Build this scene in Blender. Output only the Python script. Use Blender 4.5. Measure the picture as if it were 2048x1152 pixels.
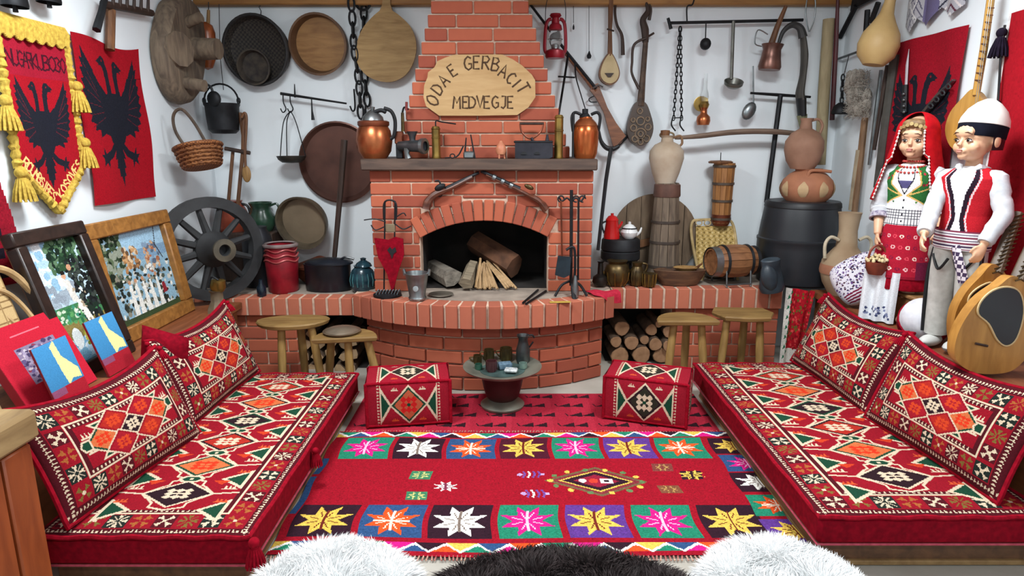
import bpy, math, random
import numpy as np
from mathutils import Vector, Matrix, Euler
random.seed(7)
rng = np.random.default_rng(7)
for o in list(bpy.data.objects): bpy.data.objects.remove(o)
scn = bpy.context.scene
COL = scn.collection
R = math.radians

# ---------------------------------------------------------------- camera, light, exposure
F = 1300.0                      # focal length in pixels of the 2048-wide frame
PITCH = R(12.6); CP, SP = math.cos(PITCH), math.sin(PITCH)
CH = 1.45                       # camera height
cam_d = bpy.data.cameras.new('camera'); cam = bpy.data.objects.new('camera', cam_d); COL.objects.link(cam)
cam.location = (0, 0, CH); cam.rotation_euler = (math.pi/2 - PITCH, 0, 0)
cam_d.sensor_width = 36; cam_d.lens = 36*F/2048; cam_d.clip_start = .02
scn.camera = cam
world = bpy.data.worlds.new('world'); scn.world = world; world.use_nodes = True
world.node_tree.nodes['Background'].inputs[0].default_value = (.75, .88, 1, 1)
world.node_tree.nodes['Background'].inputs[1].default_value = .25
def area(name, loc, rot, size, size_y, power, col):
    l = bpy.data.lights.new(name, 'AREA'); l.shape = 'RECTANGLE'; l.size = size; l.size_y = size_y
    l.energy = power; l.color = col
    o = bpy.data.objects.new(name, l); COL.objects.link(o); o.location = loc; o.rotation_euler = rot; return o
# ceiling fixtures (one inferred lamp split over the divans to spread its light, one behind the photographer) and an added rear fill
for lx in (-1.0, 1.05): area('ceiling_lamp_light', (lx, 2.5, 2.50), (0, 0, 0), .5, .5, 35, (.93, .98, 1))
area('ceiling_lamp_light', (.05, -.2, 2.50), (0, 0, 0), .8, .35, 22, (.93, .98, 1))
area('rear_fill_light', (0, -2.3, 1.55), (R(90), 0, R(180)), 2.6, 1.3, 5, (.95, .98, 1))  # added fill from behind; no window is known there
scn.view_settings.view_transform = 'Standard'; scn.view_settings.look = 'None'
scn.view_settings.gamma = 1; scn.view_settings.use_curve_mapping = False
scn.view_settings.exposure = .70

# ---------------------------------------------------------------- where a pixel of the photograph lies in the room
YW, XL, XR = 4.55, -2.05, 2.20   # back wall, left wall, right wall
def ray(px, py):
    v = (576-py)/F
    return Vector(((px-1024)/F, CP+v*SP, -SP+v*CP))
CAMP = Vector((0, 0, CH))
def PY(px, py, Y): d = ray(px, py); return CAMP + d*(Y/d.y)
def PX(px, py, X): d = ray(px, py); return CAMP + d*(X/d.x)
def PZ(px, py, Z): d = ray(px, py); return CAMP + d*((Z-CH)/d.z)
def K(Y, Z=1.0): return (Y*CP+(CH-Z)*SP)/F            # metres per pixel at a depth
def at(px, Y, Z): return Vector(((px-1024)*K(Y, Z), Y, Z))

# ---------------------------------------------------------------- materials
def lin(h):
    if not isinstance(h, str): return tuple(h)
    h = h.lstrip('#'); c = [int(h[i:i+2], 16)/255 for i in (0, 2, 4)]
    return tuple(x/12.92 if x <= .04045 else ((x+.055)/1.055)**2.4 for x in c)
_mats = {}
def mat(kind, col, rough=.6, metal=0., col2=None, scale=8., bump=.2, vary=.25):
    """procedural material: plain, noise, wood (grain along local z unless stretched), woven, attr (woven colours)"""
    key = (kind, col, rough, metal, col2, scale, bump, vary)
    if key in _mats: return _mats[key]
    m = bpy.data.materials.new('%s_%s' % (kind, str(col).strip('#'))); m.use_nodes = True
    nt = m.node_tree; N = nt.nodes; L = nt.links; b = N['Principled BSDF']
    b.inputs['Roughness'].default_value = rough; b.inputs['Metallic'].default_value = metal
    def new(t, **kw):
        n = N.new(t)
        for k, v in kw.items(): setattr(n, k, v)
        return n
    if kind == 'attr':
        a = new('ShaderNodeAttribute', attribute_name='weave'); L.new(a.outputs['Color'], b.inputs['Base Color'])
        b.inputs['Roughness'].default_value = .95; b.inputs['Specular IOR Level'].default_value = .2
        tc = new('ShaderNodeTexCoord'); nz = new('ShaderNodeTexNoise'); nz.inputs['Scale'].default_value = 220
        L.new(tc.outputs['Object'], nz.inputs['Vector'])
        mx = new('ShaderNodeMix', data_type='RGBA', blend_type='MULTIPLY'); mx.inputs['Factor'].default_value = .35
        L.new(a.outputs['Color'], mx.inputs['A']); L.new(nz.outputs['Fac'], mx.inputs['B']); 
        sc = new('ShaderNodeMix', data_type='RGBA', blend_type='MULTIPLY'); sc.inputs['Factor'].default_value = 1; sc.inputs['B'].default_value = (1.2, 1.2, 1.2, 1)
        L.new(mx.outputs['Result'], sc.inputs['A']); L.new(sc.outputs['Result'], b.inputs['Base Color'])
        bp = new('ShaderNodeBump'); bp.inputs['Strength'].default_value = .35; bp.inputs['Distance'].default_value = .002
        L.new(nz.outputs['Fac'], bp.inputs['Height']); L.new(bp.outputs['Normal'], b.inputs['Normal'])
        _mats[key] = m; return m
    c1 = lin(col); c2 = lin(col2) if col2 else tuple(x*(1-vary) for x in c1)
    tc = new('ShaderNodeTexCoord'); mp = new('ShaderNodeMapping'); L.new(tc.outputs['Object'], mp.inputs['Vector'])
    nz = new('ShaderNodeTexNoise'); nz.inputs['Detail'].default_value = 5; nz.inputs['Scale'].default_value = scale
    src = nz.outputs['Fac']
    if kind == 'wood':  mp.inputs['Scale'].default_value = (6, 6, 1); nz.inputs['Distortion'].default_value = .6
    if kind == 'woodx': mp.inputs['Scale'].default_value = (1, 6, 6); nz.inputs['Distortion'].default_value = .6
    if kind == 'woody': mp.inputs['Scale'].default_value = (6, 1, 6); nz.inputs['Distortion'].default_value = .6
    L.new(mp.outputs['Vector'], nz.inputs['Vector'])
    if kind == 'woven':
        ck = new('ShaderNodeTexChecker'); ck.inputs['Scale'].default_value = scale; L.new(mp.outputs['Vector'], ck.inputs['Vector']); src = ck.outputs['Fac']
    if kind == 'brick':
        oi = new('ShaderNodeObjectInfo'); nz.inputs['Scale'].default_value = scale
        ad = new('ShaderNodeMath', operation='MULTIPLY_ADD'); ad.inputs[1].default_value = .35; L.new(nz.outputs['Fac'], ad.inputs[0])
        ml = new('ShaderNodeMath', operation='MULTIPLY'); ml.inputs[1].default_value = .65; L.new(oi.outputs['Random'], ml.inputs[0])
        L.new(ml.outputs[0], ad.inputs[2]); src = ad.outputs[0]
    rp = new('ShaderNodeValToRGB'); rp.color_ramp.elements[0].position = .3; rp.color_ramp.elements[1].position = .7
    if kind == 'brick': rp.color_ramp.elements[0].position = .1; rp.color_ramp.elements[1].position = .9
    rp.color_ramp.elements[0].color = (*c2, 1); rp.color_ramp.elements[1].color = (*c1, 1)
    L.new(src, rp.inputs['Fac']); L.new(rp.outputs['Color'], b.inputs['Base Color'])
    if bump:
        bp = new('ShaderNodeBump'); bp.inputs['Strength'].default_value = bump; bp.inputs['Distance'].default_value = .004
        L.new(src, bp.inputs['Height']); L.new(bp.outputs['Normal'], b.inputs['Normal'])
    if kind == 'cloth': b.inputs['Roughness'].default_value = .95; b.inputs['Specular IOR Level'].default_value = .1
    _mats[key] = m; return m
def glass(col='#f4f8f8'):
    key = ('glass', col)
    if key in _mats: return _mats[key]
    m = bpy.data.materials.new('glass'); m.use_nodes = True; b = m.node_tree.nodes['Principled BSDF']
    b.inputs['Base Color'].default_value = (*lin(col), 1); b.inputs['Roughness'].default_value = .05
    b.inputs['Transmission Weight'].default_value = .9; b.inputs['IOR'].default_value = 1.2
    _mats[key] = m; return m
BRICK = mat('brick', '#ba6446', .85, 0, '#904433', 14, .35)
BRICKH = mat('brick', '#b86a50', .9, 0, '#98503c', 16, .5)
MORTAR = mat('noise', '#d8bea8', .95, 0, '#bc9e8a', 30, .5)
IRON = mat('noise', '#2a2c30', .55, .6, '#17181a', 12, .2)
BLACK = mat('noise', '#1b1d22', .5, .1, '#0e0f12', 10, .1)
STEEL = mat('noise', '#9aa0a2', .35, .9, '#6c7274', 10, .1)
COPPER = mat('noise', '#c8784a', .32, .85, '#8c4a2e', 7, .1)
BROWNC = mat('noise', '#8a4a30', .4, .6, '#5a3024', 7, .1)
BRASS = mat('noise', '#a88a48', .35, .85, '#6e5a30', 9, .1)
DBRASS = mat('noise', '#6e5a34', .4, .75, '#352a1c', 14, .3)
PALEW = mat('wood', '#b59a62', .6, 0, '#8f7442', 5, .2)
TANW = mat('wood', '#a8834e', .6, 0, '#7a5830', 5, .2)
BROWNW = mat('wood', '#7c5230', .6, 0, '#4e301c', 6, .25)
DARKW = mat('wood', '#3e2a20', .6, 0, '#241812', 6, .25)
GREYW = mat('wood', '#7c6c5a', .8, 0, '#50443a', 6, .5)
RED = mat('cloth', '#8e0a20', .95, 0, '#6a0617', 60, .2)
CRIMSON = mat('cloth', '#a00c24', .95, 0, '#7c081a', 60, .2)
MAROON = mat('cloth', '#5c0c20', .95, 0, '#430818', 50, .2)
WHITEC = mat('cloth', '#d2d3d6', .95, 0, '#b8bcc2', 30, .3)
WEAVE = mat('attr', 'weave')

# ---------------------------------------------------------------- mesh building (world coordinates)
class MB:
    def __init__(s, M=None): s.v = []; s.f = []; s.M = M
    def add(s, vs, fs):
        n = len(s.v)
        if s.M is not None: vs = [s.M @ Vector(p) for p in vs]
        s.v += [tuple(p) for p in vs]; s.f += [tuple(i+n for i in f) for f in fs]; return s
    def box(s, c, d, rot=None, ch=0.):
        """box, edges chamfered by ch"""
        Rm = rot if isinstance(rot, Matrix) else (Euler(rot).to_matrix() if rot else Matrix.Identity(3))
        h = [x/2 for x in d]; c = Vector(c); ch = min(ch, min(h)*.9)
        if ch <= 0:
            vs = [c+Rm@Vector((x*h[0], y*h[1], z*h[2])) for x in (-1, 1) for y in (-1, 1) for z in (-1, 1)]
            return s.add(vs, [(0,1,3,2),(4,6,7,5),(0,4,5,1),(2,3,7,6),(0,2,6,4),(1,5,7,3)])
        vs = []; idx = {}
        for x in (-1, 1):
            for y in (-1, 1):
                for z in (-1, 1):
                    for a in range(3):
                        p = [x*h[0], y*h[1], z*h[2]]
                        for b in range(3):
                            if b != a: p[b] -= (x, y, z)[b]*ch
                        idx[x, y, z, a] = len(vs); vs.append(c+Rm@Vector(p))
        fs = []
        for a in range(3):
            b, d2 = (a+1) % 3, (a+2) % 3
            for q in (-1, 1):
                f = []
                for (u, w) in ((-1,-1),(1,-1),(1,1),(-1,1)):
                    k = [0,0,0]; k[a] = q; k[b] = u; k[d2] = w; f.append(idx[k[0],k[1],k[2],a])
                fs.append(tuple(f if q > 0 else f[::-1]))
            for u in (-1, 1):
                for w in (-1, 1):
                    f = []
                    for (q, ax) in ((-1, b), (1, b), (1, d2), (-1, d2)):
                        k = [0,0,0]; k[a] = q; k[b] = u; k[d2] = w; f.append(idx[k[0],k[1],k[2],ax])
                    fs.append(tuple(f if u*w < 0 else f[::-1]))
        for x in (-1, 1):
            for y in (-1, 1):
                for z in (-1, 1):
                    f = [idx[x,y,z,0], idx[x,y,z,1], idx[x,y,z,2]]
                    fs.append(tuple(f if x*y*z > 0 else f[::-1]))
        return s.add(vs, fs)
    def lathe(s, prof, c=(0,0,0), n=20, rot=None, sx=1., sy=1., a0=0., a1=2*math.pi):
        Rm = rot if isinstance(rot, Matrix) else (Euler(rot).to_matrix() if rot else Matrix.Identity(3))
        c = Vector(c); vs = []; fs = []; rings = []; full = abs(a1-a0-2*math.pi) < 1e-6
        m = n if full else n+1
        for (r, z) in prof:
            if r <= 1e-6: rings.append([len(vs)]); vs.append(c+Rm@Vector((0, 0, z)))
            else:
                rings.append(list(range(len(vs), len(vs)+m)))
                for i in range(m):
                    a = a0+(a1-a0)*i/n; vs.append(c+Rm@Vector((r*math.cos(a)*sx, r*math.sin(a)*sy, z)))
        for A, B in zip(rings, rings[1:]):
            for i in range(n):
                j = (i+1) % m
                if len(A) == 1 and len(B) == 1: continue
                if len(A) == 1: fs.append((A[0], B[j], B[i]))
                elif len(B) == 1: fs.append((A[i], A[j], B[0]))
                else: fs.append((A[i], A[j], B[j], B[i]))
        return s.add(vs, fs)
    def tube(s, pts, r, n=8, closed=False, flat=1., up=None):
        pts = [Vector(p) for p in pts]; m = len(pts)
        rr = list(np.interp(np.linspace(0, 1, m), np.linspace(0, 1, len(r)), r)) if hasattr(r, '__len__') else [r]*m
        vs = []; fs = []; prev = None
        for i, p in enumerate(pts):
            a = pts[i-1] if (i > 0 or closed) else p; b = pts[(i+1) % m] if (i < m-1 or closed) else p
            t = (b-a); t = t.normalized() if t.length > 1e-9 else Vector((0, 0, 1))
            if prev is None:
                ref = Vector(up) if up else (Vector((0, 0, 1)) if abs(t.z) < .9 else Vector((1, 0, 0)))
                u = t.cross(ref).normalized()
            else:
                u = (prev-t*prev.dot(t)).normalized()
            prev = u; w = t.cross(u)
            for k in range(n):
                q = 2*math.pi*k/n; vs.append(p+u*math.cos(q)*rr[i]+w*math.sin(q)*rr[i]*flat)
        for i in range(m if closed else m-1):
            j = (i+1) % m
            for k in range(n):
                l = (k+1) % n; fs.append((i*n+k, i*n+l, j*n+l, j*n+k))
        if not closed:
            fs.append(tuple(range(n-1, -1, -1))); fs.append(tuple((m-1)*n+k for k in range(n)))
        return s.add(vs, fs)
    def ell(s, c, r, rot=None, nu=14, nv=8):
        pr = [(math.sin(math.pi*i/nv), -math.cos(math.pi*i/nv)) for i in range(nv+1)]
        Rm = rot if isinstance(rot, Matrix) else (Euler(rot).to_matrix() if rot else Matrix.Identity(3))
        D = Matrix.Diagonal(Vector(r))
        return s.lathe([(a if a > 1e-5 else 0, b) for a, b in pr], c, nu, Rm@D)
    def prism(s, poly, t, M=None, ch=0.):
        """outline in local x,z extruded from y=0 to y=t (t>0 goes away from the camera when M is identity)"""
        M = M or Matrix.Identity(4); n = len(poly)
        ar = sum(poly[i][0]*poly[(i+1)%n][1]-poly[(i+1)%n][0]*poly[i][1] for i in range(n))
        if ar < 0: poly = poly[::-1]
        vs = [M@Vector((x, 0, z)) for x, z in poly]+[M@Vector((x, t, z)) for x, z in poly]
        fs = [tuple(range(n)), tuple(range(2*n-1, n-1, -1))]+[(i+n, (i+1)%n+n, (i+1)%n, i) for i in range(n)]
        return s.add(vs, fs)
    def grid(s, fn, nu, nv, wrap=False):
        vs = [fn(i/(nu), j/(nv)) for j in range(nv+1) for i in range(nu+1)]
        fs = [(j*(nu+1)+i, j*(nu+1)+i+1, (j+1)*(nu+1)+i+1, (j+1)*(nu+1)+i) for j in range(nv) for i in range(nu)]
        return s.add(vs, fs)

def link_mesh(name, me, m, parent, bot=False):
    o = bpy.data.objects.new(name, me); COL.objects.link(o)
    if m is not None: me.materials.append(m)
    if parent is not None: o.parent = parent
    return o
def obj(name, mb, m, parent=None, ang=38):
    """one mesh object; its origin is set at the middle of its underside"""
    V = np.array(mb.v, dtype=float); off = np.array([(V[:,0].min()+V[:,0].max())/2, (V[:,1].min()+V[:,1].max())/2, V[:,2].min()])
    me = bpy.data.meshes.new(name); me.from_pydata((V-off).tolist(), [], mb.f); me.update()
    if ang:
        me.polygons.foreach_set('use_smooth', [True]*len(me.polygons)); me.set_sharp_from_angle(angle=R(ang))
    o = link_mesh(name, me, m, parent)
    po = world_off(parent); o.location = Vector(off)-po
    return o
def world_off(p):
    t = Vector((0, 0, 0))
    while p is not None: t += p.location; p = p.parent
    return t
def tag(o, label, cat, group=None):
    o['label'] = label; o['category'] = cat
    if group: o['group'] = group
    return o
def thing(name, label, cat, loc, group=None):
    o = bpy.data.objects.new(name, None); COL.objects.link(o); o.location = loc; o.empty_display_size = .1
    return tag(o, label, cat, group)
def one(name, label, cat, mb, m, group=None, ang=38): return tag(obj(name, mb, m, None, ang), label, cat, group)
def struct(name, mb, m, ang=0):
    o = obj(name, mb, m, None, ang); o['kind'] = 'structure'; return o
def dup(root, dloc, rotz=0, label=None, group=None):
    r = root.copy(); COL.objects.link(r); r.location = dloc; r.rotation_euler = (0, 0, rotz)
    if label: r['label'] = label
    if group: r['group'] = group
    for ch in list(root.children):
        c = ch.copy(); COL.objects.link(c); c.parent = r
        for g in list(ch.children):
            d = g.copy(); COL.objects.link(d); d.parent = c
    return r
_bx = {}
def brick(parent, c, d, rotz=0., m=None, rot=None):
    """one brick; alike bricks share their mesh"""
    key = tuple(round(x, 3) for x in d)+((m or BRICK).name,)
    if key not in _bx:
        b = MB().box((0,0,0), d, None, .004); me = bpy.data.meshes.new('brick'); me.from_pydata(b.v, [], b.f); me.materials.append(m or BRICK); _bx[key] = me
    o = bpy.data.objects.new('brick', _bx[key]); COL.objects.link(o); o.parent = parent
    o.location = Vector(c)-world_off(parent); o.rotation_euler = rot if rot else (0, 0, rotz); return o

# ---------------------------------------------------------------- woven patterns: a cell grid painted with shapes, one cell per stitch
class Cv:
    def __init__(s, W, H, cell, bg):
        s.W, s.H = W, H; s.nx, s.ny = max(1, round(W/cell)), max(1, round(H/cell))
        s.c = np.zeros((s.ny, s.nx, 3)); s.c[:] = lin(bg); s.mask = np.ones((s.ny, s.nx), bool)
        x = (np.arange(s.nx)+.5)*W/s.nx; y = (np.arange(s.ny)+.5)*H/s.ny; s.X, s.Y = np.meshgrid(x, y)
    def inside(s, pts):
        r = np.zeros(s.X.shape, bool); n = len(pts)
        for i in range(n):
            x1, y1 = pts[i]; x2, y2 = pts[(i+1) % n]
            if y1 == y2: continue
            k = ((y1 > s.Y) != (y2 > s.Y)) & (s.X < (x2-x1)*(s.Y-y1)/(y2-y1)+x1); r ^= k
        return r
    def poly(s, pts, col): s.c[s.inside(pts)] = lin(col); return s
    def rect(s, x0, y0, x1, y1, col): s.c[(s.X >= x0)&(s.X < x1)&(s.Y >= y0)&(s.Y < y1)] = lin(col); return s
    def disc(s, x, y, r, col, ry=None): s.c[((s.X-x)/r)**2+((s.Y-y)/(ry or r))**2 < 1] = lin(col); return s
    def line(s, pts, w, col):
        for (x1, y1), (x2, y2) in zip(pts, pts[1:]):
            dx, dy = x2-x1, y2-y1; l = dx*dx+dy*dy or 1e-9
            t = np.clip(((s.X-x1)*dx+(s.Y-y1)*dy)/l, 0, 1)
            s.c[(s.X-x1-t*dx)**2+(s.Y-y1-t*dy)**2 < (w/2)**2] = lin(col)
        return s
    def dia(s, x, y, a, b, col): return s.poly([(x-a, y), (x, y-b), (x+a, y), (x, y+b)], col)
    def jitter(s, k=.08): s.c *= (1+rng.normal(0, k, (s.ny, s.nx, 1))).clip(.5, 1.5); return s
def weave(name, cv, fn, parent=None, mask=None, mname=None):
    """mesh grid with one coloured face per cell; fn takes arrays u,v in 0..1 and returns world x,y,z"""
    nx, ny = cv.nx, cv.ny
    u, v = np.meshgrid(np.linspace(0, 1, nx+1), np.linspace(0, 1, ny+1)); x, y, z = fn(u, v)
    V = np.stack([x+0*u, y+0*u, z+0*u], -1).reshape(-1, 3).astype(float)
    off = np.array([(V[:,0].min()+V[:,0].max())/2, (V[:,1].min()+V[:,1].max())/2, V[:,2].min()]); V -= off
    i, j = np.meshgrid(np.arange(nx), np.arange(ny)); a = (j*(nx+1)+i)
    fc = np.stack([a, a+1, a+nx+2, a+nx+1], -1).reshape(-1, 4)
    mk = (cv.mask if mask is None else mask).reshape(-1); fc = fc[mk]; colr = cv.c.reshape(-1, 3)[mk]
    me = bpy.data.meshes.new(name); n = len(fc)
    me.vertices.add(len(V)); me.vertices.foreach_set('co', V.astype(np.float32).ravel())
    me.loops.add(4*n); me.loops.foreach_set('vertex_index', fc.astype(np.int32).ravel())
    me.polygons.add(n); me.polygons.foreach_set('loop_start', np.arange(0, 4*n, 4, dtype=np.int32))
    me.polygons.foreach_set('use_smooth', np.ones(n, bool))
    me.update(calc_edges=True); me.validate()
    at_ = me.attributes.new('weave', 'FLOAT_COLOR', 'FACE')
    at_.data.foreach_set('color', np.concatenate([colr, np.ones((n, 1))], 1).astype(np.float32).ravel())
    o = link_mesh(name, me, WEAVE, parent); o.location = Vector(off)-world_off(parent)
    return o
FONT = {  # hand-drawn capitals as strokes in a unit box
 'O': [[(.3,0),(.08,.2),(.0,.5),(.08,.8),(.3,1),(.52,.8),(.6,.5),(.52,.2),(.3,0)]],
 'D': [[(0,0),(0,1),(.3,.95),(.55,.7),(.58,.4),(.4,.08),(0,0)]],
 'A': [[(0,0),(.3,1),(.6,0)],[(.12,.38),(.48,.38)]], 'E': [[(.5,1),(0,1),(0,0),(.5,0)],[(0,.52),(.38,.52)]],
 'G': [[(.55,.85),(.3,1),(.08,.8),(0,.5),(.08,.18),(.3,0),(.55,.15),(.56,.45),(.32,.45)]],
 'R': [[(0,0),(0,1),(.35,1),(.52,.8),(.38,.55),(0,.5)],[(.2,.5),(.55,0)]],
 'B': [[(0,0),(0,1),(.35,.98),(.48,.78),(.3,.55),(0,.52)],[(.3,.55),(.55,.35),(.45,.06),(0,0)]],
 'C': [[(.55,.85),(.3,1),(.08,.8),(0,.5),(.08,.18),(.3,0),(.55,.15)]], 'I': [[(.3,0),(.3,1)]], 'T': [[(.3,0),(.3,1)],[(0,1),(.6,1)]],
 'M': [[(0,0),(.08,1),(.32,.45),(.55,1),(.62,0)]], 'V': [[(0,1),(.3,0),(.6,1)]], 'J': [[(.1,1),(.45,1),(.42,.2),(.25,0),(.05,.12)]],
 'S': [[(.52,.85),(.3,1),(.08,.85),(.1,.62),(.48,.4),(.52,.15),(.3,0),(.05,.12)]], 'K': [[(0,0),(0,1)],[(.5,1),(0,.45),(.55,0)]],
 'U': [[(0,1),(.02,.2),(.3,0),(.55,.2),(.58,1)]], 'N': [[(0,0),(0,1),(.55,0),(.55,1)]], 'H': [[(0,0),(0,1)],[(.55,0),(.55,1)],[(0,.5),(.55,.5)]],
 '3': [[(.05,.9),(.3,1),(.5,.78),(.28,.55),(.52,.3),(.3,0),(.02,.12)]], '0': [[(.3,0),(.05,.3),(.05,.7),(.3,1),(.55,.7),(.55,.3),(.3,0)]]}
def smooth_pts(pts, n=6, closed=False):
    """Catmull-Rom through the points"""
    P = [Vector(p) for p in pts]; m = len(P); out = []
    for i in range(m if closed else m-1):
        a = P[(i-1) % m] if (closed or i > 0) else P[i]; b = P[i]; c = P[(i+1) % m]; d = P[(i+2) % m] if (closed or i < m-2) else P[(i+1) % m]
        for k in range(n):
            t = k/n; out.append(.5*((2*b)+(c-a)*t+(2*a-5*b+4*c-d)*t*t+(3*b-a-3*c+d)*t**3))
    if not closed: out.append(P[-1])
    return out
# ================================================================ the room
WALL = mat('noise', '#eaf1f5', .9, 0, '#e4ecf1', 2, .1)
ZC = 2.55
struct('floor', MB().box(((XL+XR)/2, 1.05, -.03), (XR-XL, 7.1, .06)), mat('noise', '#b9b4aa', .6, 0, '#a39d92', 4, .1))
struct('ceiling', MB().box(((XL+XR)/2, 1.05, ZC+.03), (XR-XL+.2, 7.2, .06)), WALL)
struct('wall_back', MB().box(((XL+XR)/2, YW+.05, ZC/2), (XR-XL+.2, .1, ZC)), WALL)
struct('wall_left', MB().box((XL-.05, 1.05, ZC/2), (.1, 7.0, ZC)), WALL)
struct('wall_right', MB().box((XR+.05, 1.05, ZC/2), (.1, 7.0, ZC)), WALL)
struct('wall_rear', MB().box(((XL+XR)/2, -2.5, ZC/2), (XR-XL+.2, .1, ZC)), WALL)
zb = PY(640, 11, YW-.05).z
struct('trim_1', MB().box(((XL+XR)/2, YW-.04, zb+.06), (XR-XL, .08, .12), None, .006), mat('woodx', '#a8793f', .6, 0, '#855a2c', 4, .2))
# added window frame, unseen behind the photographer, to account for the rear fill
wf = MB()
for x in (-1.36, 0, 1.36): wf.box((x, -2.42, 1.55), (.08, .06, 1.46))
for z in (.86, 2.24): wf.box((0, -2.42, z), (2.8, .06, .08))
w1 = struct('added_window_1', wf, mat('noise', '#e8e8e4', .5, 0, '#dcdcd8', 5, .05))
for x, y, lab in ((-1.0, 2.5, 'left divan'), (1.05, 2.5, 'right divan'), (.05, -.2, 'rear of the room')):
    t = thing('ceiling_lamp', 'flat white ceiling lamp fixture over the '+lab, 'lamp', (x, y, 2.51))
    obj('housing', MB().box((x, y, 2.535), (.6 if y > 1 else .9, .6 if y > 1 else .45, .03), None, .005), mat('plain', '#f0f0f0', .5), t)

# ================================================================ fireplace
FC = -.175; YB = 3.93; ZH = .547
fp = thing('fireplace', 'red brick fireplace with stepped chimney, arched opening and curved raised hearth', 'fireplace', (FC, YB, 0))
MJ = .009
# --- chimney, narrowing upwards course by course
YCH = 4.04; ch_h = 25.45*K(YCH, 1.9); zt0 = PY(960, 318, YCH).z
core = MB(); rows = []
z = zt0; i = 0
while z < 2.46:
    py = 576-F*math.tan(math.atan2(z+ch_h/2-CH, YCH)+PITCH)
    xl = 861-(py-13)*.232; xr = 1058+(py-13)*.282
    if py > 215: xl = 812-(py-215)*.12
    k = K(YCH, z); rows.append((z, (xl-1024)*k, (xr-1024)*k)); z += ch_h
for (z, x0, x1) in rows: core.box(((x0+x1)/2, (YCH+YW)/2+.008, z+ch_h/2), (x1-x0-.012, YW-YCH-.008, ch_h+.001))
chim = obj('chimney', core, MORTAR, fp, 0)
cuts = [(.30,.22,.24,.24),(.16,.25,.34,.25),(.24,.26,.25,.25),(.34,.25,.25,.16)]
for r, (z, x0, x1) in enumerate(rows):
    x = x0; w = .25; first = [.17, .25, .11, .21, .14][r % 5]
    segs = []; q = first
    while x < x1-.03:
        e = min(x+q, x1)
        if x1-e < .07: e = x1
        segs.append((x, e)); x = e; q = w*random.choice((.9, 1, 1.06))
    for (a, b) in segs: brick(chim, ((a+b)/2, YCH+.055, z+ch_h/2), (b-a-MJ, .11, ch_h-MJ))
    for sx, e in ((1, x0), (-1, x1)):
        brick(chim, (e+sx*.05, YCH+.11+.12+.009, z+ch_h/2), (.1, .235, ch_h-MJ))
# --- body with the arched opening
k = K(YB, 1.0); bx0, bx1 = (737-1024)*K(YB, 1.3), (1189-1024)*K(YB, 1.3)
zm0 = PY(960, 340, YB).z                                   # underside of the mantel
def bpt(px, py): p = PY(px, py, YB); return p.x, p.z
il, ir = bpt(840, 476), bpt(1096, 474); ic = bpt(967, 441)
def circ(a, b, c):
    ax, ay = a; bx_, by = b; cx, cy = c; d = 2*(ax*(by-cy)+bx_*(cy-ay)+cx*(ay-by))
    ux = ((ax*ax+ay*ay)*(by-cy)+(bx_*bx_+by*by)*(cy-ay)+(cx*cx+cy*cy)*(ay-by))/d
    uy = ((ax*ax+ay*ay)*(cx-bx_)+(bx_*bx_+by*by)*(ax-cx)+(cx*cx+cy*cy)*(bx_-ax))/d
    return ux, uy, math.hypot(ax-ux, ay-uy)
acx, acz, ari = circ(il, ic, ir); aro = ari+.125
aA, aB = math.atan2(il[1]-acz, il[0]-acx), math.atan2(ir[1]-acz, ir[0]-acx)
core = MB(); y0, y1 = YB+.01, YW
core.box(((bx0+il[0])/2+.005, (y0+y1)/2, (ZH+zm0)/2), (il[0]-bx0-.01, y1-y0, zm0-ZH))
core.box(((bx1+ir[0])/2-.005, (y0+y1)/2, (ZH+zm0)/2), (bx1-ir[0]-.01, y1-y0, zm0-ZH))
n = 20
for i in range(n):                                          # masonry over the arch
    a, b = aA+(aB-aA)*i/n, aA+(aB-aA)*(i+1)/n
    xa, za, xb, zb_ = acx+ari*math.cos(a), acz+ari*math.sin(a), acx+ari*math.cos(b), acz+ari*math.sin(b)
    core.add([(xa,y0,za),(xb,y0,zb_),(xb,y0,zm0),(xa,y0,zm0),(xa,y1,za),(xb,y1,zb_),(xb,y1,zm0),(xa,y1,zm0)], [(0,1,2,3),(7,6,5,4),(0,4,5,1)])
surr = obj('surround', core, MORTAR, fp, 0)
ncr = 10; chb = (zm0-ZH)/ncr
def arch_out(z):
    h = z-acz
    return math.sqrt(max(aro*aro-h*h, 0)) if h < aro else 0
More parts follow.
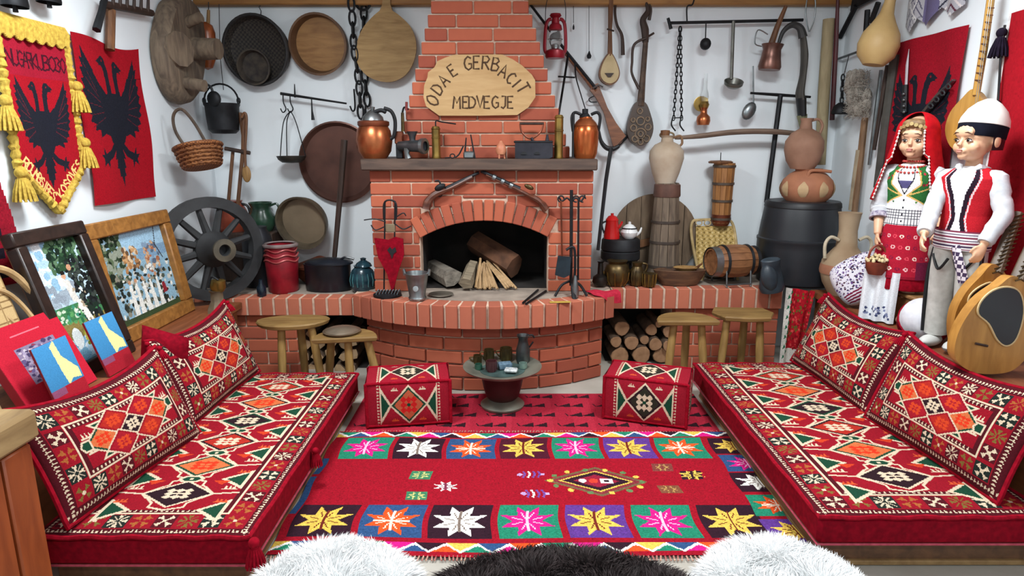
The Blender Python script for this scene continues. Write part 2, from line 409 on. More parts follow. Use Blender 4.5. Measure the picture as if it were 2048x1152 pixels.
for r in range(ncr):
    z0 = ZH+r*chb; zc = z0+chb/2; x = bx0; segs = []; q = .13 if r % 2 else .25
    lo, hi = None, None
    zt = max(il[1], ir[1])
    if zc < acz+ari*math.sin(aA)-.0: lo, hi = il[0], ir[0]
    elif z0 < acz+aro:
        a = arch_out(zc+.0)
        lo, hi = acx-a, acx+a
        spring = acx+aro*math.cos(aA)
        lo = max(lo, spring-.0); hi = min(hi, acx+aro*math.cos(aB))
        if zc < acz+aro*math.sin(aA): # beside the sloping end of the arch
            t = (zc-(acz+ari*math.sin(aA)))/(.125*math.sin(aA)); lo = il[0]+(acx+aro*math.cos(aA)-il[0])*t; hi = ir[0]+(acx+aro*math.cos(aB)-ir[0])*t
        if a < .02: lo = hi = None
    while x < bx1-.02:
        e = min(x+q, bx1); 
        if bx1-e < .06: e = bx1
        segs.append((x, e)); x = e; q = .25
    out = []
    for (a, b) in segs:
        if lo is None: out.append((a, b)); continue
        if a < lo: out.append((a, min(b, lo)))
        if b > hi: out.append((max(a, hi), b))
    for (a, b) in out:
        if b-a > .025: brick(surr, ((a+b)/2, YB+.055, zc), (b-a-MJ, .11, chb-MJ))
    if lo is not None and z0+chb > acz+aro+.015: brick(surr, ((lo+hi)/2, YB+.055, (acz+aro+.008+z0+chb)/2), (hi-lo-MJ, .11, z0+chb-acz-aro-.012))
    for sx, e in ((1, bx0), (-1, bx1)): brick(surr, (e+sx*.05, YB+.24, zc), (.1, .24, chb-MJ))
arch = obj('arch', MB().tube([(acx+(ari+.06)*math.cos(aA+(aB-aA)*i/24), YB+.06, acz+(ari+.06)*math.sin(aA+(aB-aA)*i/24)) for i in range(25)], .055, 4), MORTAR, fp, 0)
na = 14
for i in range(na):
    a = aA+(aB-aA)*(i+.5)/na; w = abs(aB-aA)*(ari+.06)/na-MJ
    brick(arch, (acx+(ari+.062)*math.cos(a), YB+.05, acz+(ari+.062)*math.sin(a)), (w, .13, .125), rot=(0, math.pi/2-a, 0))
# --- sooty firebox: back, sides and roof
dark_lining = mat('noise', '#2c2623', .95, 0, '#151312', 6, .5)
fb = MB(); yb = YW-.02
fb.box(((il[0]+ir[0])/2, yb, (ZH+1.2)/2), (ir[0]-il[0]+.02, .03, 1.2-ZH))
for e, sx in ((il[0], -1), (ir[0], 1)): fb.box((e+sx*.004, (YB+.12+yb)/2, (ZH+il[1])/2), (.012, yb-YB-.12, il[1]-ZH))
for i in range(n):
    a, b = aA+(aB-aA)*i/n, aA+(aB-aA)*(i+1)/n; q = ari-.004
    xa, za, xb, zb_ = acx+q*math.cos(a), acz+q*math.sin(a), acx+q*math.cos(b), acz+q*math.sin(b)
    fb.add([(xa,YB+.12,za),(xb,YB+.12,zb_),(xb,yb,zb_),(xa,yb,za)], [(0,1,2,3)])
fb.box(((il[0]+ir[0])/2, (YB+.1+yb)/2, ZH+.004), (ir[0]-il[0], yb-YB-.1, .008))
obj('firebox', fb, dark_lining, fp, 0)
# --- mantel
zmt = PY(960, 318, 3.86).z; ml, mr = (720-1024)*K(3.86, zmt), (1196-1024)*K(3.86, zmt)
obj('mantel_shelf', MB().box(((ml+mr)/2, (3.86+YW)/2, (zmt+zm0)/2), (mr-ml, YW-3.86, zmt-zm0), None, .006), mat('woodx', '#5e4a3e', .65, 0, '#40312a', 5, .3), fp)
# --- raised hearth: circular front, rowlock edge, brick drum below
h0, h1, hc = (-.975, 3.87), (.625, 3.84), (FC, 3.565)
hx, hy, hr = circ(h0, hc, h1)
th0, th1 = math.atan2(h0[1]-hy, h0[0]-hx), math.atan2(h1[1]-hy, h1[0]-hx)
if th0 > 0: th0 -= 2*math.pi
if th1 > 0: th1 -= 2*math.pi
def arcp(r, t): return (hx+r*math.cos(t), hy+r*math.sin(t))
def sector(mb, r, z0, z1, yback, n=28):
    P = [arcp(r, th0+(th1-th0)*i/n) for i in range(n+1)]+[(h1[0], yback), (h0[0], yback)]
    m = len(P); mb.add([(x, y, z0) for x, y in P]+[(x, y, z1) for x, y in P], [tuple(range(m-1, -1, -1)), tuple(range(m, 2*m))]+[(i, (i+1) % m, (i+1) % m+m, i+m) for i in range(m)])
    return mb
hm = sector(MB(), hr-.012, .41, ZH-.004, YB+.4); sector(hm, hr-.112, 0, .41, YB+.4)
hearth = obj('hearth', hm, MORTAR, fp, 0)
obj('hearth_slab', sector(MB(), hr-.13, ZH-.004, ZH+.002, YB+.11), mat('noise', '#a89a8c', .85, 0, '#7e7268', 7, .4), fp, 0)
nh = 21; st = (th1-th0)/nh
for i in range(nh):
    t = th0+st*(i+.5); x, y = arcp(hr-.06, t); brick(hearth, (x, y, .41+(ZH-.41)/2), (abs(st)*hr-.016, .13, ZH-.41), t+math.pi/2, BRICKH)
nc = 5; ch2 = .41/nc
for r in range(nc):
    nb = 7; st2 = (th1-th0)/nb
    for i in range(nb+1):
        a = th0+st2*(i-(.5 if r % 2 else 0)); b = a+st2; a = max(a, th0); b = min(b, th1)
        if b-a < .02: continue
        t = (a+b)/2; ww = 2*(hr-.1)*math.tan((b-a)/2)
        x, y = arcp((hr-.1)*math.cos((b-a)/2)+.012-.05, t)
        brick(hearth, (x, y, ch2*(r+.5)), (ww-.011, .1, ch2-MJ-.002), t+math.pi/2)

# ================================================================ brick benches on both sides of the hearth
def brick_bench(name, label, x0, x1, yf, zt, hw, niches, cat='bench'):
    t = thing(name, label, cat, ((x0+x1)/2, yf+.3, 0))
    c = MB(); yb = YW-.005
    c.box(((x0+x1)/2, (yf+.012+yb)/2, zt-hw/2-.002), (x1-x0-.004, yb-yf-.012, hw-.004))
    xs = [x0]
    for a, b in niches: xs += [a, b]
    xs.append(x1); zl = zt-hw
    for a, b in zip(xs[::2], xs[1::2]):
        if b-a > .03: c.box(((a+b)/2, (yf+.05+yb)/2, zl/2), (b-a-.01, yb-yf-.05, zl))
    body = obj('masonry', c, MORTAR, t, 0)
    obj('slab', MB().box(((x0+x1)/2, (yf+.12+yb)/2, zt), (x1-x0, yb-yf-.12, .01)), mat('noise', '#a4988c', .85, 0, '#80756a', 7, .4), t)
    n = max(2, round((x1-x0)/.083)); w = (x1-x0)/n
    for i in range(n): brick(body, (x0+w*(i+.5), yf+.06, zt-hw/2), (w-.016, .12, hw), 0, BRICKH)
    nr = max(1, round(zl/.083)); h = zl/nr
    for a, b in zip(xs[::2], xs[1::2]):
        for r in range(nr if b-a > .03 else 0):
            x = a; q = .25 if r % 2 else .13
            while x < b-.02:
                e = min(x+q, b)
                if b-e < .05: e = b
                brick(body, ((x+e)/2, yf+.09, h*(r+.5)), (e-x-MJ, .1, h-MJ)); x = e; q = .25
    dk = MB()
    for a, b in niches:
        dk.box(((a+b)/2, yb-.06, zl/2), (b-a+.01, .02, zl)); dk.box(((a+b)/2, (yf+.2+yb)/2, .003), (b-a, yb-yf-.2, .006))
    obj('niche_lining', dk, dark_lining, t, 0)  # dark backing and floor of the log niches, same material as the firebox
    return t
ZL = .52; YLF = 3.87; YRF = 4.01
nlx = ((592-1024)*K(YLF, .2), (716-1024)*K(YLF, .2))
brick_bench('brick_bench', 'low brick bench with firewood niche left of the hearth', XL+.01, -.975, YLF, ZL, .11, [nlx])
nrx = (.635, (1350-1024)*K(YRF, .2))
xre = (1567-1024)*K(YRF, .5)
brick_bench('brick_bench', 'low brick bench with round-log niche right of the hearth', .63, xre, YRF, ZH, .13, [nrx])

# wooden benches along both side walls, behind the cushions
BL_Z, BL_X = .50, -1.65
bw = mat('woody', '#8a4f2c', .6, 0, '#673619', 4, .2)
t = thing('wall_bench', 'brown wooden bench along the left wall under the pictures', 'bench', (-1.8, 2.8, 0))
obj('top', MB().box(((XL+BL_X)/2, 2.83, BL_Z-.02), (BL_X-XL, 2.06, .04), None, .005), bw, t)
obj('front_panel', MB().box((BL_X-.05, 2.83, (BL_Z-.04)/2), (.04, 2.02, BL_Z-.04)), bw, t)
BR_Z, BR_X = .545, 1.88
t = thing('wall_bench', 'brown wooden bench along the right wall under the two dressed mannequins', 'bench', (2., 2.9, 0))
obj('top', MB().box(((XR+BR_X)/2, 2.95, BR_Z-.02), (XR-BR_X, 2.1, .04), None, .005), bw, t)
obj('front_panel', MB().box((BR_X+.05, 2.95, (BR_Z-.04)/2), (.04, 2.05, BR_Z-.04)), bw, t)
# counter in the left foreground
cz = .70; cy1 = 1.766; cx1 = -1.378
t = thing('counter', 'orange plank counter with a thick pale wooden top beside the left divan', 'counter', (cx1-.3, 1.2, 0))
obj('top', MB().box(((XL+.02+cx1)/2, 1.1, cz-.045), (cx1-XL-.02, 2*(cy1-1.1), .09), None, .012), mat('woody', '#a88c60', .6, 0, '#7e6440', 4, .3), t)
bod = obj('body', MB().box(((XL+.03+cx1-.05)/2, 1.1, (cz-.09)/2), (cx1-XL-.1, 1.26, cz-.09)), DARKW, t, 0)
ply = mat('wood', '#9c4c22', .5, 0, '#7a3616', 4, .2)
for i in range(11):
    obj('plank', MB().box((cx1-.025, .53+.115*i, (cz-.09)/2), (.03, .105, cz-.1), None, .005), ply, bod)
for i in range(5): obj('plank', MB().box((cx1-.09-.118*i, cy1-.03, (cz-.09)/2), (.108, .03, cz-.1), None, .005), ply, bod)
# ================================================================ woven patterns
CR, DR, RD, OR, GN, OL, DK = '#d2bfa4', '#4c0a16', '#8e0a1e', '#b84c28', '#12402c', '#7a6430', '#26121a'
def tri_out(cv, pts, ins, w=.008):
    cv.poly(pts, CR); cx = sum(p[0] for p in pts)/3; cy = sum(p[1] for p in pts)/3
    cv.poly([(cx+(x-cx)*.68, cy+(y-cy)*.68) for x, y in pts], ins)
def rot2(pts, a, cx, cy, s=1.):
    c, n = math.cos(a), math.sin(a); return [(cx+s*(x*c-y*n), cy+s*(x*n+y*c)) for x, y in pts]
def xmotif(cv, cx, cy, s, col, kind=0):
    for q in range(4):
        a = math.pi/4+q*math.pi/2 if kind != 2 else q*math.pi/2
        w = (.27, .20, .18)[kind]; cv.poly(rot2([(.06, 0), (.62, -w), (.54, 0), (.62, w)], a, cx, cy, s), col)
        b = a+math.pi/4; c_, s_ = math.cos(b), math.sin(b)
        if kind == 2: cv.line([(cx+.15*s*c_, cy+.15*s*s_), (cx+.6*s*c_, cy+.6*s*s_)], max(.0042, s*.07), col)
    if kind == 1: cv.disc(cx, cy, s*.13, CR)
def hashm(cv, cx, cy, a, b, col):
    for i in (-1, 0, 1):
        for j in (-1, 0, 1):
            if i or j: cv.dia(cx+i*a*.55, cy+j*b*.55, a*.36, b*.36, col)
    cv.line([(cx-a*.6, cy), (cx+a*.6, cy)], min(a, b)*.18, col); cv.line([(cx, cy-b*.6), (cx, cy+b*.6)], min(a, b)*.18, col)
def comb(cv, x, y, s, col, fl=1):
    cv.line([(x, y), (x+fl*s, y)], .007, col)
    for i in range(3): cv.poly([(x+fl*(.1+.3*i)*s, y), (x+fl*(.36+.3*i)*s, y), (x+fl*(.14+.3*i)*s, y+s*.55)], col)
def frame_bands(cv, band, k=0, nlong=None, g=.013):
    """dark toothed edge, a band of alternating flower squares, a double cream line; returns inset of the field"""
    W, H = cv.W, cv.H
    cv.rect(0, 0, W, H, DR)
    n = int(W/.014); m = int(H/.014)
    for i in range(n):                                    # teeth
        x = W*(i+.5)/n
        for y, s in ((g+.012, 1), (H-g-.012, -1)): cv.poly([(x-.005, y-.006*s), (x+.006, y-.004*s), (x, y+.010*s)], CR)
    for j in range(m):
        y = H*(j+.5)/m
        for x, s in ((g+.012, 1), (W-g-.012, -1)): cv.poly([(x-.006*s, y-.005), (x-.004*s, y+.006), (x+.010*s, y)], CR)
    o = g+.026; cv.rect(o, o, W-o, H-o, RD)
    cols = [(CR, '#4c0c18'), ('#76602c', '#6c1420'), (CR, '#1c2420'), ('#a05a2c', '#5c121a')]
    def cellm(x, y, s, i):
        c, b = cols[i % 4]; cv.rect(x-s*.5, y-s*.5, x+s*.5, y+s*.5, b if i % 2 == 0 else RD); xmotif(cv, x, y, s*.78, c, i % 3)
    nx_ = max(2, round((W-2*o)/band)); ny_ = max(2, round((H-2*o)/band)); sx, sy = (W-2*o)/nx_, (H-2*o)/ny_
    for i in range(nx_):
        cellm(o+sx*(i+.5), o+band/2, min(sx, band)*.92, i+k); cellm(o+sx*(i+.5), H-o-band/2, min(sx, band)*.92, i+k+1)
    for j in range(1, ny_-1):
        cellm(o+band/2, o+sy*(j+.5), min(sy, band)*.92, j+k); cellm(W-o-band/2, o+sy*(j+.5), min(sy, band)*.92, j+k+2)
    f = o+band
    cv.rect(f, f, W-f, H-f, CR); cv.rect(f+.008, f+.008, W-f-.008, H-f-.008, DR); f += .016
    for i in range(int((W-2*f)/.018)):
        for y, s in ((f, 1), (H-f, -1)): cv.poly([(f+.018*i, y-.004*s), (f+.018*i+.01, y-.004*s), (f+.018*i+.005, y+.011*s)], CR)
    f += .008
    return f
def field_unit(cv, cx, cy, a, b, i, across):
    """one lozenge: cream outline, dark ring, orange or dark heart"""
    st = .8
    cv.dia(cx, cy, a, b, CR); cv.dia(cx, cy, a*.89, b*.89, GN if i % 2 else DK); cv.dia(cx, cy, a*.76, b*.76, [DK, '#c8683c', '#a8281c'][i % 3])
    hashm(cv, cx, cy, a*.42, b*.42, [CR, '#d03418', CR][i % 3])
def kilim_seat(W, L, cell=.0042):
    cv = Cv(W, L, cell, RD); f = frame_bands(cv, .075)
    cv.rect(f, f, W-f, L-f, RD); fw = W-2*f; n = 6; p = (L-2*f)/n
    xl, xr, xm = f, W-f, W/2
    for k in range(n+1):                                   # side triangles and the zig-zag between
        y = f+p*k
        for x, s in ((xl, 1), (xr, -1)):
            tri_out(cv, [(x, y-p*.34), (x, y+p*.34), (x+s*fw*.24, y)], GN)
        cv.rect(xl, y-p*.5, xl, y, RD)
    for k in range(n):
        cy = f+p*(k+.5)
        for s in (-1, 1):
            cv.line([(xm+s*fw*.30, cy), (xm+s*fw*.5, cy+p*.05)], .009, CR)
            cv.line([(xm, cy-p*.5), (xm+s*fw*.14, cy-p*.42), (xm+s*fw*.14, cy-p*.30), (xm+s*fw*.30, cy)], .0085, CR)
            cv.line([(xm, cy+p*.5), (xm+s*fw*.14, cy+p*.42), (xm+s*fw*.14, cy+p*.30), (xm+s*fw*.30, cy)], .0085, CR)
            comb(cv, xm+s*fw*.34, cy+p*.16, .05, CR, s); comb(cv, xm+s*fw*.36, cy-p*.26, .045, '#c8502a', s)
            cv.poly([(xm+s*fw*.2, cy+p*.45), (xm+s*fw*.3, cy+p*.30), (xm+s*fw*.36, cy+p*.45)], '#c03a1c')
        field_unit(cv, xm, cy, fw*.31, p*.44, k, 0)
    for k in range(1, n):
        y = f+p*k; cv.poly([(xm-.05, y), (xm-.03, y-.022), (xm+.03, y-.022), (xm+.05, y), (xm+.03, y+.022), (xm-.03, y+.022)], CR)
        cv.poly([(xm-.036, y), (xm-.022, y-.014), (xm+.022, y-.014), (xm+.036, y), (xm+.022, y+.014), (xm-.022, y+.014)], GN); cv.disc(xm, y, .008, CR)
    return cv.jitter()
def kilim_pillow(W, H, cell=.0036):
    cv = Cv(W, H, cell, RD); f = frame_bands(cv, .066, 1)
    cv.rect(f, f, W-f, H-f, RD); fw, fh = W-2*f, H-2*f; xm, ym = W/2, H/2
    for (x, y, sx, sy) in ((f, f, 1, 1), (W-f, f, -1, 1), (f, H-f, 1, -1), (W-f, H-f, -1, -1)):
        tri_out(cv, [(x+sx*.05, y+sy*.01), (x+sx*.16, y+sy*.01), (x+sx*.115, y+sy*.07)], GN)
        comb(cv, x+sx*.01, y+sy*fh*.33, .045, CR, sx)
    a, b = fw*.185, fh*.36
    for i, (dx, dy) in enumerate(((-1, 0), (0, 0), (1, 0), (-.5, .5), (.5, .5), (-.5, -.5), (.5, -.5))):
        cx, cy = xm+dx*a*1.72, ym+dy*b*1.66
        cv.dia(cx, cy, a, b, CR); cv.dia(cx, cy, a*.88, b*.88, [GN, DK, GN, RD, RD, RD, RD][i]); cv.dia(cx, cy, a*.74, b*.74, ['#c8683c', DK, '#c8683c', '#a8241c', '#9c1424', '#9c1424', '#a8241c'][i])
        hashm(cv, cx, cy, a*.42, b*.42, ['#d03418', CR, '#d03418', '#c8401e', '#c8401e', '#c8401e', '#c8401e'][i])
    for s in (-1, 1):
        x = xm+s*min(a*2.74+.014, fw*.47); cv.poly([(x-.026, ym), (x-.014, ym-.024), (x+.02, ym-.024), (x+.02, ym+.024), (x-.014, ym+.024)], CR)
        cv.poly([(x-.018, ym), (x-.009, ym-.016), (x+.013, ym-.016), (x+.013, ym+.016), (x-.009, ym+.016)], GN)
    return cv.jitter()
def kilim_box(W, H, i, cell=.0036):
    cv = Cv(W, H, cell, RD); cv.rect(0, 0, W, H, '#921226'); xm, ym = W/2, H/2
    n = int(H/.016)
    for x, s in ((W*.13, 1), (W*.87, -1)):
        for j in range(n): cv.poly([(x, H*(j+.2)/n), (x, H*(j+.8)/n), (x+s*.012, H*(j+.5)/n)], CR)
        tri_out(cv, [(x+s*.014, H*.06), (x+s*.014, H*.94), (x+s*W*.17, ym)], GN)
    cv.rect(W*.13+.012, 0, W*.13+.018, H, CR); cv.rect(W*.87-.018, 0, W*.87-.012, H, CR)
    a, b = W*.23, H*.46
    cv.dia(xm, ym, a, b, CR); cv.dia(xm, ym, a*.88, b*.88, GN if i == 0 else DK); cv.dia(xm, ym, a*.76, b*.76, '#b4563a' if i == 0 else '#2c2a20')
    hashm(cv, xm, ym, a*.48, b*.48, '#c01c1c' if i == 0 else CR); cv.disc(xm, ym, .009, GN)
    for s in (-1, 1): comb(cv, xm+s*W*.2, H*.84, .03, CR, -s); comb(cv, xm+s*W*.2, H*.14, .03, '#c8502a', -s)
    return cv.jitter()

# ================================================================ divans
def tassel(parent, p, s=1., m=CRIMSON, name='tassel'):
    mb = MB(); p = Vector(p)
    mb.ell(p+Vector((0, 0, -.006*s)), (.018*s, .018*s, .018*s)); mb.lathe([(0, -.085*s), (.024*s, -.085*s), (.022*s, -.05*s), (.012*s, -.022*s), (.008*s, 0), (0, 0)], p, 10)
    for i in range(14):
        a = 2*math.pi*i/14; mb.tube([p+Vector((.012*s*math.cos(a), .012*s*math.sin(a), -.025*s)), p+Vector((.024*s*math.cos(a), .024*s*math.sin(a), -.06*s)), p+Vector((.03*s*math.cos(a), .03*s*math.sin(a), -.092*s))], .0042*s, 5)
    return obj(name, mb, m, parent)
ZS = .205
PLW = mat('woody', '#6e4a30', .6, 0, '#4c3220', 4, .25); BASEW = mat('woody', '#9c7c50', .6, 0, '#7c5e38', 4, .2)
seatcv = kilim_seat(.70, 1.53)
def divan(x0, x1, y0, y1, label, side):
    t = thing('floor_divan', label, 'divan', ((x0+x1)/2, (y0+y1)/2, 0))
    xm, ym = (x0+x1)/2, (y0+y1)/2
    obj('platform', MB().box((xm, ym, .055), (x1-x0-.07, y1-y0-.06, .078), None, .004), PLW, t, 0)
    obj('base_board', MB().box((xm, ym+.002, .012), (x1-x0-.072, y1-y0-.03, .018), None, .003), BASEW, t, 0)
    mb = MB(); mb.box((xm, ym, (.094+ZS-.006)/2), (x1-x0, y1-y0, ZS-.006-.094), None, .014)
    mt = obj('mattress', mb, mat('cloth', '#900a20', .95, 0, '#700618', 50, .2), t)
    def fn(u, v):
        ed = np.minimum(np.minimum(u, 1-u)*(x1-x0), np.minimum(v, 1-v)*(y1-y0))
        wob = .003*np.sin(v*23+1)*np.exp(-np.minimum(u, 1-u)*30)+.003*np.sin(u*17)*np.exp(-np.minimum(v, 1-v)*60)
        return x0-.004+u*(x1-x0+.008), y0-.004+v*(y1-y0+.008), ZS-.004+.018*(1-np.exp(-ed/.05))+wob
    if side > 0: pass
    weave('kilim_cover', seatcv, fn, t)
    pp = []
    nn = 24
    for (ax, ay, bx_, by) in ((x0, y0, x1, y0), (x1, y0, x1, y1), (x1, y1, x0, y1), (x0, y1, x0, y0)):
        for i in range(nn): f = i/nn; pp.append((ax+(bx_-ax)*f, ay+(by-ay)*f, ZS-.004+.003*math.sin(i*1.3)))
    obj('piping', MB().tube(pp, .0085, 7, True), CRIMSON, mt)
    obj('lower_piping', MB().tube([(x, y, .098) for x, y, z in pp], .004, 6, True), mat('cloth', '#c8586a', .9, 0, '#a84454', 50, .1), mt)
    return t
LX0, LX1, LY0, LY1 = -1.55, -.852, 1.88, 3.405
RX0, RX1, RY0, RY1 = 1.052, 1.84, 1.995, 3.575
dl = divan(LX0, LX1, LY0, LY1, 'low red kilim floor divan on the left with tassels on its edge', -1)
dr = divan(RX0, RX1, RY0, RY1, 'low red kilim floor divan on the right below the mannequins', 1)
tassel(dl, (LX1+.018, LY0-.01, ZS-.01), 1.0); tassel(dl, (LX1+.022, 2.53, ZS-.02), .8)

# ================================================================ kilim cushions
PW, PH, PT = .74, .43, .13
pcv = kilim_pillow(PW, PH)
def psurf(sgn, sag):
    def fn(u, v):
        a, b = 2*u-1, 2*v-1
        th = PT/2*np.sqrt(np.clip(1-np.abs(a)**3.2, 0, 1))*np.sqrt(np.clip(1-np.abs(b)**2.6, 0, 1))
        pin = 1-.045*(1-b*b)                                    # edges drawn in, corners stick out
        x = a*PW/2*pin; z = PH/2+b*PH/2*(1-.05*(1-a*a))-sag*(1-a*a)*np.clip((b+1)/2, 0, 1)**1.5
        y = sgn*th+.03*(b+1)**2/4*0
        return x, y, z
    return fn
def make_pillow(label, sag, loc, rot, group):
    t = thing('kilim_cushion', label, 'cushion', (0, 0, 0), group)
    weave('kilim_front', pcv, psurf(-1, sag), t)
    bk = MB().grid(lambda u, v: tuple(float(c) for c in psurf(1, sag)(np.array(1-u), np.array(v))), 24, 16)
    obj('back', bk, RED, t)
    pp = []; f = psurf(0, sag); nn = 22
    for i in range(nn): pp.append(f(np.array(i/nn), np.array(0.)))
    for i in range(nn): pp.append(f(np.array(1.), np.array(i/nn)))
    for i in range(nn): pp.append(f(np.array(1-i/nn), np.array(1.)))
    for i in range(nn): pp.append(f(np.array(0.), np.array(1-i/nn)))
    obj('piping', MB().tube([tuple(float(c) for c in p) for p in pp], .0095, 7, True), CRIMSON, t)
    for x in (-1, 1): tassel(t, (x*(PW/2+.004), -.012, PH-.012), .62)
    t.location = loc; t.rotation_euler = rot
    return t
GR = 'kilim cushions leaning on the divans'
make_pillow('red kilim cushion nearest the counter on the left divan', .045, (-1.40, 2.26, ZS+.012), (-R(24), R(1.5), R(83)), GR)
make_pillow('red kilim cushion beside the wagon wheel on the left divan', .04, (-1.41, 3.04, ZS+.012), (-R(22), 0, R(88)), GR)
make_pillow('red kilim cushion at the far end of the right divan', .04, (1.63, 3.20, ZS+.014), (-R(24), R(1), R(-87)), GR)
make_pillow('red kilim cushion in front of the lutes on the right divan', .045, (1.66, 2.42, ZS+.014), (-R(22), 0, R(-84)), GR)
# third cushion standing edge-on between the two on the left
mb = MB(); p0 = Vector((-1.56, 2.78, .38))
def edge_c(u, v):
    a, b = 2*u-1, 2*v-1; th = .05*math.sqrt(max(0, 1-abs(a)**3))*math.sqrt(max(0, 1-abs(b)**3))
    return a, b, th
for s in (1, -1):
    def fn(u, v, s=s):
        a, b, th = edge_c(u if s > 0 else 1-u, v); return (p0.x+a*.085+.02*b, p0.y+s*th+.03*a, p0.z+.25*(v)+.04*(-a))
    mb.grid(fn, 12, 12)
one('red_cushion', 'plain red cushion standing between the two left kilim cushions', 'cushion', mb, RED)

# ================================================================ kilim ottomans
bcv = [kilim_box(.43, .235, 0), kilim_box(.43, .26, 1), kilim_box(.26, .235, 1), kilim_box(.43, .235, 1)]
def ottoman(label, loc, rz, front):
    w, d, h = .43, .26, .235
    t = thing('kilim_ottoman', label, 'ottoman', (0, 0, 0), 'kilim ottomans before the hearth')
    def bul(u, v, b): return b*(1-(2*u-1)**4)*(1-(2*v-1)**4)
    weave('kilim_front', bcv[front], lambda u, v: (-w/2+u*w, -d/2-bul(u, v, .014), v*h), t)
    weave('kilim_top', bcv[1], lambda u, v: (-w/2+u*w, -d/2+v*d, h+bul(u, v, .014)), t)
    weave('kilim_side', bcv[2], lambda u, v: (w/2+bul(u, v, .012), -d/2+u*d, v*h), t)
    weave('kilim_side', bcv[2], lambda u, v: (-w/2-bul(u, v, .012), d/2-u*d, v*h), t)
    weave('kilim_back', bcv[0], lambda u, v: (w/2-u*w, d/2+bul(u, v, .012), v*h), t)
    pm = MB()
    for z in (h, .006):
        pm.tube([(-w/2, -d/2, z), (w/2, -d/2, z), (w/2, d/2, z), (-w/2, d/2, z)], .008, 7, True)
    for x in (-1, 1):
        for y in (-1, 1): pm.tube([(x*w/2, y*d/2, 0), (x*w/2, y*d/2, h)], .009, 7)
    obj('piping', pm, CRIMSON, t)
    t.location = loc; t.rotation_euler = (0, 0, rz); return t
ottoman('square kilim ottoman with an orange lozenge beside the left divan', (-.555, 3.285, .012), R(9), 0)
ottoman('square kilim ottoman with a cream flower lozenge beside the right divan', (.735, 3.305, .012), R(-19), 3)

# ================================================================ rugs
rx0, rx1, ry0, ry1 = -.882, 1.083, 2.05, 3.075
cv = Cv(rx1-rx0, ry1-ry0, .0055, '#96081f'); ox, oy = rx0, ry0
RMAG, RORG, RYEL, RWHT = '#d0187c', '#e2501e', '#dcb850', '#efece4'
BGN, BDK, BBL, BPU = '#1f7d60', '#2b1220', '#2c4c78', '#5a3484'
def star(cv, cx, cy, sx, sy, col, bg, mid):
    pts = []
    for i in range(16):
        a = math.pi*i/8+math.pi/8*(0); r = 1. if i % 2 else .50
        pts.append((cx+sx*r*math.cos(a), cy+sy*r*math.sin(a)))
    cv.poly(pts, col)
    for i in range(8):
        a = math.pi/4*i+math.pi/8; cv.line([(cx+sx*.2*math.cos(a), cy+sy*.2*math.sin(a)), (cx+sx*.55*math.cos(a), cy+sy*.55*math.sin(a))], .005, mid)
    cv.line([(cx, cy-sy*.6), (cx, cy+sy*.6)], .010, mid if mid != BGN else bg)
    if mid == RWHT or mid == '#f4d8c0': cv.line([(cx-sx*.6, cy), (cx+sx*.6, cy)], .009, mid)
def tile(cx, cy, w, h, st, bg):
    cv.rect(cx-w/2-ox, cy-h/2-oy, cx+w/2-ox, cy+h/2-oy, bg)
    star(cv, cx-ox, cy-oy, w*.48, h*.47, st, bg, {RYEL: '#6a2418', RWHT: '#7a6a60', RMAG: '#f0b8d8', RORG: '#f4d8c0'}[st])
low = [(RYEL, BDK), (RORG, BBL), (RWHT, BDK), (RMAG, BGN), (RYEL, BPU), (RMAG, BGN), (RYEL, BDK)]
upp = [(RMAG, BGN), (RWHT, BDK), (RORG, BBL), (RYEL, '#4a1024'), (RMAG, BGN), (RYEL, BPU), (RORG, BGN)]
for i in range(7):
    tile(-.729+.2648*i, 2.272, .238, .228, *low[i]); tile(-.699+.2527*i, 2.893, .232, .215, *upp[i])
for j, (y, a, b) in enumerate(((2.905, RYEL, BDK), (2.735, RMAG, BBL), (2.565, RWHT, BDK), (2.385, RORG, BGN), (2.2, RYEL, BPU))): tile(1.075, y, .21, .16, a, b)
for y in (2.72, 2.55, 2.4): cv.rect(0, y-.08-oy, .03, y+.07-oy, BBL)
for yb, s in ((ry1-.012, -1), (ry0+.025, 1)):             # zig-zag borders
    zc = [BGN, RMAG, BDK, RYEL, BBL, RORG]; n = 17; w = (rx1-rx0)/n
    cv.rect(0, min(yb, yb+s*.055)-oy, 9, max(yb, yb+s*.055)-oy, '#3a1628')
    for i in range(n):
        x = w*i; cv.poly([(x, yb-oy), (x+w/2, yb+s*.05-oy), (x+w, yb-oy)], zc[i % 6]); cv.poly([(x-w/2, yb+s*.055-oy), (x, yb+s*.005-oy), (x+w/2, yb+s*.055-oy)], zc[(i+3) % 6])
        cv.line([(x, yb+s*.004-oy), (x+w/2, yb+s*.05-oy), (x+w, yb+s*.004-oy)], .013, RWHT)
def rp(px, py): p = PZ(px, py, .012); return p.x-ox, p.y-oy
for (px, py, c, b) in ((843, 950, '#c8c078', '#3c7a58'), (830, 992, '#c8c078', '#3c7a58'), (1323, 935, '#b08a50', '#7a3a34'), (1340, 978, '#b08a50', '#7a4a34')):
    x, y = rp(px, py); cv.rect(x-.045, y-.034, x+.045, y+.034, b); star(cv, x, y, .042, .034, c, b, b)
x, y = rp(893, 972); star(cv, x, y, .055, .045, RWHT, '#7a2c44', '#7a2c44')
x, y = rp(1385, 950); cv.rect(x-.05, y-.035, x+.045, y+.035, BDK); star(cv, x, y, .06, .045, RYEL, BDK, BDK)
for px, py in ((1062, 950), (1067, 988)):
    x, y = rp(px, py)
    for dx in (-.03, -.008, .014, .036): cv.line([(x+dx, y-.025), (x+dx+.008, y), (x+dx-.002, y+.025)], .009, [RWHT, '#6a4a98'][int(dx*100) % 2])
    cv.disc(x-.045, y, .012, '#b89ad0'); cv.disc(x+.055, y, .010, '#b89ad0')
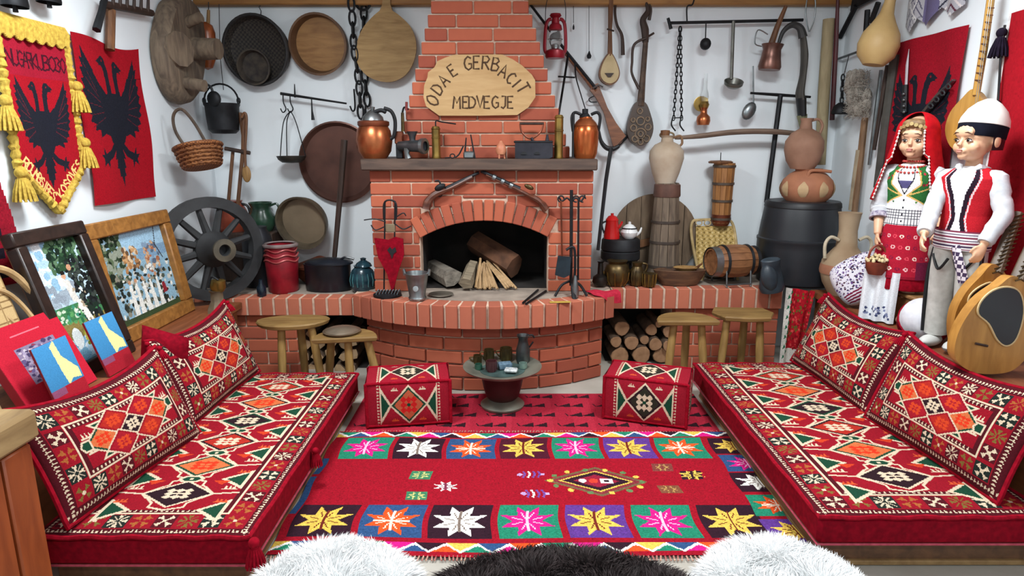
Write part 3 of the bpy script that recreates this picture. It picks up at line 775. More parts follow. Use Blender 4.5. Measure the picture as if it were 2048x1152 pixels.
x, y = rp(1195, 963)
cv.dia(x, y, .225, .125, '#6a5a3c'); cv.dia(x, y, .20, .11, '#7c2c34'); cv.dia(x, y, .165, .09, RYEL); cv.dia(x, y, .150, .080, BDK); cv.dia(x, y, .10, .055, '#8e1a34')
cv.disc(x-.06, y, .016, RWHT); cv.rect(x+.02, y-.018, x+.07, y+.02, RWHT); cv.rect(x+.035, y-.008, x+.058, y+.01, BDK); cv.disc(x-.012, y, .02, '#c83a2a')
for i in range(14):
    a = 2*math.pi*i/14; cv.disc(x+.20*math.cos(a), y+.098*math.sin(a), .013, RYEL if i % 2 else '#5c7a4c')
cv.jitter(.13)
rg = thing('woven_rug', 'red woven rug with rows of coloured star tiles in front of the hearth', 'rug', ((rx0+rx1)/2, (ry0+ry1)/2, .0))
def rfn(u, v):
    X = rx0+u*(rx1-rx0); Y = ry0+v*(ry1-ry0)
    return X+.006*np.sin(v*21), Y+.010*np.sin(u*9+.6)*(np.abs(2*v-1)**3)+.02*(u-.5)*(v-.4), .013+.004*np.sin(u*14)*np.sin(v*9)**2
weave('pile', cv, rfn, rg)
fr = MB()
for i in range(130):
    x = rx0+(i+.5)*(rx1-rx0)/130
    for y, s in ((ry0+.004, -1), (ry1-.004, 1)): fr.tube([(x, y, .012), (x+random.uniform(-.006, .006), y+s*.022, .008)], .0032, 4)
f = obj('fringe', fr, mat('cloth', '#d8b8a0', .95, 0, '#a03848', 40, .1), rg); f['kind'] = 'stuff'
# red runner with black arrow motifs
r0x, r1x, r0y, r1y = -.86, 1.07, 3.02, 3.61
cv = Cv(r1x-r0x, r1y-r0y, .0055, '#a82438')
for k in range(9):
    cv.rect(.22*k-.02, 0, .22*k+.09, .6, '#9e1e32')
for j, yy in enumerate((.14, .27, .40, .53)):
    for i in range(9):
        x = .04+.215*i+(.05 if j % 2 else 0); y = yy
        for dx in (0, .07):
            cv.poly([(x+dx, y), (x+dx+.075, y-.012), (x+dx+.075, y+.045)], '#2a1018'); cv.line([(x+dx, y), (x+dx-.012, y+.03)], .008, '#2a1018')
for i in range(24):
    cv.rect(.082*i, .012, .082*i+.041, .06, '#2a1018'); cv.poly([(.082*i, .02), (.082*i+.05, .055), (.082*i+.06, .02)], '#c84a58')
cv.rect(0, .06, 3, .068, '#7a1424')
cv.jitter(.1)
rn = weave('red_runner', cv, lambda u, v: (r0x+u*(r1x-r0x), r0y+v*(r1y-r0y), .004+.005*np.exp(-((v-.02)/.05)**2)+0*u), None)
tag(rn, 'thin red runner rug with black arrow motifs under the copper brazier', 'rug')

# ================================================================ sheepskins in the foreground
def sheepskin(label, cx, cy, rx, ry, h, cols, n, ln, seed):
    g = np.random.default_rng(seed)
    t = thing('sheepskin', label, 'sheepskin', (cx, cy, 0))
    prof = [(0, 0), (1, 0), (1.02, .25), (.97, .6), (.85, .84), (.6, .97), (.3, 1.0), (0, 1.0)]
    obj('hide', MB(Matrix.Translation((cx, cy, .0))@Matrix.Diagonal((rx, ry, h, 1))).lathe(prof, n=36), mat('cloth', cols[1], .95, 0, cols[2], 30, .3), t)
    u = g.random(n)*2*math.pi; w = np.sqrt(g.random(n)); ph = w*math.pi*.52
    rr = np.minimum(1, np.sin(ph)*1.02+.02*g.random(n)); zz = np.where(ph < 1.5, np.cos(ph)**.55, g.random(n)*.3)
    P = np.stack([cx+rx*rr*np.cos(u), cy+ry*rr*np.sin(u), h*np.clip(zz, .02, 1)], 1)
    Nn = np.stack([np.cos(u)*rr**2/rx, np.sin(u)*rr**2/ry, (1.05-rr**3)/h*1.3], 1); Nn /= np.linalg.norm(Nn, axis=1, keepdims=True)
    lump = np.stack([np.sin(P[:, 0]*31+P[:, 1]*17), np.cos(P[:, 1]*29-P[:, 0]*13), 0*u], 1)*.55
    D = Nn+lump*.6+g.normal(0, .26, (n, 3)); D /= np.linalg.norm(D, axis=1, keepdims=True)
    L_ = (ln*(.55+.6*g.random(n)))[:, None]
    side = np.cross(D, g.normal(0, 1, (n, 3))); side /= np.linalg.norm(side, axis=1, keepdims=True)
    mid = P+D*L_*.55; tip = P+D*L_+np.array([0, 0, -.22])*L_+lump*L_*.25
    wd = .0021
    V = np.stack([P-side*wd, P+side*wd, mid+side*wd*.8, mid-side*wd*.8, tip], 1).reshape(-1, 3)
    b = np.arange(n)*5
    fc = [(int(i), int(i+1), int(i+2), int(i+3)) for i in b]+[(int(i+3), int(i+2), int(i+4)) for i in b]
    mb = MB(); mb.v = V.tolist(); mb.f = fc
    o = obj('fleece', mb, mat('noise', cols[0], .8, 0, cols[1], 25, 0), t); o['kind'] = 'stuff'
    return t
WH = ('#ffffff', '#f8fafa', '#f0f2f2'); BR = ('#3a2e2e', '#221a1a', '#181212')
sheepskin('fluffy white sheepskin on the left of the foreground', -.545, 1.66, .255, .28, .20, WH, 26000, .06, 1)
sheepskin('dark brown shaggy sheepskin between the two white ones', .15, 1.62, .455, .30, .195, BR, 26000, .05, 2)
sheepskin('fluffy white sheepskin on the right of the foreground', .83, 1.67, .25, .28, .20, WH, 26000, .06, 3)
# ================================================================ small makers
def sc(prof, k): return [(r*k, z*k) for r, z in prof]
def pot(px, Y, Z, prof, n=24, **kw):
    """turned vessel; profile (radius, height) in photo pixels at that depth"""
    return MB().lathe(sc(prof, K(Y, Z)), at(px, Y, Z), n, **kw)
FACE = (R(90), 0, 0)                                   # lathe axis towards the room
def link_pts(c, a, L_, w, n=14):
    """stadium-shaped chain link in the plane spanned by a (long axis) and w (wide axis)"""
    out = []
    for i in range(n):
        t = 2*math.pi*i/n; out.append(Vector(c)+Vector(a)*(math.cos(t)*L_*(1 if abs(math.cos(t)) > .0 else 1))+Vector(w)*math.sin(t))
    return out
def chain(mb, p0, p1, L_, w, r):
    p0, p1 = Vector(p0), Vector(p1); d = (p1-p0); n = max(1, round(d.length/(L_*1.55))); a = d.normalized()
    for i in range(n):
        c = p0+d*((i+.5)/n); s = Vector((1, 0, 0)) if i % 2 == 0 else Vector((0, 1, 0)); s = (s-a*s.dot(a)).normalized()
        mb.tube(link_pts(c, a, L_, s*w), r, 6, True)
    return mb
def strip(mb, pts, r, n=6): return mb.tube(smooth_pts(pts, 5), r, n)
def wy(pts, Y): return [PY(x, y, Y) for x, y in pts]
def wprism(pts, Y, t): # outline traced at its depth and given thickness t towards the wall
    return MB().prism([(p.x, p.z) for p in wy(pts, Y)], t, Matrix.Translation((0, Y, 0)))
STRING = mat('plain', '#3a3c40', .8)

# ================================================================ left wall: flags
EAGLE = [[(0,.7),(.04,.70),(.05,.86),(.09,.93),(.15,.92),(.21,.87),(.15,.875),(.13,.83),(.12,.76),(.13,.68),(.20,.66),(.21,.5),(.12,.34),(0,.28)],
 [(.05,.68),(.15,.69),(.24,.75),(.33,.84),(.40,.92),(.45,.985),(.455,.90),(.49,.905),(.46,.84),(.495,.835),(.46,.775),(.495,.765),(.455,.71),(.49,.69),(.45,.645),(.48,.62),(.43,.58),(.46,.55),(.40,.52),(.425,.48),(.36,.465),(.375,.42),(.30,.425),(.305,.37),(.22,.40),(.12,.38),(.05,.36)],
 [(.06,.36),(.18,.28),(.27,.255),(.30,.30),(.31,.245),(.36,.25),(.32,.21),(.34,.16),(.28,.19),(.25,.14),(.24,.20),(.14,.23),(.05,.30)],
 [(0,.34),(.06,.3),(.11,.21),(.07,.215),(.10,.14),(.06,.145),(.07,.08),(.035,.08),(0,0)]]
def eagle(cv, cx, y0, w, h, col):
    for p in EAGLE:
        for s in (-1, 1): cv.poly([(cx+s*x*w, y0+y*h) for x, y in p], col)
    for s in (-1, 1):
        cv.disc(cx+s*.125*w, y0+.905*h, .055*w, col, .042*h); cv.poly([(cx+s*.15*w, y0+.94*h), (cx+s*.24*w, y0+.895*h), (cx+s*.15*w, y0+.87*h)], col); cv.disc(cx+s*.13*w, y0+.912*h, .012*w, '#7a1420')
        for i in range(6): cv.line([(cx+s*(.2+.02*i)*w, y0+(.52+.035*i)*h), (cx+s*(.40+.008*i)*w, y0+(.44+.085*i)*h)], .0035, '#5a1a26')
FR = '#9c0a1c'; EK = '#191b26'
Y0, Y1, Z0, Z1 = 3.18, 3.735, 1.15, 1.95
cv = Cv(Y1-Y0, Z1-Z0, .0042, FR); eagle(cv, (Y1-Y0)*.49, .075, .50, .685, EK); cv.jitter(.1)
fl = weave('knitted_flag', cv, lambda u, v: (XL+.016+.010*np.sin(u*7)*(1-v*.5)+.006*np.sin(v*9+u*4), Y0+u*(Y1-Y0)+.008*np.sin(v*5), Z0+v*(Z1-Z0)-.018*np.sin(u*np.pi)*v+.012*np.sin(u*6)*(v > .8)), None)
tag(fl, 'red knitted flag with a black double-headed eagle beside the gold fringed banner', 'flag')
# pennant with gold fringe
bp_ = [PX(x, y, XL+.03) for x, y in ((132, 68), (164, 330), (112, 425), (44, 352))]
ya, yb_ = PX(40, 200, XL+.03).y-.17, bp_[1].y; zt, zs, zp = bp_[0].z-.01, bp_[1].z, bp_[2].z
ya = bp_[3].y-.02; W_, H_ = yb_-ya, zt-zp
cv = Cv(W_, H_, .0036, FR); eagle(cv, W_*.5, .10, W_*.80, H_*.62, EK)
cv.rect(0, H_-.20, W_, H_-.0, '#96122a')
cv.mask = cv.inside([(0, H_), (W_, H_), (W_, zs-zp), (W_*.5, 0), (0, zs-zp)])
def ctext(cv, s, x, y, h, a, col, w, adv=.72):
    for c in s:
        if c != ' ':
            for st in FONT[c]: cv.line(rot2([(p[0]*h, p[1]*h) for p in st], a, x, y), w, col)
        x += adv*h*math.cos(a); y += adv*h*math.sin(a)
ctext(cv, 'NUGARKUBO30', .03, H_-.165, .062, 0, '#3c0c1c', .008, (W_-.06)/.062/11)
dl_ = math.hypot(zs-zp, W_/2); an_ = math.atan2(zs-zp, W_/2)
ctext(cv, 'ROUMBSIRES', .022, zs-zp+.012, .044, -an_, '#ecc47c', .0075, (dl_-.05)/.044/10)
ctext(cv, 'KOSOVES', W_*.5+.045, .055, .042, an_, '#ecc47c', .0075, (dl_-.075)/.042/7)
cv.jitter(.08)
bt = thing('pennant', 'pointed red eagle pennant with thick gold fringe and tassels', 'pennant', (XL+.03, (ya+yb_)/2, zp))
weave('cloth', cv, lambda u, v: (XL+.03+.006*np.sin(u*9)+0*v, ya+u*W_, zp+v*H_), bt)
GOLD = mat('cloth', '#d2b654', .8, 0, '#a8883a', 70, .6)
ed = [(XL+.034, y, z) for y, z in ((ya, zt), (ya, zs), ((ya+yb_)/2, zp), (yb_, zs), (yb_, zt))]
gb = MB()
for a, b in zip(ed, ed[1:]):
    a, b = Vector(a), Vector(b); n = int((b-a).length/.012)
    gb.tube([a+(b-a)*i/n+Vector((.003*math.sin(i*2), 0, 0)) for i in range(n+1)], [.017+.004*math.sin(i*2.4) for i in range(n+1)], 8)
obj('gold_cord', gb, GOLD, bt)
tb = MB(); n = 60                                          # looped fringe over the top edge
for i in range(n):
    y = ya+W_*(i+.5)/n; tb.tube([(XL+.035, y, zt+.03), (XL+.05, y+.002, zt), (XL+.042, y, zt-.055+.008*math.sin(i*.7))], .009, 5)
obj('top_fringe', tb, GOLD, bt)
for (y, z) in ((yb_+.012, bp_[0].z-.22), (yb_+.012, zs+.11), (ya-.01, zs-.01), (ya-.03, zt-.30)): tassel(bt, (XL+.05, y, z), 1.35, GOLD)
# red and black woven strip at the picture's left edge
ys0, ys1 = 2.30, PX(36, 500, XL+.02).y; cz0, cz1 = PX(10, 572, XL+.02).z, PX(10, 262, XL+.02).z
cv = Cv(ys1-ys0, cz1-cz0, .006, '#8c1024')
for j in range(12):
    for i in range(4): cv.rect(.05+.06*i, .03+.075*j, .09+.06*i, .075+.075*j, '#1c1420')
hh = cz1-cz0; ww = ys1-ys0
cv.mask = cv.inside([(0, 0), (ww*.95, 0), (ww, .08), (ww*.97, .25), (ww*.86, .42), (ww*.8, .5), (ww*.88, .58), (ww*.9, .66), (ww*.82, hh-.06), (ww*.7, hh), (0, hh)])
o = weave('woven_vest', cv.jitter(.12), lambda u, v: (XL+.02+.012*np.sin(u*8), ys0+u*ww, cz0+v*hh), None)
tag(o, 'dark red woven vest with black squares at the left edge', 'vest')
# iron cowbells under the ceiling, far left
for i, (px, py, lab) in enumerate(((30, 14, 'dark iron cowbell hanging left of the other above the pennant'), (98, 6, 'dark iron cowbell hanging right of the other above the pennant'))):
    p = PX(px, py, XL+.07); t = thing('cowbell', lab, 'bell', p, 'cowbells over the pennant')
    obj('bell_body', MB().lathe([(.058, 0), (.06, .01), (.05, .08), (.035, .12), (0, .125)], p, 18, sx=.7), IRON, t)
    obj('clapper', MB().tube([p+Vector((0, 0, .06)), p+Vector((0, 0, -.02))], [.004, .01], 6), IRON, t)
    obj('hanging_loop', MB().tube([p+Vector((0, .02*math.cos(a), .125+.02*math.sin(a))) for a in np.linspace(0, math.pi, 8)], .005, 6), IRON, t)
# wooden hay rake and iron sickle bar
YR = XL+.05
def wx(pts, X): return [PX(x, y, X) for x, y in pts]
t = thing('hay_rake', 'dark wooden rake with upright teeth hanging above the eagle flag', 'rake', PX(225, 90, YR))
obj('handle', MB().tube(wx([(222, 20), (220, 100)], YR-.01), .022, 8), BROWNW, t)
obj('head', MB().tube(wx([(206, 8), (250, 16), (303, 26)], YR), .019, 8), DARKW, t)
for i in range(6):
    x = 226+14*i; obj('tooth', MB().tube(wx([(x, 12+i*2.4), (x+1, -26)], YR+.012), [.009, .006], 6), DARKW, t)
one('iron_strap', 'bent dark iron strap hanging left of the wooden rake', 'strap', MB().tube(wx([(210, -6), (203, 25), (193, 60)], YR+.02), [.016, .017, .02], 6), IRON)
# heavy stool hung by its seat, legs pointing into the room
t = thing('log_stool', 'rough dark wooden stool hung on the left wall with its legs sticking out', 'stool', PX(345, 205, XL+.05))
ol = [(318, 20), (330, 0), (352, -8), (372, 8), (384, 40), (389, 95), (386, 150), (374, 195), (352, 206), (330, 185), (313, 140), (306, 80)]
P = smooth_pts([Vector((PX(x, y, XL+.03).y, PX(x, y, XL+.03).z, 0)) for x, y in ol], 4, True)
mb = MB(); c = sum((p for p in P), Vector((0,0,0)))/len(P); m = len(P)
rings = [(0.0, 1.0), (.03, 1.03), (.07, 1.0), (.10, .90), (.105, 0.0)]
vs = []
for (x, s) in rings: vs += [(XL+.012+x, c.x+(p.x-c.x)*s, c.y+(p.y-c.y)*s) for p in P]
fs = [(a*m+i, a*m+(i+1) % m, (a+1)*m+(i+1) % m, (a+1)*m+i) for a in range(4) for i in range(m)]+[tuple(range(m-1, -1, -1))]
obj('seat', mb.add(vs, fs), GREYW, t, 50)
for (a, b, r) in (((365, 48), (402, 34), .030), ((378, 98), (437, 98), .062), ((362, 165), (409, 172), .036), ((345, 100), (362, 98), .10)):
    pa = PX(a[0], a[1], XL+.08); q = PY(b[0], b[1], pa.y-.02); obj('leg' if r < .09 else 'block', MB().tube([pa, (pa+q)/2, q], [r*1.25, r*1.05, r], 10), GREYW, t)

# ================================================================ back wall, left half
YB1 = YW-.02
def hang(mb, px, py, Y, top=8): p = PY(px, py, Y); mb.tube([p, PY(px, py, Y)+Vector((0, 0, max(.05, PY(px, top, Y).z-p.z)))], .0022, 5); return mb
# wooden scoop
t = thing('wooden_scoop', 'glossy brown wooden scoop hanging behind the stool legs', 'scoop', PY(416, 140, 4.45))
GW = mat('wood', '#a85a2c', .3, 0, '#6e3418', 6, .1)
obj('bowl', MB().lathe(sc([(0, 0), (10, 4), (17, 20), (20, 45), (21, 70), (17, 84), (8, 90), (0, 91)], K(4.45, 1.9)), PY(416, 140, 4.45), 18, sy=.7), GW, t)
obj('handle', MB().tube(wy([(416, 52), (417, 20)], 4.45), [.012, .010], 8), TANW, t)
obj('hanging_cord', MB().tube(wy([(417, 22), (417, 4)], 4.45), .003, 5), STRING, t)
# small cauldron on a wire
t = thing('cauldron', 'small black iron cauldron with bail handle hanging from a wire', 'cauldron', at(449, 4.38, PY(449, 268, 4.38).z))
zq = PY(449, 268, 4.38).z; k = K(4.38, zq); c = at(449, 4.38, zq)
obj('pot', MB().lathe(sc([(0, 0), (22, 1), (29, 8), (31, 30), (32, 52), (34, 56), (34, 59), (31, 59), (30, 30), (26, 8), (0, 5)], k), c, 24), IRON, t)
hb = [c+Vector((34*k*math.cos(a), 0, (62+34*math.sin(a))*k)) for a in np.linspace(-.05, math.pi+.05, 15)]
obj('bail_handle', MB().tube(hb, .006, 7), IRON, t)
for s in (-1, 1): obj('ear', MB().tube([c+Vector((s*34*k+.010*math.cos(a), 0, 64*k+.018*math.sin(a))) for a in np.linspace(0, 2*math.pi, 12)[:-1]], .004, 6, True), IRON, t)
obj('wire', MB().tube(wy([(447, 180), (440, 110), (438, 8)], 4.38), .0025, 5), STRING, t)
t = thing('iron_ladle', 'small round iron ladle hooked on the cauldron rim', 'ladle', PY(426, 215, 4.28))
obj('bowl', MB().ell(PY(428, 198, 4.28), (.045, .022, .05)), IRON, t)
obj('handle', MB().tube(smooth_pts(wy([(427, 190), (422, 175), (413, 168)], 4.28)), .008, 6), IRON, t)
# basket
t = thing('wicker_basket', 'small brown wicker basket with a tall hoop handle hanging in the corner', 'basket', PY(398, 335, 3.90))
c = PY(400, 312, 3.90); k = K(3.90, 1.5); rt = Euler((R(-8), R(-12), 0)).to_matrix()
WICK = mat('woven', '#9a6236', .8, 0, '#5e3418', 90, .8)
obj('bowl', MB().lathe(sc([(0, -24), (34, -24), (38, -10), (43, 14), (45, 18), (42, 18), (36, -8), (0, -18)], k), c, 28, rt), WICK, t)
wv = MB()
for j, (r, z) in enumerate(((36, -20), (38, -13), (40, -6), (41.5, 1), (43, 8))):
    wv.tube([c+rt@Vector(((r+.9*(-1)**i)*k*math.cos(2*math.pi*i/40), (r+.9*(-1)**i)*k*math.sin(2*math.pi*i/40), (z+.8*(-1)**(i+j))*k)) for i in range(40)], .0075, 5, True)
obj('weave_rings', wv, mat('noise', '#8c5a30', .8, 0, '#5e3418', 20, .2), t)
obj('rim', MB().tube([c+rt@Vector((45*k*math.cos(a), 45*k*math.sin(a), 18*k)) for a in np.linspace(0, 2*math.pi, 31)[:-1]], .011, 7, True), WICK, t)
hp = smooth_pts(wy([(372, 296), (352, 265), (346, 238), (352, 222), (366, 220), (388, 245), (410, 282)], 3.88), 5)
obj('hoop_handle', MB().tube(hp, .009, 7), mat('wood', '#5a4a3c', .7, 0, '#3a2e26', 9, .3), t)
# wooden tongs frame and spoon by the copper jug
t = thing('wooden_fork', 'two long wooden sticks joined by a crossbar above the copper pitcher', 'tool', PY(468, 410, 4.40))
for a, b in (((466, 300), (456, 415)), ((480, 225), (490, 300))): obj('stick', MB().tube(wy([a, b], 4.40), .012, 8), BROWNW, t)
obj('stick', MB().tube(wy([(487, 228), (486, 300), (475, 415)], 4.38), .013, 8), BROWNW, t)
obj('crossbar', MB().tube(wy([(450, 297), (500, 306)], 4.365), .013, 8), DARKW, t)
t = thing('wooden_spoon', 'pale wooden spoon hanging beside the two long sticks', 'spoon', PY(493, 364, 4.34))
obj('handle', MB().tube(smooth_pts(wy([(483, 235), (489, 226), (493, 240), (490, 300), (491, 335)], 4.34)), .009, 7), BROWNW, t)
obj('bowl', MB().ell(PY(493, 348, 4.34), (.03, .012, .055)), TANW, t)
# woven dark sieve with a small bowl in it
t = thing('round_sieve', 'dark round woven sieve hanging on the wall with a bowl set inside', 'sieve', PY(523, 168, YW))
c = PY(523, 101, YB1); k = K(YB1, 1.9)
rt = Euler((R(96), 0, R(-6))).to_matrix()
DKW = mat('woven', '#3c3630', .7, 0, '#1c1a1a', 70, .8)
obj('tray', MB().lathe(sc([(0, 0), (60, 0), (63, 10), (66, 26), (62, 27), (57, 12), (50, 8), (0, 7)], k), c, 36, rt), DKW, t)
obj('rim', MB().tube([c+rt@Vector((64.5*k*math.cos(a), 64.5*k*math.sin(a), 27*k)) for a in np.linspace(0, 2*math.pi, 41)[:-1]], .010, 7, True), mat('noise', '#2c2b2c', .7, 0, '#18181a', 20, .3), t)
c2 = PY(516, 134, YB1-.04)
obj('inner_bowl', MB().lathe(sc([(0, 0), (26, 1), (32, 10), (34, 20), (31, 20), (27, 8), (0, 5)], k), c2, 28, rt), mat('noise', '#4a4238', .6, 0, '#1c1a1c', 20, .3), t)
obj('hook', MB().tube(wy([(521, 36), (522, 22), (518, 14), (523, 8)], YB1-.03), .003, 5), STRING, t)
# wooden round sieve / tray
t = thing('wooden_tray', 'round brown wooden tray with a deep bentwood rim on the wall', 'tray', PY(644, 150, YW))
c = PY(644, 89, YB1); rt = Euler((R(97), 0, R(-5))).to_matrix()
obj('base', MB().lathe(sc([(0, 0), (50, 0), (50, 6), (0, 6)], k), c, 36, rt), mat('woodx', '#a07848', .55, 0, '#7c5630', 5, .2), t)
obj('rim', MB().lathe(sc([(50, -1), (53, -1), (58, 24), (58, 26), (54, 26), (50, 5)], k), c, 40, rt), mat('noise', '#6a4c34', .6, 0, '#46301e', 10, .2), t)
# bread peel
t = thing('bread_peel', 'large round pale wooden bread peel hanging between chains and chimney', 'board', PY(777, 165, YW))
ol = [(770, 0), (769, 14), (764, 26), (748, 40), (730, 62), (718, 95), (720, 128), (737, 152), (762, 164), (790, 165), (815, 152), (831, 125), (836, 92), (826, 60), (806, 38), (789, 26), (785, 14), (785, 0)]
P = smooth_pts([(p.x, 0, p.z) for p in wy(ol[2:-2], YB1)], 4)
pl = [(p.x, p.z) for p in wy([ol[0], ol[1]], YB1)]+[(p.x, p.z) for p in P]+[(p.x, p.z) for p in wy([ol[-2], ol[-1]], YB1)]
obj('board', MB().prism(pl, .022, Matrix.Translation((0, YW-.10, 0))), mat('woodx', '#ab8c5c', .7, 0, '#8a6c42', 6, .2), t)
# chains
for i, (pts, lab) in enumerate(((((701, -10), (704, 25), (708, 95), (718, 165), (722, 235)), 'heavy black hearth chain left of the bread peel, long links'), (((728, 14), (727, 60), (728, 140), (735, 210)), 'heavy black hearth chain passing behind the bread peel'))):
    t = thing('hearth_chain', lab, 'chain', PY(*pts[-1], YB1-.03), 'hearth chains')
    mb = MB(); pp = wy(pts, YB1-.075 if i == 0 else YW-.03)
    for a, b in zip(pp, pp[1:]): chain(mb, a, b, .048, .020, .0075)
    obj('links', mb, IRON, t)
    if i == 0: obj('hook', MB().tube(smooth_pts(wy([(708, 178), (710, 215), (705, 222), (700, 212)], YB1-.05)), .006, 6), IRON, t)
    else:
        obj('ring', MB().tube(link_pts(PY(726, 6, YB1-.04), (0, 0, 1), .042, Vector((.045, 0, 0)), 18), .009, 7, True), IRON, t)
        obj('weight', MB().tube(wy([(731, 205), (731, 240)], YB1-.05), [.004, .012], 7), IRON, t)
# steelyard with pan
t = thing('steelyard_scale', 'iron steelyard scale with hooks and a hanging pan on the white wall', 'scale', PY(583, 328, 4.45))
obj('beam', MB().tube(wy([(561, 187), (620, 196), (693, 207)], 4.46), [.010, .008, .006], 7), IRON, t)
obj('pointer', MB().tube(wy([(589, 168), (590, 195)], 4.46), [.003, .007], 6), IRON, t)
for x in (566, 580): obj('hook', MB().tube(smooth_pts(wy([(x, 190), (x+1, 205), (x+6, 218), (x, 225), (x-5, 217)], 4.45)), .004, 6), IRON, t)
obj('counterweight', MB().tube(wy([(623, 198), (624, 222), (626, 240)], 4.45), [.004, .006, .012], 7), IRON, t)
pc = PY(583, 318, 4.40); kk = K(4.4, 1.4)
obj('pan', MB().lathe(sc([(0, -8), (18, -7), (26, -1), (29, 6), (27, 6), (23, 0), (0, -5)], kk), pc, 28), mat('noise', '#4c4a44', .5, .6, '#2e2c2a', 12, .2), t)
for a in (0.1, 2.2, 4.2):
    obj('cord', MB().tube(smooth_pts([pc+Vector((28*kk*math.cos(a), 28*kk*math.sin(a), 5*kk)), pc+Vector((14*kk*math.cos(a), 14*kk*math.sin(a), 70*kk)), PY(581, 222, 4.42)]), .0035, 5), IRON, t)
# large copper tray
t = thing('copper_tray', 'large dark copper tray standing on the wall behind the iron rod', 'tray', PY(680, 405, YW))
c = PY(681, 324, YB1); k = K(YB1, 1.3); rt = Euler((R(94), 0, R(-3))).to_matrix()
obj('disc', MB().lathe(sc([(0, 0), (72, 0), (78, 8), (80, 13), (77, 14), (70, 5), (0, 4)], k), c, 48, rt), mat('noise', '#6e4c42', .45, .5, '#4e3630', 5, .1), t)
# round beige pan
t = thing('round_pan', 'round beige tin baking pan leaning on the wall above the red pot', 'pan', PY(610, 495, 4.4))
c = PY(610, 442, 4.42); k = K(4.42, 1.0); rt = Euler((R(100), 0, R(-10))).to_matrix()
obj('base', MB().lathe(sc([(0, 0), (47, 0), (47, 4), (0, 4)], k), c, 40, rt), mat('noise', '#94826a', .6, .2, '#7c6c58', 6, .1), t)
obj('rim', MB().lathe(sc([(46, -1), (49, -1), (54, 16), (54, 19), (50, 18), (46, 4)], k), c, 40, rt), mat('noise', '#7c6e5a', .5, .4, '#4c4438', 8, .1), t)
one('iron_rod', 'long dark iron rod leaning in front of the copper tray', 'rod', MB().tube([PY(689, 280, 4.36), PY(682, 370, 4.34), PY(668, 525, 4.25)], [.022, .020, .016], 8), DARKW)
t = thing('copper_bowl', 'brown copper bowl lying behind the red pot under the round pan', 'bowl', at(640, 4.36, ZL))
obj('bowl', pot(640, 4.33, ZL+.01, [(0, 0), (30, 0), (44, 14), (48, 34), (46, 35), (40, 14), (0, 5)]), BROWNC, t)
obj('lid', pot(640, 4.33, ZL+.115, [(50, 0), (48, 4), (20, 14), (5, 20), (0, 21)]), BROWNC, t)

# ================================================================ left brick bench
# wagon wheel
wn = Vector((.75, -.66, .06)).normalized(); wc = PY(423, 498, 3.85)
t = thing('wagon_wheel', 'dark wooden wagon wheel with spokes leaning in the left corner', 'wheel', (wc.x, wc.y, ZL))
q = wn.to_track_quat('Z', 'Y').to_matrix(); rw = 103*K(3.85, .8)
WH_ = mat('noise', '#303234', .7, 0, '#1c1d1f', 10, .4)
obj('rim', MB().lathe([(rw, -.03), (rw+.002, .03), (rw-.062, .034), (rw-.064, -.03), (rw, -.03)], wc, 40, q), WH_, t)
for i in range(12):
    a = 2*math.pi*i/12+.2; d = q@Vector((math.cos(a), math.sin(a), 0)); obj('spoke', MB().tube([wc+d*.05+wn*.02, wc+d*(rw*.6)+wn*.005, wc+d*(rw-.04)], [.026, .02, .017], 7), WH_, t)
obj('hub', MB().lathe([(0, -.05), (.07, -.05), (.105, -.01), (.108, .04), (.085, .07), (.066, .10), (.060, .17), (.032, .17), (.03, .12), (0, .12)], wc, 22, q), WH_, t)
obj('hub_ring', MB().lathe([(.062, .155), (.067, .16), (.067, .176), (.035, .178), (.034, .16)], wc, 22, q), mat('noise', '#6a6454', .5, .4, '#46423a', 10, .2), t)
# copper pitcher behind the wheel and dark churn
t = thing('copper_pitcher', 'reddish copper pitcher with a handle behind the wagon wheel', 'pitcher', at(467, 4.30, ZL))
zp_ = PY(467, 462, 4.42).z
one('stone_shelf', 'dark wooden chest carrying the copper pitcher and green jug', 'chest', MB().box((at(500, 4.43, .7).x, 4.43, (ZL+zp_)/2+.003), (.40, .22, zp_-ZL-.006), None, .01), DARKW)
t.location = at(467, 4.43, zp_)
obj('body', pot(467, 4.43, zp_, [(0, 0), (24, 0), (29, 14), (30, 36), (24, 50), (20, 56), (22, 60), (0, 60)]), mat('noise', '#a8503a', .4, .5, '#74301f', 9, .1), t)
k = K(4.43, .9); c = at(467, 4.43, zp_)
obj('handle', MB().tube(smooth_pts([c+Vector((x*k, 0, z*k)) for x, z in ((18, 54), (32, 50), (36, 34), (30, 18))]), .009, 7), BLACK, t)
t = thing('green_jug', 'dark green glazed jug with a handle on top of the dark chest', 'jug', at(525, 4.43, zp_))
obj('body', pot(525, 4.43, zp_, [(0, 0), (20, 0), (27, 12), (28, 26), (20, 40), (19, 48), (23, 56), (22, 57), (17, 48), (0, 46)]), mat('noise', '#2c4a38', .25, 0, '#16281f', 9, .1), t)
c = at(525, 4.43, zp_)
obj('handle', MB().tube(smooth_pts([c+Vector((x*k, 0, z*k)) for x, z in ((19, 50), (32, 54), (36, 42), (26, 24))]), .008, 7), mat('noise', '#2c4a38', .25, 0, '#16281f', 9, .1), t)
t = thing('milk_can', 'dark grey metal milk can beside the red pot', 'can', at(522, 4.215, ZL))
obj('body', pot(522, 4.215, ZL, [(0, 0), (27, 0), (29, 5), (29, 86), (26, 104), (20, 114), (20, 120), (0, 120)]), mat('noise', '#2c2e34', .45, .4, '#1c1d22', 8, .1), t)
obj('hoop', pot(522, 4.215, ZL, [(29.2, 60), (30, 62), (30, 66), (29.2, 68)]), STEEL, t)
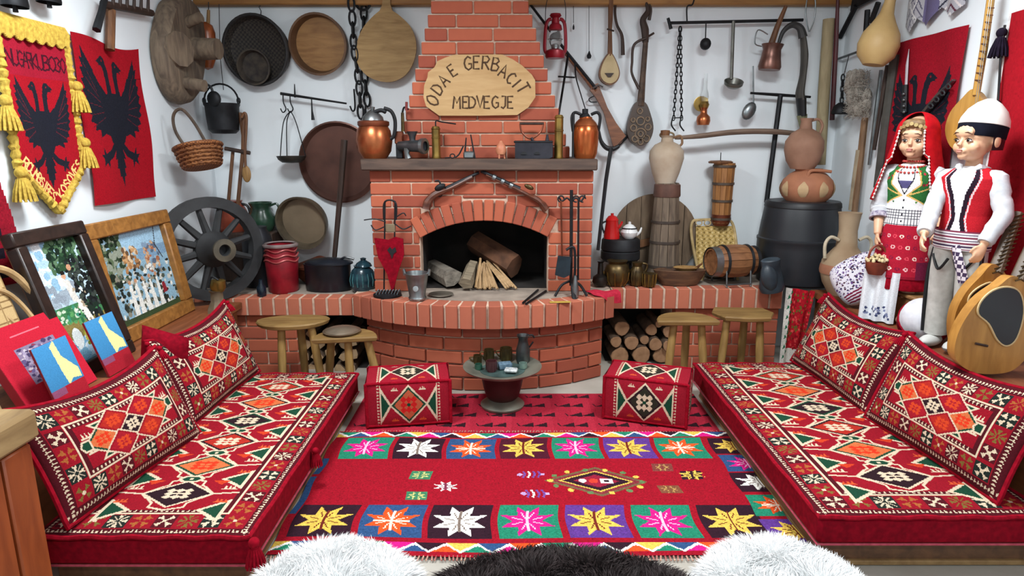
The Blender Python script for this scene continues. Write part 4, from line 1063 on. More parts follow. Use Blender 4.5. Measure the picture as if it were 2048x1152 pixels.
# red painted pot with bands
t = thing('red_pot', 'tall red painted pot with looped bands under its rim', 'pot', at(568, 4.06, ZL))
REDP = mat('noise', '#921626', .4, .1, '#6a0e1a', 14, .3)
obj('body', pot(568, 4.06, ZL, [(0, 0), (26, 0), (29, 4), (31, 50), (32, 66), (29, 76), (29, 90), (33, 94), (32, 95), (27, 92), (27, 80), (0, 78)]), REDP, t)
k = K(4.06, .7); c = at(568, 4.06, ZL)
for zz in (66, 76, 86): obj('band', MB().tube([c+Vector(((32.5 if zz < 80 else 30.5)*k*math.cos(a), (32.5 if zz < 80 else 30.5)*k*math.sin(a), (zz+2.5*math.sin(5*a))*k)) for a in np.linspace(0, 2*math.pi, 41)[:-1]], .005, 6, True), mat('noise', '#b85a58', .4, .2, '#7c2428', 12, .1), t)
obj('rim_lip', pot(568, 4.06, ZL, [(33.5, 92), (34, 95), (30, 98), (26, 96)]), mat('noise', '#a89a98', .35, .4, '#6c5a5a', 9, .1), t)
# black oval casserole
t = thing('casserole', 'black oval enamel casserole with a lid on the left brick bench', 'casserole', at(658, 4.08, ZL))
BE = mat('noise', '#161c26', .35, .1, '#0e1218', 8, .05)
obj('body', pot(658, 4.08, ZL, [(0, 0), (40, 0), (45, 6), (46, 52), (48, 56), (0, 56)], sy=.62), BE, t)
obj('lid', pot(658, 4.08, ZL+56*K(4.08, .7), [(48, 0), (48, 3), (40, 8), (10, 12), (0, 13)], sy=.62), BE, t)
obj('handle', MB().tube(smooth_pts([at(690+x, 4.06, ZL+z*K(4.06, .7)) for x, z in ((-12, 62), (0, 70), (18, 66))]), .008, 6), BE, t)
# blue glazed pot
t = thing('glazed_pot', 'round blue green glazed pot with relief at the fireplace side', 'pot', at(727, 4.02, ZL))
BG = mat('noise', '#1f4450', .2, .1, '#10242e', 18, .6)
obj('body', pot(727, 4.02, ZL, [(0, 0), (17, 0), (24, 14), (25, 30), (21, 46), (15, 52), (17, 56), (0, 56)]), BG, t)
obj('lid', pot(727, 4.02, ZL+55*K(4.02, .7), [(17, 0), (14, 6), (5, 12), (6, 16), (0, 18)]), BG, t)
k = K(4.02, .6); c = at(727, 4.02, ZL)
for i in range(14):
    a = 2*math.pi*i/14; obj('rib', MB().tube([c+Vector((r*k*math.cos(a), r*k*math.sin(a), z*k)) for r, z in ((23.5, 16), (25.5, 28), (22.5, 42))], .005, 5), mat('noise', '#4c8a8c', .25, .1, '#1f4450', 18, .2), t)
# small brass mill and dark bottle at the wheel's foot
t = thing('coffee_grinder', 'small worn brass and wood coffee grinder at the wagon wheel foot', 'grinder', at(437, 3.66, BL_Z))
obj('base', pot(437, 3.62, BL_Z, [(0, 0), (21, 0), (20, 8), (13, 22), (12, 40), (15, 44), (0, 44)], n=8), mat('noise', '#8a7a62', .6, .2, '#5a4c3c', 9, .3), t)
obj('hopper', pot(437, 3.62, BL_Z+.12, [(10, 0), (15, 8), (15, 22), (12, 24), (0, 24)]), BRASS, t)
obj('crank', MB().tube(smooth_pts([at(437+x, 3.56, BL_Z+.2+z*.0028) for x, z in ((0, 0), (-14, 6), (-20, -16))]), .006, 6), IRON, t)
t = thing('dark_bottle', 'small dark glass bottle between the milk can and the wheel', 'bottle', at(512, 3.9, ZL))
obj('body', pot(524, 3.93, ZL, [(0, 0), (8, 0), (9, 3), (9, 18), (4, 26), (4, 34), (0, 34)]), mat('plain', '#14202c', .15), t)
# ================================================================ stools
STW = mat('woodx', '#927442', .6, 0, '#6c5028', 5, .2); LEGW = mat('wood', '#ad8c50', .6, 0, '#866636', 5, .2)
def stool(label, px, Y, z, w, d, rz, legs, shape):
    c = at(px, Y, z); t = thing('wooden_stool', label, 'stool', (c.x, c.y, 0), 'low wooden stools by the hearth')
    if shape == 'oval': ol = [(math.cos(a)*w/2*(1+.06*math.sin(3*a)), math.sin(a)*d/2) for a in np.linspace(0, 2*math.pi, 25)[:-1]]
    elif shape == 'half': ol = [(-w/2, -d*.42), (w/2, -d*.42)]+[(math.cos(a)*w/2, -d*.38+math.sin(a)*d*.8) for a in np.linspace(.02, math.pi-.02, 14)]
    else: ol = [(-w/2, .05*d), (-.36*w, -.42*d), (0, -d*.5), (.36*w, -.42*d), (w/2, .05*d), (.4*w, .5*d), (-.4*w, .5*d)]
    cs, sn = math.cos(rz), math.sin(rz); n = len(ol); mb = MB(); rings = [(z-.032, .88), (z-.026, .96), (z-.008, 1), (z, .97)]
    vs = [(c.x+(x*cs-y*sn)*s, c.y+(x*sn+y*cs)*s, zz) for zz, s in rings for x, y in ol]
    ar = sum(ol[i][0]*ol[(i+1)%n][1]-ol[(i+1)%n][0]*ol[i][1] for i in range(n))
    fs = [(a*n+i, a*n+(i+1)%n, (a+1)*n+(i+1)%n, (a+1)*n+i) for a in range(3) for i in range(n)]+[tuple(range(n-1, -1, -1)), tuple(range(3*n, 4*n))]
    obj('seat', mb.add(vs, fs), STW, t, 30)
    for (ax, ay, bx_, by) in legs:
        obj('leg', MB().tube([(c.x+ax*w, c.y+ay*d, z-.02), (c.x+(ax+bx_)/2*w, c.y+(ay+by)/2*d, z*.5), (c.x+bx_*w, c.y+by*d, .0)], [.021, .024, .019], 10), LEGW, t)
    return t
stool('oval low wooden stool nearest the wagon wheel', 585, 3.62, .452, .41, .25, R(8), ((-.12, -.2, -.14, -.35), (.27, -.1, .42, -.2), (.05, .25, .05, .4)), 'oval')
sg = stool('half-round low wooden stool carrying a tin dish', 692, 3.575, .388, .36, .24, R(9), ((.05, -.15, .08, -.3), (.33, -.05, .56, -.2), (-.25, .1, -.4, .3)), 'half')
stool('straight-edged low wooden stool before the round logs', 1369, 3.72, .447, .36, .25, R(0), ((-.18, -.1, -.3, -.3), (.1, .3, .12, .4), (.26, -.1, .36, -.2)), 'half')
stool('rounded low wooden stool beside the red embroidered cloth', 1487, 3.79, .452, .37, .25, R(-4), ((-.28, -.1, -.4, -.3), (.25, -.1, .3, -.2), (.1, .3, .1, .35)), 'round')
p = at(684, 3.575, .39)
t = thing('tin_dish', 'grey tin dish with a domed lid on the half-round stool', 'dish', p)
obj('plate', MB().lathe([(0, 0), (.095, 0), (.108, .012), (.104, .014), (0, .008)], p, 28), mat('noise', '#8c7c66', .4, .6, '#66584a', 9, .1), t)
obj('lid', MB().lathe([(.094, .014), (.08, .024), (.03, .032), (0, .033)], p, 28), mat('noise', '#9a8c78', .4, .6, '#74685a', 9, .1), t)
# ================================================================ firewood
BARK = mat('noise', '#6c5644', .9, 0, '#4a3a2e', 16, .7); ENDW = mat('noise', '#b08866', .9, 0, '#8c6648', 22, .4)
def log_round(px, py, Y, r, label, grp, ln=.3, tilt=(0, 0)):
    c = PY(px, py, Y); t = thing('firewood_log', label, 'log', c, grp)
    d = Vector((tilt[0], 1, tilt[1])).normalized(); q = d.to_track_quat('Z', 'Y').to_matrix(); r *= 1.
    n = 12; rr = [1+.06*math.sin(3*a+px) for a in np.linspace(0, 2*math.pi, n+1)[:-1]]
    mb = MB(); vs = [c+q@Vector((r*rr[i]*math.cos(2*math.pi*i/n), r*rr[i]*math.sin(2*math.pi*i/n), z)) for z in (0, ln) for i in range(n)]
    obj('bark', mb.add(vs, [(i, (i+1)%n, (i+1)%n+n, i+n) for i in range(n)]+[tuple(range(n, 2*n))]), BARK, t)
    e = MB(); vs = [c+q@Vector((r*.9*rr[i]*math.cos(2*math.pi*i/n), r*.9*rr[i]*math.sin(2*math.pi*i/n), -.004)) for i in range(n)]+[c+q@Vector((r*rr[i]*math.cos(2*math.pi*i/n), r*rr[i]*math.sin(2*math.pi*i/n), .003)) for i in range(n)]
    obj('cut_end', e.add(vs, [tuple(range(n-1, -1, -1))]+[(i, (i+1)%n, (i+1)%n+n, i+n) for i in range(n)]), ENDW, t); return t
ORD = ('first', 'second', 'third', 'fourth', 'fifth', 'sixth')
for row, lst in (('bottom', ((1240, 712, 19), (1283, 710, 19), (1322, 711, 17))), ('middle', ((1232, 684, 12), (1263, 686, 15), (1289, 680, 10), (1311, 689, 14), (1337, 692, 12))), ('top', ((1244, 657, 16), (1303, 660, 12.5), (1318, 648, 8), (1338, 664, 13)))):
    for j, (px, py, r) in enumerate(lst):
        log_round(px, py, 4.10+random.uniform(0, .06), r*K(4.1, .2)*.97, 'round firewood log in the right niche, %s of the %s row from the left' % (ORD[j], row), 'round logs in the right niche', .3, (random.uniform(-.05, .05), 0))
def log_split(px, py, Y, r, a0, label, grp):
    c = PY(px, py, Y); t = thing('split_log', label, 'log', c, grp); n = 6
    an = sorted(a0+2*math.pi*(i+random.uniform(-.25, .25))/n for i in range(n)); rr = [r*random.uniform(.8, 1.1) for _ in an]
    mb = MB(); vs = [(c.x+rr[i]*math.cos(an[i]), c.y+y, c.z+rr[i]*math.sin(an[i])) for y in (0, .3) for i in range(n)]
    obj('bark', mb.add(vs, [(i+n, (i+1)%n+n, (i+1)%n, i) for i in range(n)]+[tuple(range(2*n-1, n-1, -1))]), BARK, t, 20)
    e = MB().add([(x, c.y-.002, z) for x, y, z in vs[:n]], [tuple(range(n))]); 
    obj('cut_end', e, mat('noise', '#c4a884', .9, 0, '#a08260', 22, .5), t, 0)
i = 0
for row, lst in (('bottom', ((602, 736, 14), (626, 738, 12), (652, 738, 13), (678, 738, 12), (702, 737, 13))), ('lower middle', ((606, 711, 14), (634, 712, 13), (662, 708, 13), (688, 714, 11), (706, 708, 12))), ('upper middle', ((612, 688, 11), (640, 686, 12), (664, 684, 11), (690, 690, 12), (705, 684, 10))), ('top', ((622, 668, 10), (655, 664, 10), (700, 664, 9)))):
    for j, (px, py, r) in enumerate(lst):
        log_split(px, py, 4.0+random.uniform(0, .05), r*K(4.0, .2)*.98, i*.7, 'split firewood log in the left niche, %s of the %s row from the left' % (ORD[j], row), 'split logs in the left niche'); i += 1

# ================================================================ pictures and books on the left bench
def leaning(name, label, cat, yl, yr, xb, xt, z0, z1, depth, fw, fm, cvs, glassy=False, lift=0):
    """framed panel facing the room, its foot at xb and its head against xt"""
    t = thing(name, label, cat, (xb, (yl+yr)/2, z0)); w = yr-yl; L_ = math.hypot(z1-z0, xb-xt); a = math.atan2(xb-xt, z1-z0)
    ux = Vector((0, 1, 0)); uz = Vector((-math.sin(a), 0, math.cos(a))); un = Vector((math.cos(a), 0, math.sin(a))); o0 = Vector((xb, yl, z0))
    M = Matrix(((ux.x, -un.x, uz.x, o0.x), (ux.y, -un.y, uz.y, o0.y), (ux.z, -un.z, uz.z, o0.z), (0, 0, 0, 1)))
    for (x0, z0_, x1, z1_) in ((0, 0, w, fw), (0, L_-fw, w, L_), (0, fw, fw, L_-fw), (w-fw, fw, w, L_-fw)):
        mb = MB(M); mb.box(((x0+x1)/2, depth/2-.012, (z0_+z1_)/2), (x1-x0, depth, z1_-z0_), None, .006); obj('frame_rail', mb, fm, t)
    def fn(u, v):
        X = fw+u*(w-2*fw); Z = fw+v*(L_-2*fw); Yl = depth*.45+0*u
        return [M[i][0]*X+M[i][1]*Yl+M[i][2]*Z+M[i][3] for i in range(3)]
    weave('painting', cvs, fn, t)
    mb = MB(M); mb.box((w/2, depth*.7, L_/2), (w-.01, .01, L_-.01)); obj('back_board', mb, BROWNW, t, 0)
    return t
g = np.random.default_rng(5)
def blobs(cv, n, x0, y0, x1, y1, r, cols):
    for _ in range(n): cv.disc(g.uniform(x0, x1), g.uniform(y0, y1), r*g.uniform(.5, 1.2), cols[g.integers(len(cols))], r*g.uniform(.4, 1.1))
# picture 1: countryside with a couple
cv = Cv(.32, .52, .0034, '#b8d0e0'); blobs(cv, 60, 0, .3, .2, .52, .03, ['#dfe8ee', '#a8c8de', '#c8d8e2', '#8cb4d0']); blobs(cv, 30, 0, .25, .2, .33, .025, ['#8c98a4', '#9aa8b4'])
cv.rect(0, .17, .32, .24, '#3f7a4c'); cv.rect(0, .10, .32, .17, '#8a7a44'); blobs(cv, 40, 0, .16, .2, .24, .015, ['#3c8a6c', '#2c6a44', '#5a9a5c', '#c8d8c0'])
cv.rect(0, 0, .32, .10, '#7ab0d0'); blobs(cv, 40, .05, 0, .32, .10, .02, ['#a8d0e8', '#5c98c0', '#d8e8f0', '#7cb0cc'])
blobs(cv, 150, .12, .38, .32, .52, .016, ['#1e3826', '#2c4c30', '#14241a', '#486848', '#5c7a5c']); blobs(cv, 160, .20, .12, .32, .42, .015, ['#14181a', '#22282a', '#1c2c22', '#3a423c', '#101214'])
cv.disc(.165, .365, .014, '#c89a7c'); cv.disc(.165, .378, .014, '#1c1814', .009); cv.poly([(.15, .35), (.185, .345), (.20, .24), (.16, .25)], '#d8d4cc'); cv.poly([(.18, .25), (.21, .25), (.25, .12), (.21, .12)], '#ece8dc')
cv.disc(.215, .395, .014, '#c09070'); blobs(cv, 25, .16, .14, .26, .3, .008, ['#e8e4dc', '#1c1c1c', '#a89880'])
cv.disc(.10, .10, .03, '#e4ecec', .045); cv.disc(.04, .09, .03, '#dce8e0', .02); blobs(cv, 22, .15, .06, .22, .12, .012, ['#9a9c38', '#6c7a2c', '#b8b04c'])
leaning('framed_painting', 'dark framed painting of a couple in a green landscape', 'painting', 2.47, 2.905, -1.765, -1.93, BL_Z, 1.11, .05, .058, mat('woodx', '#33241e', .4, 0, '#1e1512', 5, .1), cv.jitter(.12))
# picture 2: village gathering
cv = Cv(.56, .46, .004, '#8cb0c4'); cv.rect(0, .34, .56, .46, '#9cc0d8'); cv.rect(.3, .30, .56, .36, '#7a9cb8')
blobs(cv, 120, 0, .2, .18, .46, .022, ['#2c3c28', '#3c5038', '#5c6c50', '#1c281c', '#8c9484']); blobs(cv, 60, .18, .26, .30, .38, .016, ['#a8784c', '#c89c6c', '#6c5038', '#d8c0a0'])
blobs(cv, 60, .36, .22, .48, .38, .016, ['#a86a4c', '#c8a07c', '#58687c', '#8098b0']); blobs(cv, 220, .05, 0, .56, .26, .014, ['#30342c', '#50584c', '#c8c8c0', '#e4e4dc', '#242824', '#8c8878'])
for x in (.17, .22, .28, .34, .40): cv.poly([(x-.02, .03), (x+.02, .03), (x+.008, .19), (x-.008, .19)], '#e4e4de'); cv.disc(x, .205, .012, '#c08e6c')
cv.poly([(.43, .09), (.47, .09), (.46, .15), (.435, .15)], '#8a2430'); cv.rect(.05, 0, .56, .03, '#38482c'); cv.line([(.50, .46), (.47, .36), (.51, .28)], .006, '#2c2018')
leaning('framed_painting', 'pale brown framed painting of a village gathering', 'painting', 2.93, 3.665, -1.85, -1.95, BL_Z, 1.085, .045, .075, mat('woodx', '#a87438', .5, 0, '#7e5224', 5, .2), cv.jitter(.12))
def book(label, yl, yr, xb, xt, z0, z1, th, cvs, edge, group=None):
    t = thing('book', label, 'book', (xb, (yl+yr)/2, z0), group); w = yr-yl; L_ = math.hypot(z1-z0, xb-xt); a = math.atan2(xb-xt, z1-z0)
    uz = Vector((-math.sin(a), 0, math.cos(a))); un = Vector((math.cos(a), 0, math.sin(a)))
    M = Matrix(((0, -un.x, uz.x, xb), (1, 0, 0, yl), (0, -un.z, uz.z, z0), (0, 0, 0, 1)))
    mb = MB(M); mb.box((w/2, th/2+.001, L_/2), (w-.006, th-.004, L_-.006)); obj('pages', mb, mat('plain', '#d8d4c8', .9), t, 0)
    mb = MB(M); mb.box((w/2, th+.001, L_/2), (w, .003, L_)); mb.box((.001, th/2, L_/2), (.003, th, L_)); obj('cover_back', mb, edge, t, 0)
    def fn(u, v): return [M[i][0]*u*w+M[i][2]*v*L_+M[i][3] for i in range(3)]
    weave('cover', cvs, fn, t); return t
cv = Cv(.40, .50, .004, '#c01e34')
cv.rect(.10, .14, .32, .36, '#8a7c98'); blobs(cv, 160, .11, .15, .31, .35, .012, ['#6a5c88', '#a89cb8', '#483c60', '#c8bcc8', '#8c3c50']); cv.rect(.12, .43, .28, .437, '#e07080')
book('large red book with a picture on its cover, leaning on the rattan rack', 2.15, 2.52, -1.70, -1.84, BL_Z+.004, .80, .03, cv.jitter(.04), mat('plain', '#a8182c', .6))
def leaflet():
    cv = Cv(.2, .27, .003, '#3f86b8'); cv.c[:] = cv.c*(1+.35*(cv.Y/.27-.5))[..., None]
    cv.poly([(.09, .25), (.12, .27), (.13, .2), (.19, .13), (.19, .09), (.14, .10), (.11, .08), (.10, .14)], '#ece49c'); cv.rect(0, 0, .2, .085, '#a81c2c'); cv.rect(0, .055, .08, .085, '#8c4c6c'); return cv.jitter(.03)
lf = leaflet()
book('blue and red leaflet with a yellow map at the dark frame foot', 2.545, 2.735, -1.665, -1.74, BL_Z+.004, .735, .006, lf, mat('plain', '#98202c', .6), 'map leaflets')
book('blue and red leaflet with a yellow map in front of the large red book', 2.18, 2.36, -1.62, -1.69, BL_Z+.004, .74, .006, lf, mat('plain', '#98202c', .6), 'map leaflets')
# rattan magazine rack behind the books
t = thing('rattan_rack', 'pale rattan chair-shaped rack behind the red book', 'rack', (-1.85, 2.3, BL_Z))
RAT = mat('noise', '#c8a878', .6, 0, '#987a50', 20, .2)
fp_ = smooth_pts([Vector(p) for p in ((-1.75, 2.42, BL_Z+.01), (-1.84, 2.50, .75), (-1.90, 2.46, .93), (-1.93, 2.36, 1.0), (-1.93, 2.15, 1.0), (-1.90, 2.05, .9), (-1.8, 2.0, BL_Z+.01))], 6)
obj('hoop', MB().tube(fp_, .014, 8), RAT, t)
for i, s in enumerate((.75, .5)): obj('inner_hoop', MB().tube([Vector((p.x+.01, 2.26+(p.y-2.26)*s, BL_Z+(p.z-BL_Z)*(.4+.6*s))) for p in fp_], .009, 7), RAT, t)
cv = Cv(.3, .28, .006, '#c4a878')
for i in range(12): cv.line([(0, .025*i), (.3, .025*i)], .004, '#8a6e48'); cv.line([(.027*i, 0), (.027*i, .3)], .004, '#9a7e54')
weave('cane_panel', cv, lambda u, v: (-1.86-.07*v, 2.10+u*.3, .70+v*.27), t)
# ================================================================ plaque on the chimney
YP = YCH-.03
def sz(zx, zy, Y=YP): return PY(830+zx/7.68, 90+zy/7.68, Y)
ol = [(590,150),(960,143),(1340,145),(1500,220),(1640,310),(1790,450),(1845,540),(1850,800),(1740,960),(1570,1075),(1000,1085),(370,1085),(170,940),(130,800),(140,620),(190,500),(200,420),(300,340),(340,250),(450,200)]
t = thing('name_plaque', 'oval pale wooden plaque with burnt lettering on the chimney', 'plaque', sz(990, 1085))
obj('board', MB().prism([(p.x, p.z) for p in (sz(*q) for q in ol)], .024, Matrix.Translation((0, YP, 0))), mat('woodx', '#c2a070', .7, 0, '#ae8a5a', 5, .15), t)
BURN = mat('noise', '#5a4028', .9, 0, '#3c2a1a', 30, .3)
def letter(ch, zx, zy, h, deg, parent):
    a = R(deg); mb = MB()
    for st in FONT[ch]:
        pts = [((x-.3)*h*.95, (y-.5)*h) for x, y in st]; w = []
        for x, y in pts:
            u, v = x*math.cos(a)-y*math.sin(a), x*math.sin(a)+y*math.cos(a); p = sz(zx+u, zy-v, YP-.0008); w.append(p)
        mb.tube(w, .0052, 6, flat=.4, up=(0, 1, 0))
    obj('letter', mb, BURN, parent)
for s in (('O',270,850,210,56),('D',345,675,190,52),('A',440,545,190,46),('E',580,385,180,34),('G',815,280,205,4),('E',955,268,195,0),('R',1095,275,205,-5),('B',1245,300,205,-12),('A',1360,400,200,-24),('C',1480,512,180,-38),('I',1560,590,180,-50),('T',1660,662,200,-60),
          ('M',640,885,190,-2),('E',785,880,180,0),('D',880,880,180,0),('V',1000,868,185,0),('E',1115,880,185,0),('G',1235,878,185,0),('J',1365,880,185,0),('E',1475,880,180,0)): letter(*s, t)

# ================================================================ on the mantel
ZM = zmt+.001
kM = K(4.0, ZM)
def mp_(px, dz, Y=3.96): p = at(px, Y, ZM); return Vector((p.x, p.y, ZM+dz*kM))
# big copper jug
t = thing('copper_jug', 'large round copper jug with lid and handle at the mantel left end', 'jug', at(750, 3.98, ZM))
obj('body', pot(750, 3.98, ZM, [(0, 0), (24, 0), (33, 14), (36, 34), (33, 54), (27, 64), (28, 70), (0, 70)]), COPPER, t)
obj('neck_band', pot(750, 3.98, ZM, [(29, 62), (31, 65), (31, 71), (27, 73), (0, 74)]), BROWNC, t)
obj('lid', pot(746, 3.98, ZM+72*kM, [(22, 0), (20, 8), (10, 18), (4, 22), (5, 27), (0, 28)]), STEEL, t)
obj('handle', MB().tube(smooth_pts([mp_(772, 96), mp_(786, 90), mp_(793, 72), mp_(790, 45), mp_(780, 36)]), .011, 8), IRON, t)
obj('spout', MB().tube(smooth_pts([mp_(752, 88), mp_(766, 92), mp_(776, 88)]), [.012]*10+[.008], 8), IRON, t)
# meat grinder with mill head behind
t = thing('meat_grinder', 'grey cast iron meat grinder standing on the mantel', 'grinder', at(824, 3.93, ZM))
GI = mat('noise', '#6a6e72', .4, .8, '#3e4246', 12, .2)
obj('barrel', MB().lathe([(0, -.09), (.028, -.09), (.032, -.03), (.036, .05), (.040, .06), (.040, .075), (.03, .076), (0, .07)], mp_(825, 24, 3.93), 18, (0, R(90), R(-25))), GI, t)
obj('plate_ring', MB().lathe([(.028, .07), (.046, .07), (.046, .09), (.028, .092)], mp_(825, 24, 3.93), 18, (0, R(90), R(-25))), STEEL, t)
obj('foot', MB().tube([mp_(815, 20, 3.93), mp_(814, 10, 3.93), mp_(817, 0, 3.93)], [.022, .016, .022], 8), STEEL, t)
obj('hopper', MB().lathe([(.016, 0), (.02, .03), (.034, .06), (.032, .06), (.016, .03)], mp_(826, 32, 3.93), 14), GI, t)
t = thing('iron_mill', 'dark hand mill with a tall crank behind the meat grinder', 'mill', at(808, 4.0, ZM))
obj('box', MB().box(mp_(800, 40, 4.0), (.05, .05, .075), None, .006), BROWNC, t)
obj('stand', MB().box(mp_(800, 14, 4.0), (.04, .04, 28*kM), None, .004), IRON, t)
obj('column', MB().tube([mp_(808, 52, 3.99), mp_(808, 88, 3.99)], [.012, .009], 8), DBRASS, t)
obj('crank', MB().tube(smooth_pts([mp_(808, 88, 3.99), mp_(812, 98, 3.99), mp_(820, 94, 3.98)]), .006, 6), IRON, t)
obj('knob', MB().tube([mp_(816, 92, 3.97), mp_(817, 108, 3.97)], .008, 8), mat('plain', '#7c2a28', .4), t)
# brass cylinder mills
def brass_mill(px, h, r, label, crank):
    t = thing('brass_mill', label, 'mill', at(px, 3.96, ZM), 'brass cylinder mills on the mantel')
    obj('cylinder', pot(px, 3.96, ZM, [(0, 0), (r, 0), (r+.6, 3), (r, 6), (r, h*.62), (r+.7, h*.63), (r+.7, h*.66), (r, h*.67), (r, h-6), (r+1, h-5), (r*.8, h), (0, h+1)]), BRASS, t)
    obj('crank', MB().tube(smooth_pts([mp_(px, h, 3.96), mp_(px+1, h+10, 3.96)]+([mp_(px+12, h+8, 3.96), mp_(px+40, h+4, 3.95)] if crank else [mp_(px+3, h+22, 3.96)])), .0045, 6), IRON, t)
brass_mill(873, 62, 8.5, 'short brass cylinder mill near the copper jug on the mantel', True)
brass_mill(1117, 84, 8.5, 'tall brass cylinder mill near the two-handled copper samovar', False)
# little things between
t = thing('iron_stirrup', 'tiny dark iron hook lying next to the short brass mill', 'hook', at(902, 3.92, ZM))
obj('ring', MB().tube([mp_(905, 5, 3.92)+Vector((.014*math.cos(a), 0, .012*math.sin(a))) for a in np.linspace(0, 2*math.pi, 13)[:-1]], .004, 6, True), IRON, t)
obj('shank', MB().tube([mp_(900, 2, 3.92), mp_(890, 1.5, 3.91)], .004, 6), IRON, t)
t = thing('tin_inkwell', 'small grey tin holder with two dark spikes on the mantel', 'holder', at(938, 3.93, ZM))
obj('box', MB().box(mp_(938, 7, 3.93), (.065, .045, 14*kM), None, .008), STEEL, t)
for a, b in (((930, 12), (933, 40)), ((950, 0), (942, 46))): obj('spike', MB().tube([mp_(*a, 3.92), mp_(*b, 3.92)], [.006, .004], 6), IRON, t)
t = thing('hook_bracket', 'small bent iron bracket left of the tin holder', 'bracket', at(918, 3.92, ZM))
obj('bar', MB().tube(smooth_pts([mp_(910, 2, 3.92), mp_(918, 8, 3.92), mp_(927, 24, 3.92)]), .005, 6), IRON, t)
t = thing('orange_ornament', 'small pinkish orange figurine on three feet on the mantel', 'figurine', at(1002, 3.94, ZM))
OC = mat('noise', '#d08a68', .5, 0, '#b06a4c', 20, .3)
obj('body', pot(1002, 3.94, ZM+6*kM, [(0, 0), (8, 2), (11, 10), (9, 18), (5, 24), (3, 28), (0, 29)]), OC, t)
for a in (0, 2.1, 4.2): obj('foot', MB().tube([mp_(1002, 9, 3.94)+Vector((.018*math.cos(a), .018*math.sin(a), 0)), mp_(1002, 0, 3.94)+Vector((.022*math.cos(a), .022*math.sin(a), 0))], .005, 6), OC, t)
# charcoal iron
t = thing('charcoal_iron', 'black charcoal box iron with a bowed handle on the mantel', 'iron', at(1066, 3.95, ZM))
CI = mat('noise', '#34343c', .6, .5, '#22222a', 12, .3)
b = [(-36, 0), (30, 0), (38, 3), (38, 30), (-36, 30)]
obj('box', MB().prism([(mp_(1066+x, z).x, mp_(1066+x, z).z) for x, z in b], .10, Matrix.Translation((0, 3.90, 0))), CI, t)
obj('lid', MB().box(mp_(1066, 32, 3.95), (76*kM, .105, .014), None, .005), BLACK, t)
for x in (-18, 8): obj('vent', MB().lathe([(0, 0), (.017, 0), (.017, .006), (0, .006)], mp_(1066+x, 8, 3.90), 14, (R(90), 0, 0), a0=0, a1=math.pi), BLACK, t)
obj('handle', MB().tube(smooth_pts([mp_(1066-26, 66), mp_(1066-22, 50), mp_(1066-5, 38), mp_(1066+14, 50), mp_(1066+20, 66)]), .0055, 7), BROWNC, t)
obj('grip', MB().tube([mp_(1066-27, 67), mp_(1066+21, 67)], .008, 8), DARKW, t)
obj('post', MB().tube([mp_(1066, 34), mp_(1066-4, 40)], .009, 8), CI, t)
obj('latch', MB().tube([mp_(1094, 34), mp_(1094, 46)], [.012, .006], 8), CI, t)
# two-handled copper samovar
t = thing('copper_samovar', 'orange copper vessel with two dark handles at the mantel right end', 'vessel', at(1170, 3.98, ZM))
obj('body', pot(1170, 3.98, ZM, [(0, 0), (20, 0), (24, 10), (26, 35), (26, 52), (22, 66), (14, 74), (12, 80), (0, 80)]), mat('noise', '#cc7440', .25, .8, '#a04c26', 5, .05), t)
obj('collar', pot(1170, 3.98, ZM, [(22, 60), (24, 63), (20, 70), (14, 76)]), COPPER, t)
obj('lid', pot(1170, 3.98, ZM+79*kM, [(12, 0), (8, 6), (6, 8), (6, 16), (0, 17)]), IRON, t)
for s in (-1, 1): obj('handle', MB().tube(smooth_pts([mp_(1170+s*25, 52, 3.97), mp_(1170+s*28, 78, 3.97), mp_(1170+s*22, 88, 3.97), mp_(1170+s*10, 84, 3.97)]), .009, 8), IRON, t)
obj('side_bar', MB().tube([mp_(1146, 2, 3.96), mp_(1145, 88, 3.96)], .008, 7), IRON, t)

# ================================================================ on the fireplace front
YF = YB-.035
WALNUT = mat('woodx', '#6a3c2a', .45, 0, '#40221a', 6, .2)
t = thing('flintlock_pistol', 'old flintlock pistol with curved grip over the arch, left one', 'pistol', PY(908, 380, YF))
obj('barrel', MB().tube(wy([(958, 345), (890, 378)], YF), [.009, .013], 8), IRON, t)
obj('stock', MB().tube(smooth_pts(wy([(945, 354), (905, 374), (875, 386), (858, 400), (852, 418)], YF), 5), [.014]*8+[.022]*8+[.026]*4+[.03], 8), WALNUT, t)
obj('lock', MB().ell(PY(880, 374, YF-.02), (.035, .012, .018), (0, R(-25), 0)), IRON, t)
obj('hammer', MB().tube(smooth_pts(wy([(882, 372), (878, 362), (870, 362)], YF-.02)), .006, 6), IRON, t)
obj('trigger_guard', MB().tube(smooth_pts(wy([(885, 384), (882, 393), (870, 392)], YF)), .003, 5), IRON, t)
t = thing('flintlock_carbine', 'short old carbine with silver bands over the arch, right one', 'gun', PY(1025, 385, YF))
obj('barrel', MB().tube(wy([(962, 342), (1040, 378)], YF-.004), [.010, .014], 8), IRON, t)
obj('stock', MB().tube(smooth_pts(wy([(972, 350), (1020, 372), (1052, 388), (1078, 402), (1092, 420)], YF), 5), [.017]*6+[.024]*6+[.034]*5+[.046]*4, 8, flat=.5), WALNUT, t)
for x, y in ((988, 355), (1005, 363), (1022, 371)): obj('silver_band', MB().tube(wy([(x-3, y-1.4), (x+3, y+1.4)], YF-.002), .019, 10), STEEL, t)
obj('lock', MB().ell(PY(1058, 374, YF-.01), (.03, .01, .014), (0, R(25), 0)), DBRASS, t)
